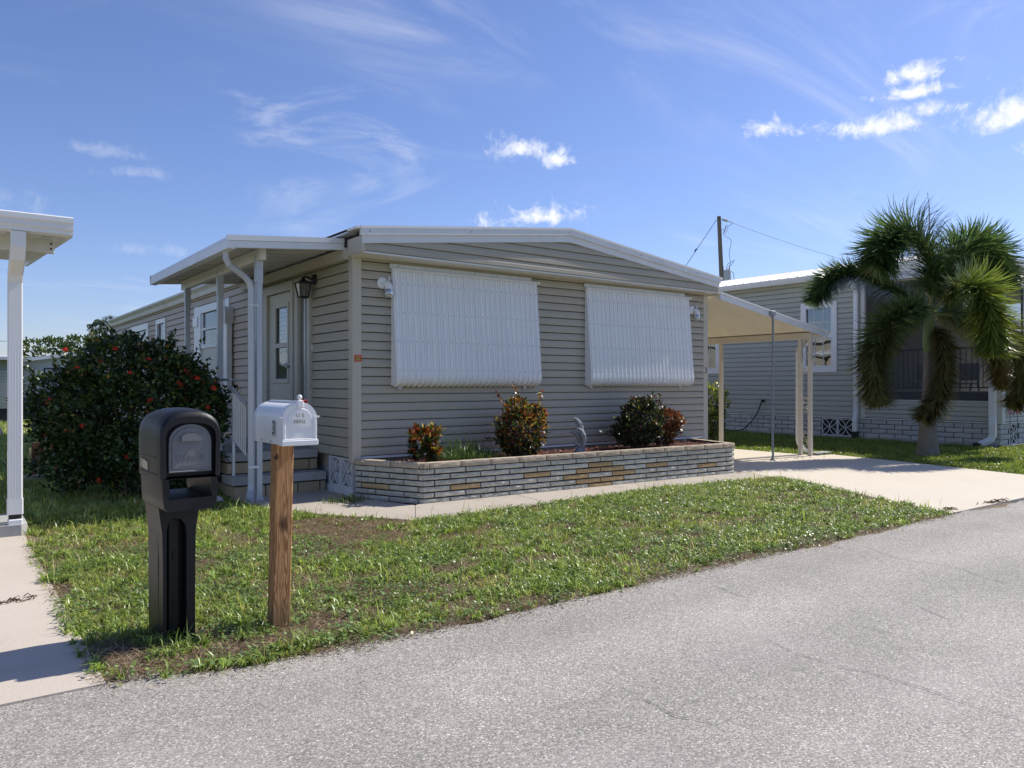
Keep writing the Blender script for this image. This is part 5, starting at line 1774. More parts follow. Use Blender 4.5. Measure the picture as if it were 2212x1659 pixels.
def scroll(cy, cz_, r, sgn, turns=1.35, n=22):
    pts = []
    for i in range(n):
        f = i / (n - 1)
        a = f * turns * 2 * math.pi
        rr_ = r * (1 - 0.62 * f)
        pts.append((9.9, cy + sgn * rr_ * math.cos(a), cz_ + rr_ * math.sin(a)))
    return pts


for (z, s) in ((2.02, 1), (1.72, -1), (1.12, 1), (0.94, -1), (0.42, 1), (0.26, -1)):
    cp.part('scroll', MB().tube(scroll(-0.05, z, 0.078, s), 0.0055, 5), 'cream_post')
cp.part('downspout', MB().rect_tube([(10.36, 0.2, 2.42), (10.30, 0.2, 2.30), (10.0, 0.17, 2.18), (9.97, 0.16, 2.1), (9.97, 0.16, 0.32), (10.0, 0.15, 0.22), (10.16, 0.10, 0.07), (10.24, 0.07, 0.04)], 0.085, 0.065, (0, 1, 0), 0.25), 'white')
single('splash_block', MB().cbox(10.2, 10.75, -0.12, 0.12, 0.0, 0.045, 0.01), 'step', 'grey concrete splash block under the carport downspout', 'splash block', (10.4, 0, 0))
single('prop_pole', MB().tube([(8.44, -0.30, 0.0), (8.455, -0.30, 0.12), (8.46, -0.285, 0.4), (8.475, -0.285, 2.72), (8.47, -0.285, 2.80)], [0.030, 0.021, 0.021, 0.021, 0.021], 10).disc((8.44, -0.30, 0.012), (0, 0, 1), 0.05, 0.012, 12).cbox(8.40, 8.54, -0.30, -0.265, 2.76, 2.85), 'galv', 'weathered grey metal pole propped against the carport roof edge', 'pole', (8.44, -0.30, 0), smooth=True)

# ------------------------------------------------------------------ right neighbour
NX = 15.4
nb = Thing('neighbour_house', 'grey vinyl sided house with white ribbed metal roof behind the palm', 'house', (NX, 1.8, 0))
nbw = nb.part('wall', MB().box(NX + 0.09, 24, 1.86, 25, 0.3, 4.33), 'nb_trim')
nops = [(2.52, 3.62, 1.78, 3.73), (6.45, 7.55, 1.78, 3.73), (11.5, 12.6, 1.78, 3.73)]
siding(nb, nbw, sidewall(NX), 1.80, 13.0, 0.57, 4.33, 0.14, 'nb_siding', nops, profile_dutch, 3.7)
nb.part('rear_siding', MB().box(NX + 0.0, NX + 0.05, 13.0, 25, 0.57, 4.33), 'nb_siding', nbw)
nb.part('corner_post', MB().cbox(NX - 0.025, NX + 0.1, 1.74, 1.86, 0.55, 4.3, 0.006), 'nb_trim')
for (ya, yb, za, zb) in nops:
    w_ = nb.part('window', MB().cbox(NX - 0.05, NX + 0.03, ya, ya + 0.17, za, zb).cbox(NX - 0.05, NX + 0.03, yb - 0.17, yb, za, zb).cbox(NX - 0.05, NX + 0.03, ya + 0.17, yb - 0.17, zb - 0.17, zb).cbox(NX - 0.05, NX + 0.03, ya + 0.17, yb - 0.17, za, za + 0.19), 'white_clean')
    nb.part('meeting_rail', MB().cbox(NX - 0.03, NX + 0.02, ya + 0.17, yb - 0.17, (za + zb) / 2 - 0.035, (za + zb) / 2 + 0.035), 'white_clean', w_)
    zm = (za + zb) / 2
    for (z0, z1) in ((za + 0.19, zm - 0.035), (zm + 0.035, zb - 0.17)):
        nb.part('pane', MB().box(NX + 0.006, NX + 0.010, ya + 0.17, yb - 0.17, z0, z1), 'glass', w_)
        for k in (1, 2):
            y = ya + 0.17 + (yb - ya - 0.34) * k / 3
            nb.part('muntin', MB().box(NX - 0.002, NX + 0.012, y - 0.009, y + 0.009, z0, z1), 'white', w_)
        nb.part('muntin', MB().box(NX - 0.004, NX + 0.013, ya + 0.17, yb - 0.17, (z0 + z1) / 2 - 0.009, (z0 + z1) / 2 + 0.009), 'white', w_)
    nb.part('interior', MB().box(NX + 0.075, NX + 0.085, ya + 0.1, yb - 0.1, za + 0.1, zb - 0.1), 'dark', w_)
# skirting of white split brick with breeze blocks
core_s = nb.part('skirting', MB().box(NX + 0.012, 24, -1.50, 25, -0.03, 0.535), 'mortar')
nb.part('footing', MB().cbox(NX - 0.035, NX + 0.05, -1.58, 25, -0.03, 0.045, 0.008).cbox(NX - 0.035, 24, -1.585, -1.45, -0.03, 0.0445, 0.008), 'step', core_s)
nb.part('ledge_strip', MB().cbox(NX - 0.02, NX + 0.04, -1.55, 25, 0.538, 0.567, 0.004).cbox(NX - 0.0195, 24, -1.56, -1.49, 0.5385, 0.5665, 0.004), 'white', core_s)
NBR = brick_set(0.40, 0.108, 0.05, 'brick_nb', 5, 0.008)
for r in range(4):
    zc = 0.105 + 0.122 * r
    y = -1.52 - (0.2 if r % 2 else 0.0)
    while y < 12.0:
        a, b = max(y, -1.52), y + 0.413
        # breeze block bays
        for (va, vb) in ((2.05, 3.0), (6.6, 7.55)):
            if a < vb and b > va:
                if a < va - 0.06:
                    b = va
                elif b > vb + 0.06:
                    a = vb
                else:
                    a = b
        if b - a > 0.05:
            nb.inst('brick', NBR[random.randrange(5)], (NX, (a + b) / 2, zc), (0, 0, -math.pi / 2), core_s, ((b - a - 0.02) / 0.40, 1, 1))
        y += 0.413
    x = NX - (0.2 if r % 2 else 0.0)
    while x < NX + 6:
        a, b = max(x, NX), x + 0.413
        if not (NX + 0.42 < (a + b) / 2 < NX + 0.98) and b - a > 0.06:
            nb.inst('brick', NBR[random.randrange(5)], ((a + b) / 2, -1.515, zc), (0, 0, 0), core_s, ((b - a - 0.02) / 0.40, 1, 1))
        x += 0.413
for ya in (2.06, 2.53, 6.61, 7.08):
    vent_block(nb, lambda a, o, z, ya=ya: (NX - o, ya + a, 0.05 + z), None, 0.46, 0.475, 'block', core_s)
vent_block(nb, lambda a, o, z: (NX + 0.47 + a, -1.52 - o, 0.05 + z), None, 0.46, 0.475, 'block', core_s)
# screened front porch
siding(nb, None, sidewall(NX), -1.50, 1.74, 0.57, 1.03, 0.115, 'nb_siding', (), profile_dutch, 5)
siding(nb, None, front(-1.53), NX + 0.12, NX + 7, 0.57, 1.03, 0.115, 'nb_siding', (), profile_dutch, 5)
nb.part('porch_deck', MB().box(NX + 0.02, 24, -1.49, 1.85, 0.9, 1.03), 'step')
nb.part('sill_trim', MB().cbox(NX - 0.02, NX + 0.05, -1.52, 1.74, 1.032, 1.06).cbox(NX + 0.05, 24, -1.545, -1.48, 1.0325, 1.0605), 'nb_trim')
nb.part('kick_panel', MB().box(NX + 0.005, NX + 0.02, -1.46, 1.72, 1.061, 1.27).box(NX + 0.1, 24, -1.53, -1.515, 1.061, 1.27), 'kick')
nb.part('screen_rail', MB().cbox(NX - 0.01, NX + 0.04, -1.46, 1.73, 1.271, 1.295).cbox(NX + 0.1, 24, -1.545, -1.50, 1.2715, 1.2955), 'rail_grey')
nb.part('screen_panel', MB().add([(NX + 0.012, -1.45, 1.296), (NX + 0.012, 1.73, 1.296), (NX + 0.012, 1.73, 4.05), (NX + 0.012, -1.45, 4.05)], [(0, 1, 2, 3)]), 'screen')
nb.part('screen_panel', MB().add([(NX + 0.08, -1.522, 1.296), (24, -1.522, 1.296), (24, -1.522, 4.05), (NX + 0.08, -1.522, 4.05)], [(0, 1, 2, 3)]), 'screen')
for y in (0.15,):
    nb.part('screen_stud', MB().cbox(NX - 0.005, NX + 0.05, y - 0.03, y + 0.03, 1.296, 4.05), 'rail_grey')
for x in (NX + 1.2, NX + 2.4, NX + 3.6):
    nb.part('screen_stud', MB().cbox(x - 0.03, x + 0.03, -1.54, -1.49, 1.296, 4.05), 'rail_grey')
nb.part('corner_column', MB().cbox(NX - 0.03, NX + 0.14, -1.56, -1.43, 0.568, 4.1, 0.006), 'nb_trim')
nb.part('porch_back_wall', MB().box(NX + 0.1, 24, 1.80, 1.858, 1.03, 4.2), 'room')
nb.part('porch_ceiling', MB().box(NX - 0.02, 24, -1.60, 1.80, 4.085, 4.11), 'nb_trim')
nb.part('porch_fascia', MB().cbox(NX - 0.22, NX - 0.14, -1.85, 1.75, 4.10, 4.30, 0.01).cbox(NX - 0.14, 24, -1.86, -1.80, 4.105, 4.305, 0.01), 'white')
nb.part('porch_eave', MB().box(NX - 0.14, 24, -1.80, 1.75, 4.115, 4.14), 'white')
rr = nb.part('railing_top', MB().cbox(NX + 0.09, NX + 0.14, -1.42, 1.72, 2.30, 2.345).cbox(NX + 0.14, 24, -1.42, -1.37, 2.3005, 2.3455), 'rail_grey')
nb.part('railing_bottom', MB().cbox(NX + 0.10, NX + 0.13, -1.42, 1.72, 1.36, 1.39).cbox(NX + 0.13, 22, -1.41, -1.38, 1.3605, 1.3905), 'rail_grey', rr)
for k in range(25):
    y = -1.34 + 0.125 * k
    nb.part('baluster', MB().cbox(NX + 0.107, NX + 0.123, y - 0.008, y + 0.008, 1.39, 2.30, 0.001), 'rail_grey', rr)
for k in range(20):
    x = NX + 0.25 + 0.125 * k
    nb.part('baluster', MB().cbox(x - 0.008, x + 0.008, -1.403, -1.387, 1.39, 2.30, 0.001), 'rail_grey', rr)
# roof
EX, EZ, RGX, RGZ = NX - 0.30, 4.46, 19.8, 5.36


def nrz(x):
    return EZ + (x - EX) / (RGX - EX) * (RGZ - EZ)


nr = nb.part('roof', MB().add([(EX, 1.55, EZ), (RGX, 1.55, RGZ), (RGX, 25.5, RGZ), (EX, 25.5, EZ), (25, 1.55, 4.46), (25, 25.5, 4.46)], [(0, 1, 2, 3), (1, 4, 5, 2)]), 'roof_white')
k = 0
y = 1.7
while y < 20:
    vs = [(EX - 0.02, y - 0.03, EZ), (EX - 0.02, y - 0.012, EZ + 0.028), (EX - 0.02, y + 0.012, EZ + 0.028), (EX - 0.02, y + 0.03, EZ), (RGX, y - 0.03, RGZ), (RGX, y - 0.012, RGZ + 0.028), (RGX, y + 0.012, RGZ + 0.028), (RGX, y + 0.03, RGZ)]
    nb.part('roof_rib', MB().add(vs, [(0, 4, 5, 1), (1, 5, 6, 2), (2, 6, 7, 3), (0, 1, 2, 3)]), 'roof_white', nr)
    y += 0.305
nb.part('ridge_cap', MB().add([(RGX - 0.16, 1.5, RGZ - 0.01), (RGX, 1.5, RGZ + 0.05), (RGX + 0.16, 1.5, RGZ - 0.01), (RGX - 0.16, 25.5, RGZ - 0.01), (RGX, 25.5, RGZ + 0.05), (RGX + 0.16, 25.5, RGZ - 0.01)], [(0, 1, 4, 3), (1, 2, 5, 4)]), 'roof_white', nr)
nb.part('gutter', MB().prism([(EX - 0.03, 4.30), (EX + 0.07, 4.30), (EX + 0.07, 4.445), (EX - 0.07, 4.445), (EX - 0.06, 4.38)], 'y', 1.55, 25.4), 'white')
nb.part('eave_soffit', MB().box(EX + 0.07, NX + 0.1, 1.55, 25.4, 4.31, 4.33), 'white')
nb.part('gable_end', MB().prism([(NX - 0.2, 4.30), (24.8, 4.30), (24.8, 4.46), (RGX, RGZ - 0.03), (EX + 0.05, EZ - 0.01)], 'y', 1.60, 1.70), 'nb_siding')
for (pth, lab) in (([(EX + 0.02, 1.98, 4.32), (EX + 0.02, 1.98, 4.18), (NX - 0.10, 1.96, 3.98), (NX - 0.075, 1.95, 3.9), (NX - 0.075, 1.95, 0.72), (NX - 0.09, 1.95, 0.62), (NX - 0.125, 1.95, 0.5), (NX - 0.125, 1.95, 0.2)], 0),
                   ([(NX - 0.16, -1.30, 4.12), (NX - 0.16, -1.30, 3.98), (NX - 0.10, -1.36, 3.72), (NX - 0.075, -1.37, 3.64), (NX - 0.075, -1.37, 0.78), (NX - 0.09, -1.38, 0.68), (NX - 0.14, -1.40, 0.52), (NX - 0.14, -1.40, 0.27), (NX - 0.17, -1.36, 0.17), (NX - 0.34, -1.20, 0.06)], 1)):
    d_ = nb.part('downspout', MB().rect_tube(pth, 0.15 if lab else 0.12, 0.095, (0, 1, 0), 0.22), 'white_clean')
    if lab == 0:
        nb.part('drain_boot', MB().rect_tube([(NX - 0.125, 1.95, 0.2), (NX - 0.125, 1.95, 0.02)], 0.15, 0.12, (0, 1, 0)), 'hose', d_)
    else:
        nb.part('outlet', MB().rect_tube([(NX - 0.33, -1.205, 0.062), (NX - 0.42, -1.13, 0.035)], 0.15, 0.085, (0, 1, 0)), 'hose', d_)
for (x) in (NX + 0.26, NX + 0.66):
    fo = single('garden_flag', MB().tube([(x - 0.02, -1.63, 0.0), (x, -1.60, 0.95)], 0.006, 5), 'black_metal', 'small striped flag on a stick against the porch front, %s one' % ('nearer the corner' if x < NX + 0.4 else 'farther right'), 'flag', (x, -1.63, 0), 'small flags before the porch')
    child_mesh('cloth', MB().add([(x - 0.01, -1.606, 0.93), (x + 0.02, -1.61, 0.92), (x + 0.11, -1.63, 0.70), (x - 0.05, -1.62, 0.73), (x - 0.09, -1.60, 0.80), (x + 0.03, -1.65, 0.78)], [(0, 4, 3, 5), (0, 5, 2, 1)]), 'flag', fo)
    child_mesh('canton', MB().add([(x - 0.012, -1.612, 0.93), (x + 0.02, -1.616, 0.92), (x + 0.03, -1.642, 0.86), (x - 0.03, -1.618, 0.87)], [(0, 3, 2, 1)]), 'flag_blue', fo)
# porch chair seen through the screen
for (cx3, cy3, nm) in ((NX + 0.9, -0.35, 'pale metal porch chair behind the railing, nearer the corner'), (NX + 1.0, 0.75, 'pale metal porch chair behind the railing, nearer the house wall')):
    ch = Thing('porch_chair', nm, 'chair', (cx3, cy3, 1.03), 'chairs on the screened porch')
    ch.part('seat', MB().cbox(cx3 - 0.24, cx3 + 0.24, cy3 - 0.24, cy3 + 0.24, 1.45, 1.49), 'furn')
    ch.part('backrest', MB().cbox(cx3 + 0.22, cx3 + 0.26, cy3 - 0.24, cy3 + 0.24, 1.55, 1.98), 'furn')
    for sx in (-0.22, 0.24):
        for sy in (-0.22, 0.22):
            ch.part('leg', MB().cbox(cx3 + sx - 0.015, cx3 + sx + 0.015, cy3 + sy - 0.015, cy3 + sy + 0.015, 1.03, 1.45 if sx < 0 else 1.98), 'furn')
hs = Thing('garden_hose', 'black hose hanging from a wall spigot on the grey house', 'hose', (NX - 0.1, 5.0, 0.0))
hs.part('spigot', MB().tube([(NX - 0.01, 4.85, 0.96), (NX - 0.10, 4.85, 0.96), (NX - 0.13, 4.86, 0.92)], 0.03, 8).disc((NX - 0.08, 4.85, 0.98), (0, 0, 1), 0.05, 0.02, 8), 'hose')
hs.part('hose', MB().tube(catmull([(NX - 0.13, 4.86, 0.93), (NX - 0.13, 5.0, 0.6), (NX - 0.14, 5.25, 0.3), (NX - 0.16, 5.6, 0.06), (NX - 0.2, 6.3, 0.03)], 24), 0.018, 6), 'hose', smooth=True)


# ------------------------------------------------------------------ foxtail palm
PB = Vector((12.02, -1.47, 0.0))
palm = Thing('palm_tree', 'foxtail palm with bushy drooping fronds on the lawn before the grey house', 'palm', tuple(PB))
secs = []
prof_t = [(-0.05, 0.235), (0.0, 0.225), (0.12, 0.205), (0.35, 0.185), (0.7, 0.150), (1.0, 0.118), (1.3, 0.105), (1.7, 0.098), (2.1, 0.095)]
zz = np.linspace(-0.05, 2.1, 46)
rr_ = np.interp(zz, [p[0] for p in prof_t], [p[1] for p in prof_t])
for i, (z, r) in enumerate(zip(zz, rr_)):
    r = r * (1.0 + (0.025 if i % 3 == 0 else -0.008))
    secs.append([(PB.x + 0.02 * z + r * math.cos(a) * (1 + 0.03 * math.sin(4 * a + z * 3)), PB.y + r * math.sin(a), z) for a in [2 * math.pi * k / 18 for k in range(18)]])
palm.part('trunk', MB().ring_sections(secs), 'palm_bark', smooth=True)
TOP = PB + Vector((0.045, 0, 2.1))
cs = []
for (z, r) in ((0, 0.098), (0.15, 0.115), (0.4, 0.11), (0.7, 0.085), (0.95, 0.055), (1.15, 0.03)):
    cs.append([(TOP.x + r * math.cos(a), TOP.y + r * math.sin(a), TOP.z + z) for a in [2 * math.pi * k / 14 for k in range(14)]])
palm.part('crownshaft', MB().ring_sections(cs), 'crownshaft', smooth=True)
CRN = TOP + Vector((0, 0, 0.82))
PXM = 0.00636
G1, G2, G3 = (0.105, 0.165, 0.06), (0.20, 0.25, 0.055), (0.17, 0.155, 0.06)
fr_spec = [   # control points: (right px, down px, depth m), colour, tip colour, leaflet length
    ([(5, 0, 0), (18, -110, 0.05), (-8, -205, 0.0), (-65, -252, -0.05), (-130, -232, -0.1), (-178, -165, -0.15)], G1, G1, 0.68),
    ([(0, 0, 0), (-105, -85, 0.2), (-205, -138, 0.35), (-285, -125, 0.4), (-345, -55, 0.4)], G1, G1, 0.40),
    ([(0, 0, 0), (60, -110, 0.3), (145, -215, 0.5), (225, -235, 0.6), (285, -190, 0.65), (312, -120, 0.65)], G1, G1, 0.56),
    ([(0, 0, 0), (-80, -10, -0.35), (-170, 40, -0.6), (-222, 120, -0.7), (-232, 205, -0.75), (-222, 262, -0.75)], G1, G3, 0.52),
    ([(5, 0, 0), (40, -60, -0.45), (66, -70, -0.85), (80, -15, -1.1), (86, 55, -1.2), (90, 105, -1.22)], G2, G2, 0.56),
    ([(0, 15, 0), (12, 90, -0.35), (10, 180, -0.45), (-12, 260, -0.5), (-52, 325, -0.5)], G3, G3, 0.40),
    ([(0, 0, 0), (120, 20, -0.2), (215, 60, -0.3), (262, 135, -0.35), (268, 215, -0.35), (248, 280, -0.35)], G1, (0.20, 0.15, 0.045), 0.46),
    ([(0, 0, 0), (150, -10, 0.6), (270, 30, 1.0), (330, 120, 1.1), (345, 220, 1.1)], G1, (0.26, 0.17, 0.05), 0.46),
]
for fi, (cpts, ca, cb, LL) in enumerate(fr_spec):
    rg = np.random.default_rng(100 + fi)
    pts = [CRN + RV * (p[0] * PXM) + Vector((0, 0, -p[1] * PXM)) + FV * p[2] for p in cpts]
    cv = catmull(pts, 60)
    rach = palm.part('frond', MB().tube(cv, list(np.linspace(0.026, 0.005, 60)), 6), 'crownshaft', smooth=True)
    P_, D_, L_, C_, N_ = [], [], [], [], []
    tot_l = sum((cv[i + 1] - cv[i]).length for i in range(59))
    nodes = int(tot_l / 0.025)
    for s in range(nodes):
        f = 0.10 + 0.90 * s / (nodes - 1)
        x = f * 59
        i = min(int(x), 58)
        p = cv[i].lerp(cv[i + 1], x - i)
        t = (cv[i + 1] - cv[i]).normalized()
        a = t.orthogonal().normalized()
        b = t.cross(a)
        env = min(1.0, 0.4 + 2.2 * f) * min(1.0, 0.55 + 2.6 * (1 - f))
        for q in range(16):
            an = 2 * math.pi * (q + rg.random()) / 16 + s * 0.7
            rad = a * math.cos(an) + b * math.sin(an)
            d = rad * rg.uniform(0.75, 1.0) + t * rg.uniform(0.45, 1.0) + Vector((0, 0, -0.34))
            P_.append(p)
            D_.append(d.normalized())
            N_.append(t)
            L_.append(LL * 1.38 * env * rg.uniform(0.7, 1.1))
            cc = np.array(ca) * (1 - f) + np.array(cb) * f
            C_.append(cc * rg.uniform(0.6, 1.5))
    P_, D_, N_, L_, C_ = np.array(P_), np.array(D_), np.array(N_), np.array(L_), np.array(C_)
    # some dry yellow tips
    dry = rg.random(len(P_)) < (0.02 if fi not in (5, 6, 7) else 0.16)
    C_[dry] = np.array([0.22, 0.15, 0.05]) * rg.uniform(0.7, 1.3, (dry.sum(), 1))
    v, t, c = leaves(P_, D_, N_, L_, rg.uniform(0.020, 0.036, len(P_)), C_, 0.18)
    me = arrays_mesh('leaflets', v - np.array(palm.loc), t, c)
    palm.part('leaflets', me, 'frond', rach, kind='stuff')
palm.part('spear_leaf', MB().tube([CRN + Vector((0, 0, 0.1)), CRN + RV * -0.12 + Vector((0, 0, 0.26)) - FV * 0.3, CRN + RV * -0.33 + Vector((0, 0, 0.36)) - FV * 0.5], [0.022, 0.018, 0.010], 6), 'pale_wood')

# lime shrub between the homes
shrub('lime_shrub', 'yellow green shrub between the carport post and the grey house', 'shrub', (11.75, 3.9, 0), [((11.75, 3.9, 1.0), (0.42, 0.42, 0.42)), ((11.8, 3.9, 0.55), (0.35, 0.35, 0.4))], 1500, 0.11, 0.05,
      pal([(3, (0.42, 0.42, 0.06)), (2, (0.22, 0.30, 0.05)), (2, (0.06, 0.10, 0.02))], (0.4, 1.3, [0])), seed=31, stems=5)

# ------------------------------------------------------------------ utility pole, transformer and wires
up = Thing('utility_pole', 'wooden utility pole with grey transformer and fuse cutout beyond the roofs', 'utility pole', (31.6, 19.1, 0))
up.part('pole', MB().tube([(31.72, 19.05, -0.2), (31.48, 19.16, 7.24), (31.35, 19.26, 11.0)], [0.17, 0.13, 0.11], 12), 'pole_wood', smooth=True)


def upp(x, y):
    """from the 1438-wide close view of the pole top"""
    u, v = (2700 + x * 0.1808) / 1.8228, (830 + y * 0.1808) / 1.8228
    k = 44.0 / 1670.0
    return Vector((CAMX, CAMY, CAMZ)) + RV * ((u - 1106) * k) + FV * 44.0 + Vector((0, 0, (829.5 - v) * k))


up.part('transformer', MB().tube([upp(895, 1750), upp(895, 1330), upp(895, 1300), upp(895, 1290)], [0.235, 0.235, 0.22, 0.1], 16), 'transformer', smooth=True)
for (x, y0, y1, r) in ((898, 1290, 1215, 0.03), (950, 1285, 1190, 0.04), (822, 1290, 1210, 0.02)):
    up.part('bushing', MB().tube([upp(x, y0), upp(x, (y0 + y1) / 2), upp(x, y1)], [r * 1.4, r, r * 0.8], 8), 'porcelain')
up.part('fuse_cutout', MB().tube([upp(820, 490), upp(885, 325)], 0.035, 8).tube([upp(860, 500), upp(925, 350)], 0.02, 6).tube([upp(770, 418), upp(820, 402)], 0.02, 6), 'porcelain')
up.part('dead_end_insulator', MB().tube([upp(760, 182), upp(800, 188)], 0.02, 6).tube([upp(800, 188), upp(910, 222)], [0.07, 0.075], 10).tube([upp(910, 222), upp(1020, 264)], 0.025, 6), 'porcelain')
up.part('jumper_wire', MB().tube(catmull([upp(1020, 264), upp(990, 305), upp(940, 325), upp(885, 320)], 14), 0.012, 5), 'cable')
up.part('drop_wire', MB().tube(catmull([upp(820, 500), upp(870, 560), upp(960, 610), upp(992, 680), upp(965, 820), upp(948, 950), upp(970, 1080), upp(965, 1190)], 32), 0.014, 5), 'cable')
up.part('lead_wire', MB().tube(catmull([upp(898, 1215), upp(920, 1160), upp(1000, 1110), upp(1058, 1075), upp(1030, 1130), upp(965, 1200)], 20), 0.014, 5), 'cable')
up.part('arrester', MB().tube([upp(985, 1320), upp(1045, 1355), upp(1040, 1420), upp(1065, 1495)], 0.018, 5), 'cable')
wr = Thing('power_line', 'thin power line running from the utility pole down to the right', 'wire', tuple(upp(1020, 264)))
e_ = Vector((62.0, 20.0, 9.9))
s_ = upp(1020, 264)
wr.part('conductor', MB().tube([s_.lerp(e_, f) - Vector((0, 0, 1.6 * 4 * f * (1 - f) * 0.35)) for f in np.linspace(0, 1, 20)], 0.014, 5), 'cable')
gw = Thing('guy_wire', 'slanting guy wire with turnbuckle left of the utility pole', 'wire', tuple(upp(670, 200)))
e2 = upp(-700, 2250)
gw.part('strand', MB().tube([upp(670, 200), e2], 0.016, 5), 'cable')
gw.part('turnbuckle', MB().tube([upp(240, 825), upp(195, 890)], 0.045, 6), 'black_metal')
an = Thing('antenna_mast', 'thin antenna mast rising behind the palm crown', 'antenna', (22.5, 3.4, 4.7))
an.part('mast', MB().tube([(22.5, 3.4, 4.6), (22.48, 3.43, 7.45)], 0.022, 6), 'galv')
an.part('whip', MB().tube([(22.48, 3.43, 7.4), (22.42, 3.46, 7.9)], 0.010, 5), 'galv')

# ------------------------------------------------------------------ left neighbour's carport
lc = Thing('neighbour_canopy', 'white metal canopy roof corner with square downspout post at the left edge', 'canopy', (-3.67, -0.25, 0))
def lz(y):
    return 2.93 + (y + 0.70) * 0.066


def lbar(x0, x1, y0, y1, dz0, dz1):
    vs = [(x0, y0, lz(y0) + dz0), (x1, y0, lz(y0) + dz0), (x1, y1, lz(y1) + dz0), (x0, y1, lz(y1) + dz0), (x0, y0, lz(y0) + dz1), (x1, y0, lz(y0) + dz1), (x1, y1, lz(y1) + dz1), (x0, y1, lz(y1) + dz1)]
    return MB().add(vs, [(0, 3, 2, 1), (4, 5, 6, 7), (0, 1, 5, 4), (1, 2, 6, 5), (2, 3, 7, 6), (3, 0, 4, 7)])


lc.part('roof_panel', lbar(-10, -3.27, -0.70, 4.1, 0.0, 0.04), 'white')
for k in range(14):
    x = -3.42 - 0.30 * k
    lc.part('panel_rib', lbar(x - 0.012, x + 0.012, -0.56, 4.08, -0.035, 0.002), 'white')
lc.part('front_gutter', MB().prism([(-0.765, 3.045), (-0.80, 3.03), (-0.80, 2.985), (-0.785, 2.97), (-0.785, 2.925), (-0.765, 2.91), (-0.765, 2.875), (-0.70, 2.86), (-0.695, 3.05)], 'x', -10, -3.235), 'white_clean')
lc.part('side_fascia', lbar(-3.27, -3.235, -0.692, 4.1, -0.07, 0.11), 'white_clean')
lc.part('beam', MB().cbox(-10, -3.34, -0.28, -0.20, 2.76, 2.892, 0.006), 'cream')
bt = MB()
for z in (2.80, 2.85):
    bt.disc((-3.37, -0.2815, z), (0, -1, 0), 0.010, 0.006, 8)
lc.part('bolt', bt, 'black_metal')
lc.part('post', MB().cbox(-3.715, -3.635, -0.27, -0.19, 0.0, 2.76, 0.006), 'white')
dsn = lc.part('downspout', MB().rect_tube([(-3.675, -0.72, 2.87), (-3.675, -0.71, 2.74), (-3.675, -0.65, 2.64), (-3.675, -0.40, 2.53), (-3.675, -0.35, 2.44), (-3.675, -0.345, 0.42), (-3.675, -0.345, 0.24)], 0.122, 0.085, (1, 0, 0), 0.16), 'white_clean')
for k in range(5):
    x = -3.72 + 0.0225 * k
    lc.part('flute', MB().cbox(x - 0.003, x + 0.003, -0.3915, -0.386, 0.30, 2.42, 0.001), 'white_clean', dsn)
lc.part('collar', MB().rect_tube([(-3.675, -0.345, 0.36), (-3.675, -0.345, 0.21)], 0.132, 0.094, (1, 0, 0), 0.16), 'white_clean', dsn)
lc.part('drain_adapter', MB().rect_tube([(-3.675, -0.345, 0.215), (-3.675, -0.345, 0.12)], 0.105, 0.075, (1, 0, 0), 0.3), 'hose', dsn)
lc.part('base_block', MB().cbox(-3.735, -3.615, -0.40, -0.29, 0.1, 0.165, 0.01), 'white', dsn)
kb = single('kerb_block', MB().prism([(-3.9, -0.42), (-3.63, -0.44), (-3.575, -0.36), (-3.575, 0.4), (-3.9, 0.4)], 'z', 0.0, 0.115), 'step', 'grey concrete kerb block under the white downspout at left', 'kerb', (-3.7, -0.1, 0))
gp = Thing('garden_post', 'white garden post with pointed cap cut by the left picture edge', 'post', (-3.66, 3.4, 0))
gp.part('shaft', MB().tube([(-3.66, 3.4, 0.0), (-3.66, 3.4, 0.80)], 0.05, 12), 'white_clean', smooth=True)
gp.part('cap', MB().tube([(-3.66, 3.4, 0.78), (-3.66, 3.4, 0.80), (-3.66, 3.4, 0.90), (-3.66, 3.4, 0.96)], [0.085, 0.088, 0.05, 0.03], 12), 'white_clean', smooth=True)
gp.part('knob', MB().sphere((-3.66, 3.4, 0.985), 0.035, 10, 6), 'black_metal')
sk = Thing('wooden_stake', 'short brown board stake with pale wooden frame beside the bush', 'stake', (-3.06, 4.75, 0))
sk.part('board', MB().cbox(-3.13, -2.98, 4.75, 4.78, -0.05, 0.56, 0.004), 'stake_wood')
sk.part('frame', MB().cbox(-3.17, -3.145, 4.72, 4.76, 0.26, 0.48, 0.003).cbox(-2.975, -2.95, 4.72, 4.76, 0.26, 0.48, 0.003).cbox(-3.17, -2.95, 4.715, 4.75, 0.235, 0.26, 0.003), 'pale_wood')
sk.part('batten', MB().cbox(-3.06, -3.03, 4.715, 4.75, -0.03, 0.235, 0.003), 'pale_wood')
single('edging_stone', MB().cbox(-3.42, -2.98, 4.42, 4.56, -0.02, 0.085, 0.02), 'walk', 'long pale edging stone on the grass before the wooden stake', 'stone', (-3.2, 4.5, 0))
single('field_stone', MB().sphere((-1.62, 0.55, 0.04), 0.16, 10, 6, (1, 0.6, 0.42)), 'step', 'grey stone lying on the grass by the porch downspout', 'stone', (-1.62, 0.55, 0), smooth=True)

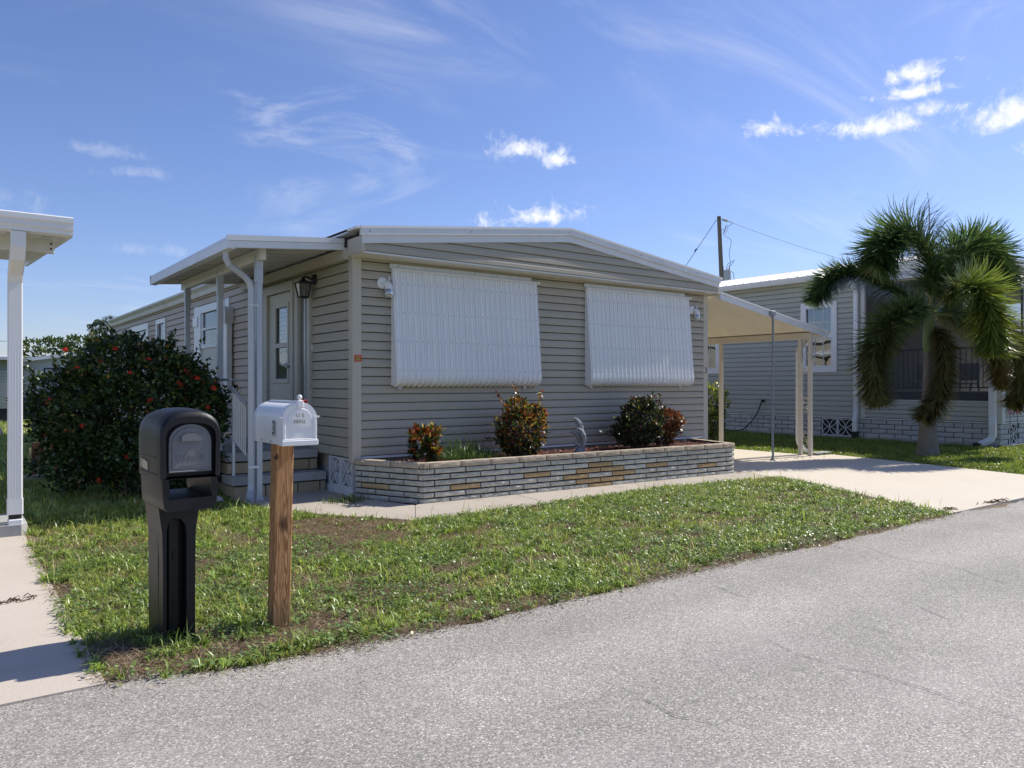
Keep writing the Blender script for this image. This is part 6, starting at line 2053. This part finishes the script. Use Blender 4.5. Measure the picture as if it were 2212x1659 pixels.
# ------------------------------------------------------------------ houses and trees far left
fh = Thing('white_house', 'low white house with shallow gable and corner downspout far behind the bush', 'house', (2.5, 29.5, 0))
fh.part('wall', MB().prism([(-1.45, -0.05), (7.0, -0.05), (7.0, 2.5), (2.8, 3.12), (-1.45, 2.5)], 'y', 29.6, 44), 'far_white')
fh.part('roof', MB().add([(-1.75, 29.2, 2.50), (2.8, 29.2, 3.2), (2.8, 44.3, 3.2), (-1.75, 44.3, 2.50), (7.3, 29.2, 2.50), (7.3, 44.3, 2.50), (-1.75, 29.2, 2.42), (2.8, 29.2, 3.12), (7.3, 29.2, 2.42), (-1.75, 44.3, 2.42), (7.3, 44.3, 2.42), (2.8, 44.3, 3.12)], [(0, 1, 2, 3), (1, 4, 5, 2), (6, 7, 1, 0), (7, 8, 4, 1), (6, 0, 3, 9), (4, 8, 10, 5)]), 'roof_white')
fh.part('rake_fascia', MB().add([(-1.75, 29.17, 2.36), (2.8, 29.17, 3.06), (2.8, 29.17, 3.19), (-1.75, 29.17, 2.49), (7.3, 29.17, 2.36), (7.3, 29.17, 2.49)], [(0, 1, 2, 3), (1, 4, 5, 2)]), 'white_clean')
fh.part('downspout', MB().rect_tube([(-1.5, 29.3, 2.35), (-1.48, 29.3, 2.2), (-1.05, 29.5, 2.08), (-1.0, 29.5, 2.0), (-1.0, 29.5, 0.1)], 0.1, 0.08, (1, 0, 0)), 'white')
w_ = fh.part('window', MB().box(-1.16, -1.05, 29.56, 29.60, 1.25, 2.05), 'dark')
dr = fh.part('door', MB().box(-0.66, 0.2, 29.56, 29.60, 0.5, 2.1), 'far_white')
fh.part('door_outline', MB().box(-0.71, -0.66, 29.55, 29.60, 0.1, 2.15).box(-0.66, 0.25, 29.55, 29.60, 2.1, 2.15), 'black_metal', dr)
fh.part('door_window', MB().box(-0.32, 0.1, 29.54, 29.57, 1.5, 1.9), 'far_grey', dr)
fh.part('stair_lattice', MB().add([(-0.75, 29.2, 0.9), (0.9, 29.2, 1.9), (0.9, 29.2, 1.5), (-0.75, 29.2, 0.6)], [(0, 1, 2, 3)]), 'white_clean')
fh2 = Thing('white_house', 'second white gable roof rising just behind the bush top', 'house', (6, 42, 0))
fh2.part('wall', MB().prism([(3.4, -0.05), (9.0, -0.05), (9.0, 3.2), (5.2, 3.72), (3.4, 3.3)], 'y', 40, 52), 'far_white')
fh2.part('roof', MB().add([(3.0, 39.6, 3.25), (5.2, 39.6, 3.82), (5.2, 52, 3.82), (3.0, 52, 3.25), (9.3, 39.6, 3.25), (9.3, 52, 3.25), (3.0, 39.6, 3.12), (5.2, 39.6, 3.69), (9.3, 39.6, 3.12)], [(0, 1, 2, 3), (1, 4, 5, 2), (6, 7, 1, 0), (7, 8, 4, 1)]), 'roof_white')
fg = Thing('grey_house', 'grey louvred house with low canopy roof far left behind the white downspout', 'house', (-5.5, 27, 0))
fg.part('wall', MB().box(-11, -2.0, 27.0, 36, 0.5, 2.42), 'far_grey')
fg.part('skirt', MB().box(-11, -2.05, 27.05, 36, -0.05, 0.5), 'dark')
fg.part('roof', MB().add([(-11.2, 26.2, 2.25), (-1.4, 26.2, 2.42), (-1.4, 36.2, 2.75), (-11.2, 36.2, 2.6), (-11.2, 26.2, 2.36), (-1.4, 26.2, 2.53), (-1.4, 36.2, 2.86), (-11.2, 36.2, 2.71)], [(3, 2, 1, 0), (4, 5, 6, 7), (0, 1, 5, 4), (1, 2, 6, 5), (3, 0, 4, 7)]), 'white')
for k in range(12):
    z = 0.62 + 0.115 * k
    fg.part('louvre_board', MB().add([(-3.6, 26.98, z), (-2.1, 26.98, z), (-2.1, 26.93, z + 0.10), (-3.6, 26.93, z + 0.10)], [(0, 1, 2, 3)]), 'far_white')
tb = Thing('wheeled_bin', 'dark blue grey wheeled rubbish bin beside the far white house', 'bin', (-1.42, 27.4, 0))
bx_, by_ = -1.42, 27.4
tb.part('body', MB().ring_sections([[(bx_ - a, by_ - a, z), (bx_ + a, by_ - a, z), (bx_ + a, by_ + a, z), (bx_ - a, by_ + a, z)] for z, a in ((0.06, 0.22), (0.9, 0.29))]), 'bin')
tb.part('lid', MB().ring_sections([[(bx_ - a, by_ - a, z), (bx_ + a, by_ - a, z), (bx_ + a, by_ + a, z), (bx_ - a, by_ + a, z)] for z, a in ((0.9, 0.31), (0.94, 0.31), (1.02, 0.22))]), 'bin')
for s in (-1, 1):
    tb.part('wheel', MB().tube([(bx_ + s * 0.25, by_ - 0.22, 0.12), (bx_ + s * 0.30, by_ - 0.22, 0.12)], 0.12, 12), 'hose')
pp = Thing('potted_dracaena', 'dark spiky plant standing by the far white house doorway', 'plant', (-1.75, 28.6, 0))
n = 160
rg = np.random.default_rng(9)
pos = np.stack([rg.normal(-1.75, 0.10, n), rg.normal(28.6, 0.1, n), rg.uniform(0.9, 1.7, n)], 1)
d = norm(rg.normal(size=(n, 3)) + np.array([0, 0, 0.5]))
v, t, c = leaves(pos, d, norm(rg.normal(size=(n, 3))), rg.uniform(0.25, 0.45, n), np.full(n, 0.05), np.tile([[0.02, 0.03, 0.02]], (n, 1)) * rg.uniform(0.6, 2, (n, 1)), 0.2)
pp.part('leaves', arrays_mesh('leaves', v - np.array(pp.loc), t, c), 'leaf', kind='stuff')
pp.part('stem', MB().tube([(-1.75, 28.6, 0), (-1.75, 28.6, 1.5)], 0.05, 6), 'bark')
FT = [(3, (0.05, 0.085, 0.02)), (3, (0.075, 0.12, 0.025)), (1, (0.13, 0.16, 0.03))]


def tree(name, label, base, h, lumps, n, leaf, seed):
    T, _, _ = shrub(name, label, 'tree', base, lumps, n, leaf, leaf * 0.5, pal(FT), seed=seed, stems=6, inner=0.2)
    T.part('trunk', MB().tube([(base[0], base[1], -0.1), (base[0] + 0.1, base[1], h * 0.4), (base[0], base[1], h * 0.75)], [0.22, 0.16, 0.08], 8), 'bark')


tree('broadleaf_tree', 'round bright green tree behind the far white house', (1.9, 47, 0), 4.2, [((1.2, 47, 3.1), (1.7, 1.6, 1.15)), ((3.4, 47, 3.3), (1.8, 1.6, 1.2)), ((5.2, 47, 3.0), (1.5, 1.5, 1.1))], 5200, 0.24, 41)
tree('broadleaf_tree', 'distant green tree standing behind the porch roof line', (12, 66, 0), 5, [((12, 66, 3.4), (3.2, 2.5, 1.7))], 2200, 0.3, 43)
fp = Thing('distant_palm', 'small dark palm beyond the far corner of the home', 'palm', (6.3, 57.7, 0))
fp.part('trunk', MB().tube([(6.3, 57.7, 0), (6.4, 57.7, 5.6)], [0.2, 0.14], 8), 'palm_bark')
for k in range(15):
    rg = np.random.default_rng(300 + k)
    a = k * 2 * math.pi / 15 + rg.uniform(-0.2, 0.2)
    el = rg.uniform(-0.1, 1.3)
    b0 = Vector((6.4, 57.7, 5.6))
    o_ = Vector((math.cos(a) * math.cos(el), math.sin(a) * math.cos(el), math.sin(el)))
    cv = catmull([b0, b0 + o_ * 0.9, b0 + o_ * 1.6 + Vector((0, 0, -0.35)), b0 + o_ * 2.0 + Vector((0, 0, -1.0))], 26)
    fo = fp.part('frond', MB().tube(cv, 0.02, 4), 'crownshaft')
    P_, D_ = [], []
    for i in range(2, 25):
        t_ = (cv[i + 1] - cv[i]).normalized()
        sd_ = t_.cross(Vector((0, 0, 1)))
        sd_ = sd_.normalized() if sd_.length > 0.05 else Vector((1, 0, 0))
        for s in (-1, 1):
            for _ in range(2):
                P_.append(cv[i])
                D_.append((sd_ * s + t_ * 0.5 + Vector((0, 0, -0.55)) + Vector(rg.normal(0, 0.15, 3))).normalized())
    P_, D_ = np.array(P_), np.array(D_)
    v, t, c = leaves(P_, D_, np.tile([[0, 0, 1.0]], (len(P_), 1)), rg.uniform(0.5, 0.75, len(P_)), np.full(len(P_), 0.06), np.tile([[0.04, 0.062, 0.03]], (len(P_), 1)) * rg.uniform(0.7, 1.4, (len(P_), 1)), 0.1)
    fp.part('leaflets', arrays_mesh('leaflets', v - np.array(fp.loc), t, c), 'frond', fo, kind='stuff')
for (dz, nm) in ((0.0, 'upper of three thin power lines crossing the sky at far left'), (-2.6, 'middle of three thin power lines crossing the sky at far left'), (-3.1, 'lowest of three thin power lines crossing the sky at far left')):
    pw_ = [Vector((-60, 84, 6.0 + dz)).lerp(Vector((16, 66, 5.3 + dz)), f) - Vector((0, 0, 0.5 * 4 * f * (1 - f))) for f in np.linspace(0, 1, 14)]
    single('power_line', MB().tube(pw_, 0.02, 4), 'cable', nm, 'wire', tuple(pw_[0]), 'far power lines')

# ------------------------------------------------------------------ lawns
def poly_mask(x, y, P):
    ins = np.zeros(len(x), bool)
    j = len(P) - 1
    for i in range(len(P)):
        xi, yi = P[i]
        xj, yj = P[j]
        c = ((yi > y) != (yj > y)) & (x < (xj - xi) * (y - yi) / (yj - yi + 1e-12) + xi)
        ins ^= c
        j = i
    return ins


FRONT = [(-3.66, -4.95), (-3.1, -5.12), (-2.3, -5.22), (4.93, -5.12), (4.97, -4.88), (5.62, -3.4), (6.18, -1.96), (5.25, -1.78), (3.75, -1.73), (1.7, -1.86), (-0.16, -1.93), (-0.86, -1.06), (-1.24, -0.2), (-1.36, 0.9), (-3.64, 0.9)]
bare = [(-1.1, -1.75, 0.55, 0.62), (-1.15, -2.4, 0.70, 0.50), (-1.55, -2.9, 0.45, 0.25), (-0.55, -1.9, 0.5, 0.25), (-1.65, -4.32, 0.45, 0.15), (-2.3, -4.65, 0.42, 0.15), (-2.95, -4.85, 0.55, 0.14), (-3.4, -4.93, 0.5, 0.12), (-2.1, -5.15, 0.7, 0.10), (-1.1, -5.1, 0.45, 0.12), (-0.9, -3.95, 0.3, 0.13), (-0.35, -4.15, 0.3, 0.14), (0.5, -5.16, 0.8, 0.09), (1.4, -5.1, 0.8, 0.10), (2.3, -5.06, 0.5, 0.12), (3.1, -5.12, 0.6, 0.08), (4.15, -4.12, 0.3, 0.08), (2.6, -3.56, 0.28, 0.12), (0.9, -3.1, 0.3, 0.14), (1.6, -4.2, 0.25, 0.12), (-3.5, -4.55, 0.16, 0.3), (-3.58, -2.9, 0.1, 0.3), (-0.2, -2.9, 0.35, 0.12), (0.5, -4.4, 0.3, 0.1)]


def density(x, y):
    d = np.ones(len(x))
    for (bx0, by0, rx, ry) in bare:
        q = ((x - bx0) / rx) ** 2 + ((y - by0) / ry) ** 2
        wob = 0.55 * (vnoise(x, y, 5.0, 8) - 0.5)
        d *= np.clip((q - 0.5 + wob) / 0.55, 0.03, 1)
    d *= np.clip(0.15 + 1.35 * vnoise(x, y, 2.2, 5), 0.18, 1)
    d *= np.clip(0.2 + 1.4 * vnoise(x, y, 7.0, 6), 0.25, 1)
    return d


def jitter_edge(x, y, amp=0.035):
    return x + NP.normal(0, amp, len(x)), y + NP.normal(0, amp, len(y))


def lawn(name, label, poly, dens, L, Wd, lean, cols, z=0.0, use_density=True, camfade=None):
    xs = [p[0] for p in poly]
    ys = [p[1] for p in poly]
    area = (max(xs) - min(xs)) * (max(ys) - min(ys))
    n = int(area * dens)
    x = NP.uniform(min(xs), max(xs), n)
    y = NP.uniform(min(ys), max(ys), n)
    jx, jy = jitter_edge(x, y)
    k = poly_mask(jx, jy, poly)
    x, y = x[k], y[k]
    if use_density:
        k = NP.random(len(x)) < density(x, y)
        x, y = x[k], y[k]
    n = len(x)
    patch = vnoise(x, y, 1.6, 12)
    patch2 = vnoise(x, y, 6.0, 13)
    c = np.array(cols)[NP.integers(0, len(cols), n)]
    c = c * NP.uniform(0.55, 1.45, (n, 1)) * (0.8 + 0.4 * patch)[:, None]
    c[:, 0] *= 0.85 + 0.4 * patch2
    h = NP.uniform(L[0], L[1], n) * (0.45 + 1.05 * patch2)
    pos = np.stack([x, y, np.full(n, z - 0.006)], 1)
    return blades(pos, h, NP.uniform(Wd[0], Wd[1], n), NP.uniform(lean[0], lean[1], n), c, 1.2, 0.55)


GC = [(0.30, 0.40, 0.08), (0.34, 0.45, 0.10), (0.23, 0.335, 0.075), (0.41, 0.49, 0.14), (0.32, 0.42, 0.10), (0.50, 0.47, 0.27)]
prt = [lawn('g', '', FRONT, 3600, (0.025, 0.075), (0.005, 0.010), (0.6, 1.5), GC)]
# star-shaped tufts of coarse blades
xs_, ys_ = [p[0] for p in FRONT], [p[1] for p in FRONT]
nt = int((max(xs_) - min(xs_)) * (max(ys_) - min(ys_)) * 420)
tx, ty = NP.uniform(min(xs_), max(xs_), nt), NP.uniform(min(ys_), max(ys_), nt)
k = poly_mask(tx, ty, FRONT)
tx, ty = tx[k], ty[k]
k = NP.random(len(tx)) < density(tx, ty) * np.clip(vnoise(tx, ty, 3.1, 71) * 1.9 - 0.25, 0.12, 1)
tx, ty = tx[k], ty[k]
nt = len(tx)
m = 13
tcol = np.array(GC)[NP.integers(0, 5, nt)] * NP.uniform(0.5, 1.15, (nt, 1))
tsz = NP.uniform(0.6, 1.5, nt)
bx_, by_ = np.repeat(tx, m), np.repeat(ty, m)
pos = np.stack([bx_ + NP.normal(0, 0.010, nt * m), by_ + NP.normal(0, 0.010, nt * m), np.full(nt * m, -0.006)], 1)
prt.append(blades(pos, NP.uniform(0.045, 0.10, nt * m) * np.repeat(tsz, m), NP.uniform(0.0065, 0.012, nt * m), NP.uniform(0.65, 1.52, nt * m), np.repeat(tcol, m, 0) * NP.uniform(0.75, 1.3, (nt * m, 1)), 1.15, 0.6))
# taller seed heads / tufts
prt.append(lawn('g', '', FRONT, 110, (0.10, 0.19), (0.004, 0.009), (0.15, 0.9), GC))
V, T_, C_ = merge(prt)
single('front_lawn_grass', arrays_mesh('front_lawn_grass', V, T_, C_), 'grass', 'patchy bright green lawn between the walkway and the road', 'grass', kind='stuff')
# dead thatch in the bare spots
DRY = [(0.38, 0.285, 0.185), (0.25, 0.175, 0.11), (0.50, 0.40, 0.28), (0.17, 0.115, 0.075)]
n = 330000
x = NP.uniform(-3.66, 6.2, n)
y = NP.uniform(-5.42, -1.2, n)
k = poly_mask(*jitter_edge(x, y, 0.07), FRONT) & (NP.random(n) < np.clip(1.12 - density(x, y), 0.05, 1))
x, y = x[k], y[k]
n = len(x)
pos = np.stack([x, y, NP.uniform(-0.004, 0.008, n)], 1)
c = np.array(DRY)[NP.integers(0, 4, n)] * NP.uniform(0.6, 1.4, (n, 1))
v, t, c = blades(pos, NP.uniform(0.025, 0.085, n), NP.uniform(0.0025, 0.006, n), NP.uniform(1.15, 1.55, n), c, 1.0, 0.08)
single('dry_thatch', arrays_mesh('dry_thatch', v, t, c), 'grass', 'dry brown thatch in the bare patches of the front lawn', 'thatch', kind='stuff')
# low broadleaf weeds
n = 80000
x = NP.uniform(-3.7, 6.2, n)
y = NP.uniform(-5.33, -1.6, n)
wd = vnoise(x, y, 2.1, 44) * vnoise(x, y, 7.0, 45)
edge_w = np.exp(-((y + 5.12) / 0.13) ** 2) * np.clip(vnoise(x, y * 0.2, 3.0, 46) * 1.6 - 0.35, 0, 1)
k = poly_mask(*jitter_edge(x, y, 0.045), FRONT) & (NP.random(n) < np.clip((wd - 0.20) * 5.0, 0, 1) + edge_w)
x, y = x[k], y[k]
n = len(x)
ph = NP.uniform(0, 6.28, n)
pos = np.stack([x, y, NP.uniform(0.008, 0.05, n)], 1)
d = np.stack([np.cos(ph), np.sin(ph), NP.normal(0.15, 0.3, n)], 1)
nrm = np.stack([NP.normal(0, 0.35, n), NP.normal(0, 0.35, n), np.ones(n)], 1)
c = np.array([[0.17, 0.26, 0.06], [0.23, 0.32, 0.10], [0.19, 0.28, 0.11]])[NP.integers(0, 3, n)] * NP.uniform(0.6, 1.4, (n, 1))
v, t, c = leaves(pos, d, nrm, NP.uniform(0.015, 0.034, n), NP.uniform(0.011, 0.022, n), c, 0.1)
single('broadleaf_weeds', arrays_mesh('broadleaf_weeds', v, t, c), 'grass', 'low round leaved weeds creeping through the front lawn', 'weeds', kind='stuff')
# tiny white weed flowers
n = 260
x = NP.uniform(0.0, 5.6, n)
y = NP.uniform(-4.9, -1.9, n)
k = poly_mask(x, y, FRONT) & (NP.random(n) < 0.35 + 0.9 * (y > -3.0))
x, y = x[k], y[k]
n = len(x)
ph = NP.uniform(0, 6.28, n)
v, t, c = leaves(np.stack([x, y, NP.uniform(0.05, 0.085, n)], 1), np.stack([np.cos(ph), np.sin(ph), np.zeros(n)], 1), np.tile([[0, 0, 1.0]], (n, 1)), np.full(n, 0.018), np.full(n, 0.016), np.full((n, 3), 0.72), 0.1)
single('weed_flowers', arrays_mesh('weed_flowers', v, t, c), 'grass', 'tiny white weed flowers scattered in the front lawn', 'flowers', kind='stuff')
# side lawn behind the bush and the right lawn before the grey house
SIDE = [(-3.95, 0.9), (-1.36, 0.9), (-0.2, 3.8), (-0.2, 26), (-8, 26), (-6.2, 12), (-3.95, 12)]
SIDE2 = [(-3.58, 0.3), (-1.3, 0.9), (-1.3, 5), (-3.95, 5), (-3.95, 0.4)]
prt = [lawn('g', '', SIDE, 420, (0.06, 0.13), (0.012, 0.022), (0.2, 1.2), GC, -0.02, False), lawn('g', '', SIDE2, 2200, (0.05, 0.12), (0.006, 0.011), (0.2, 1.2), GC, -0.012, False)]
V, T_, C_ = merge(prt)
single('side_lawn_grass', arrays_mesh('side_lawn_grass', V, T_, C_), 'grass', 'green side lawn running back beside the bush', 'grass', kind='stuff')
RIGHT = [(9.28, -5.12), (24, -5.12), (24, -1.62), (15.36, -1.62), (15.36, 12), (10.1, 12), (10.1, 0.0), (10.52, -0.27), (10.22, -1.9), (9.68, -4.1)]
V, T_, C_ = lawn('g', '', RIGHT, 1500, (0.045, 0.10), (0.009, 0.016), (0.2, 1.25), [(0.22, 0.30, 0.05), (0.26, 0.33, 0.07), (0.17, 0.25, 0.045)], -0.02, False)
single('right_lawn_grass', arrays_mesh('right_lawn_grass', V, T_, C_), 'grass', 'green lawn between the driveway and the grey house', 'grass', kind='stuff')
# weeds growing at the walkway joint, and small debris
wt = Thing('walkway_weed', 'pale green weed tuft growing at the planter corner on the walkway', 'weed', (-0.1, -0.45, 0.01))
n = 220
pos = np.stack([NP.normal(-0.22, 0.13, n), NP.normal(-0.32, 0.12, n), np.full(n, 0.012)], 1)
v, t, c = blades(pos, NP.uniform(0.05, 0.15, n), NP.uniform(0.005, 0.010, n), NP.uniform(0.4, 1.4, n), np.tile([[0.16, 0.21, 0.05]], (n, 1)) * NP.uniform(0.6, 1.3, (n, 1)), 1.2, 0.6)
wt.part('blades', arrays_mesh('blades', v - np.array(wt.loc), t, c), 'grass', kind='stuff')


def debris(name, label, cx4, cy4, n, rx, ry, ln, z):
    b = MB()
    for _ in range(n):
        x, y = random.gauss(cx4, rx), random.gauss(cy4, ry)
        a = random.uniform(0, 3.14)
        l = ln * random.uniform(0.4, 1.2)
        b.tube([(x - l * math.cos(a), y - l * math.sin(a), z + 0.006), (x, y, z + random.uniform(0.008, 0.03)), (x + l * math.cos(a + 0.3), y + l * math.sin(a + 0.3), z + 0.006)], random.uniform(0.002, 0.005), 4)
    single(name, b, 'drywood', label, 'debris', (cx4, cy4, z), kind='stuff')


# loose grit along the road edge
n = 2600
x = NP.uniform(-3.3, 9.2, n)
y = np.array([road_edge(q) for q in x]) - np.abs(NP.normal(0, 0.09, n)) + 0.02
r = NP.uniform(0.002, 0.006, n)
P0 = np.stack([x, y, r * 0.4], 1)
oct_ = np.array([[1, 0, 0], [0, 1, 0], [-1, 0, 0], [0, -1, 0], [0, 0, 0.8], [0, 0, -0.6]], float)
V = (P0[:, None, :] + oct_[None] * r[:, None, None] * NP.uniform(0.6, 1.3, (n, 6, 1))).reshape(-1, 3)
ft = np.array([[0, 1, 4], [1, 2, 4], [2, 3, 4], [3, 0, 4]])
T_ = (np.arange(n)[:, None, None] * 6 + ft[None]).reshape(-1, 3)
C_ = np.repeat(np.array([[0.34, 0.30, 0.25]]) * NP.uniform(0.4, 1.5, (n, 1)), 6, 0)
single('road_grit', arrays_mesh('road_grit', V, T_, C_), 'mulch', 'loose grit scattered along the road edge', 'grit', kind='stuff')
debris('dry_leaf_litter', 'small pile of dry brown litter on the left concrete driveway', -3.95, -3.05, 46, 0.11, 0.035, 0.03, 0.010)
debris('dry_twigs', 'dry palm twigs lying where the driveway meets the road', 6.1, -5.07, 26, 0.16, 0.04, 0.05, 0.012)
debris('dry_twigs', 'few dry twigs at the driveway corner by the lawn tip', 5.05, -5.0, 20, 0.12, 0.04, 0.05, 0.012)
debris('dark_seed_pods', 'scattered dark seed pods under the carport edge near the pole', 9.0, -0.42, 12, 0.4, 0.08, 0.035, 0.012)
SC.frame_set(1)
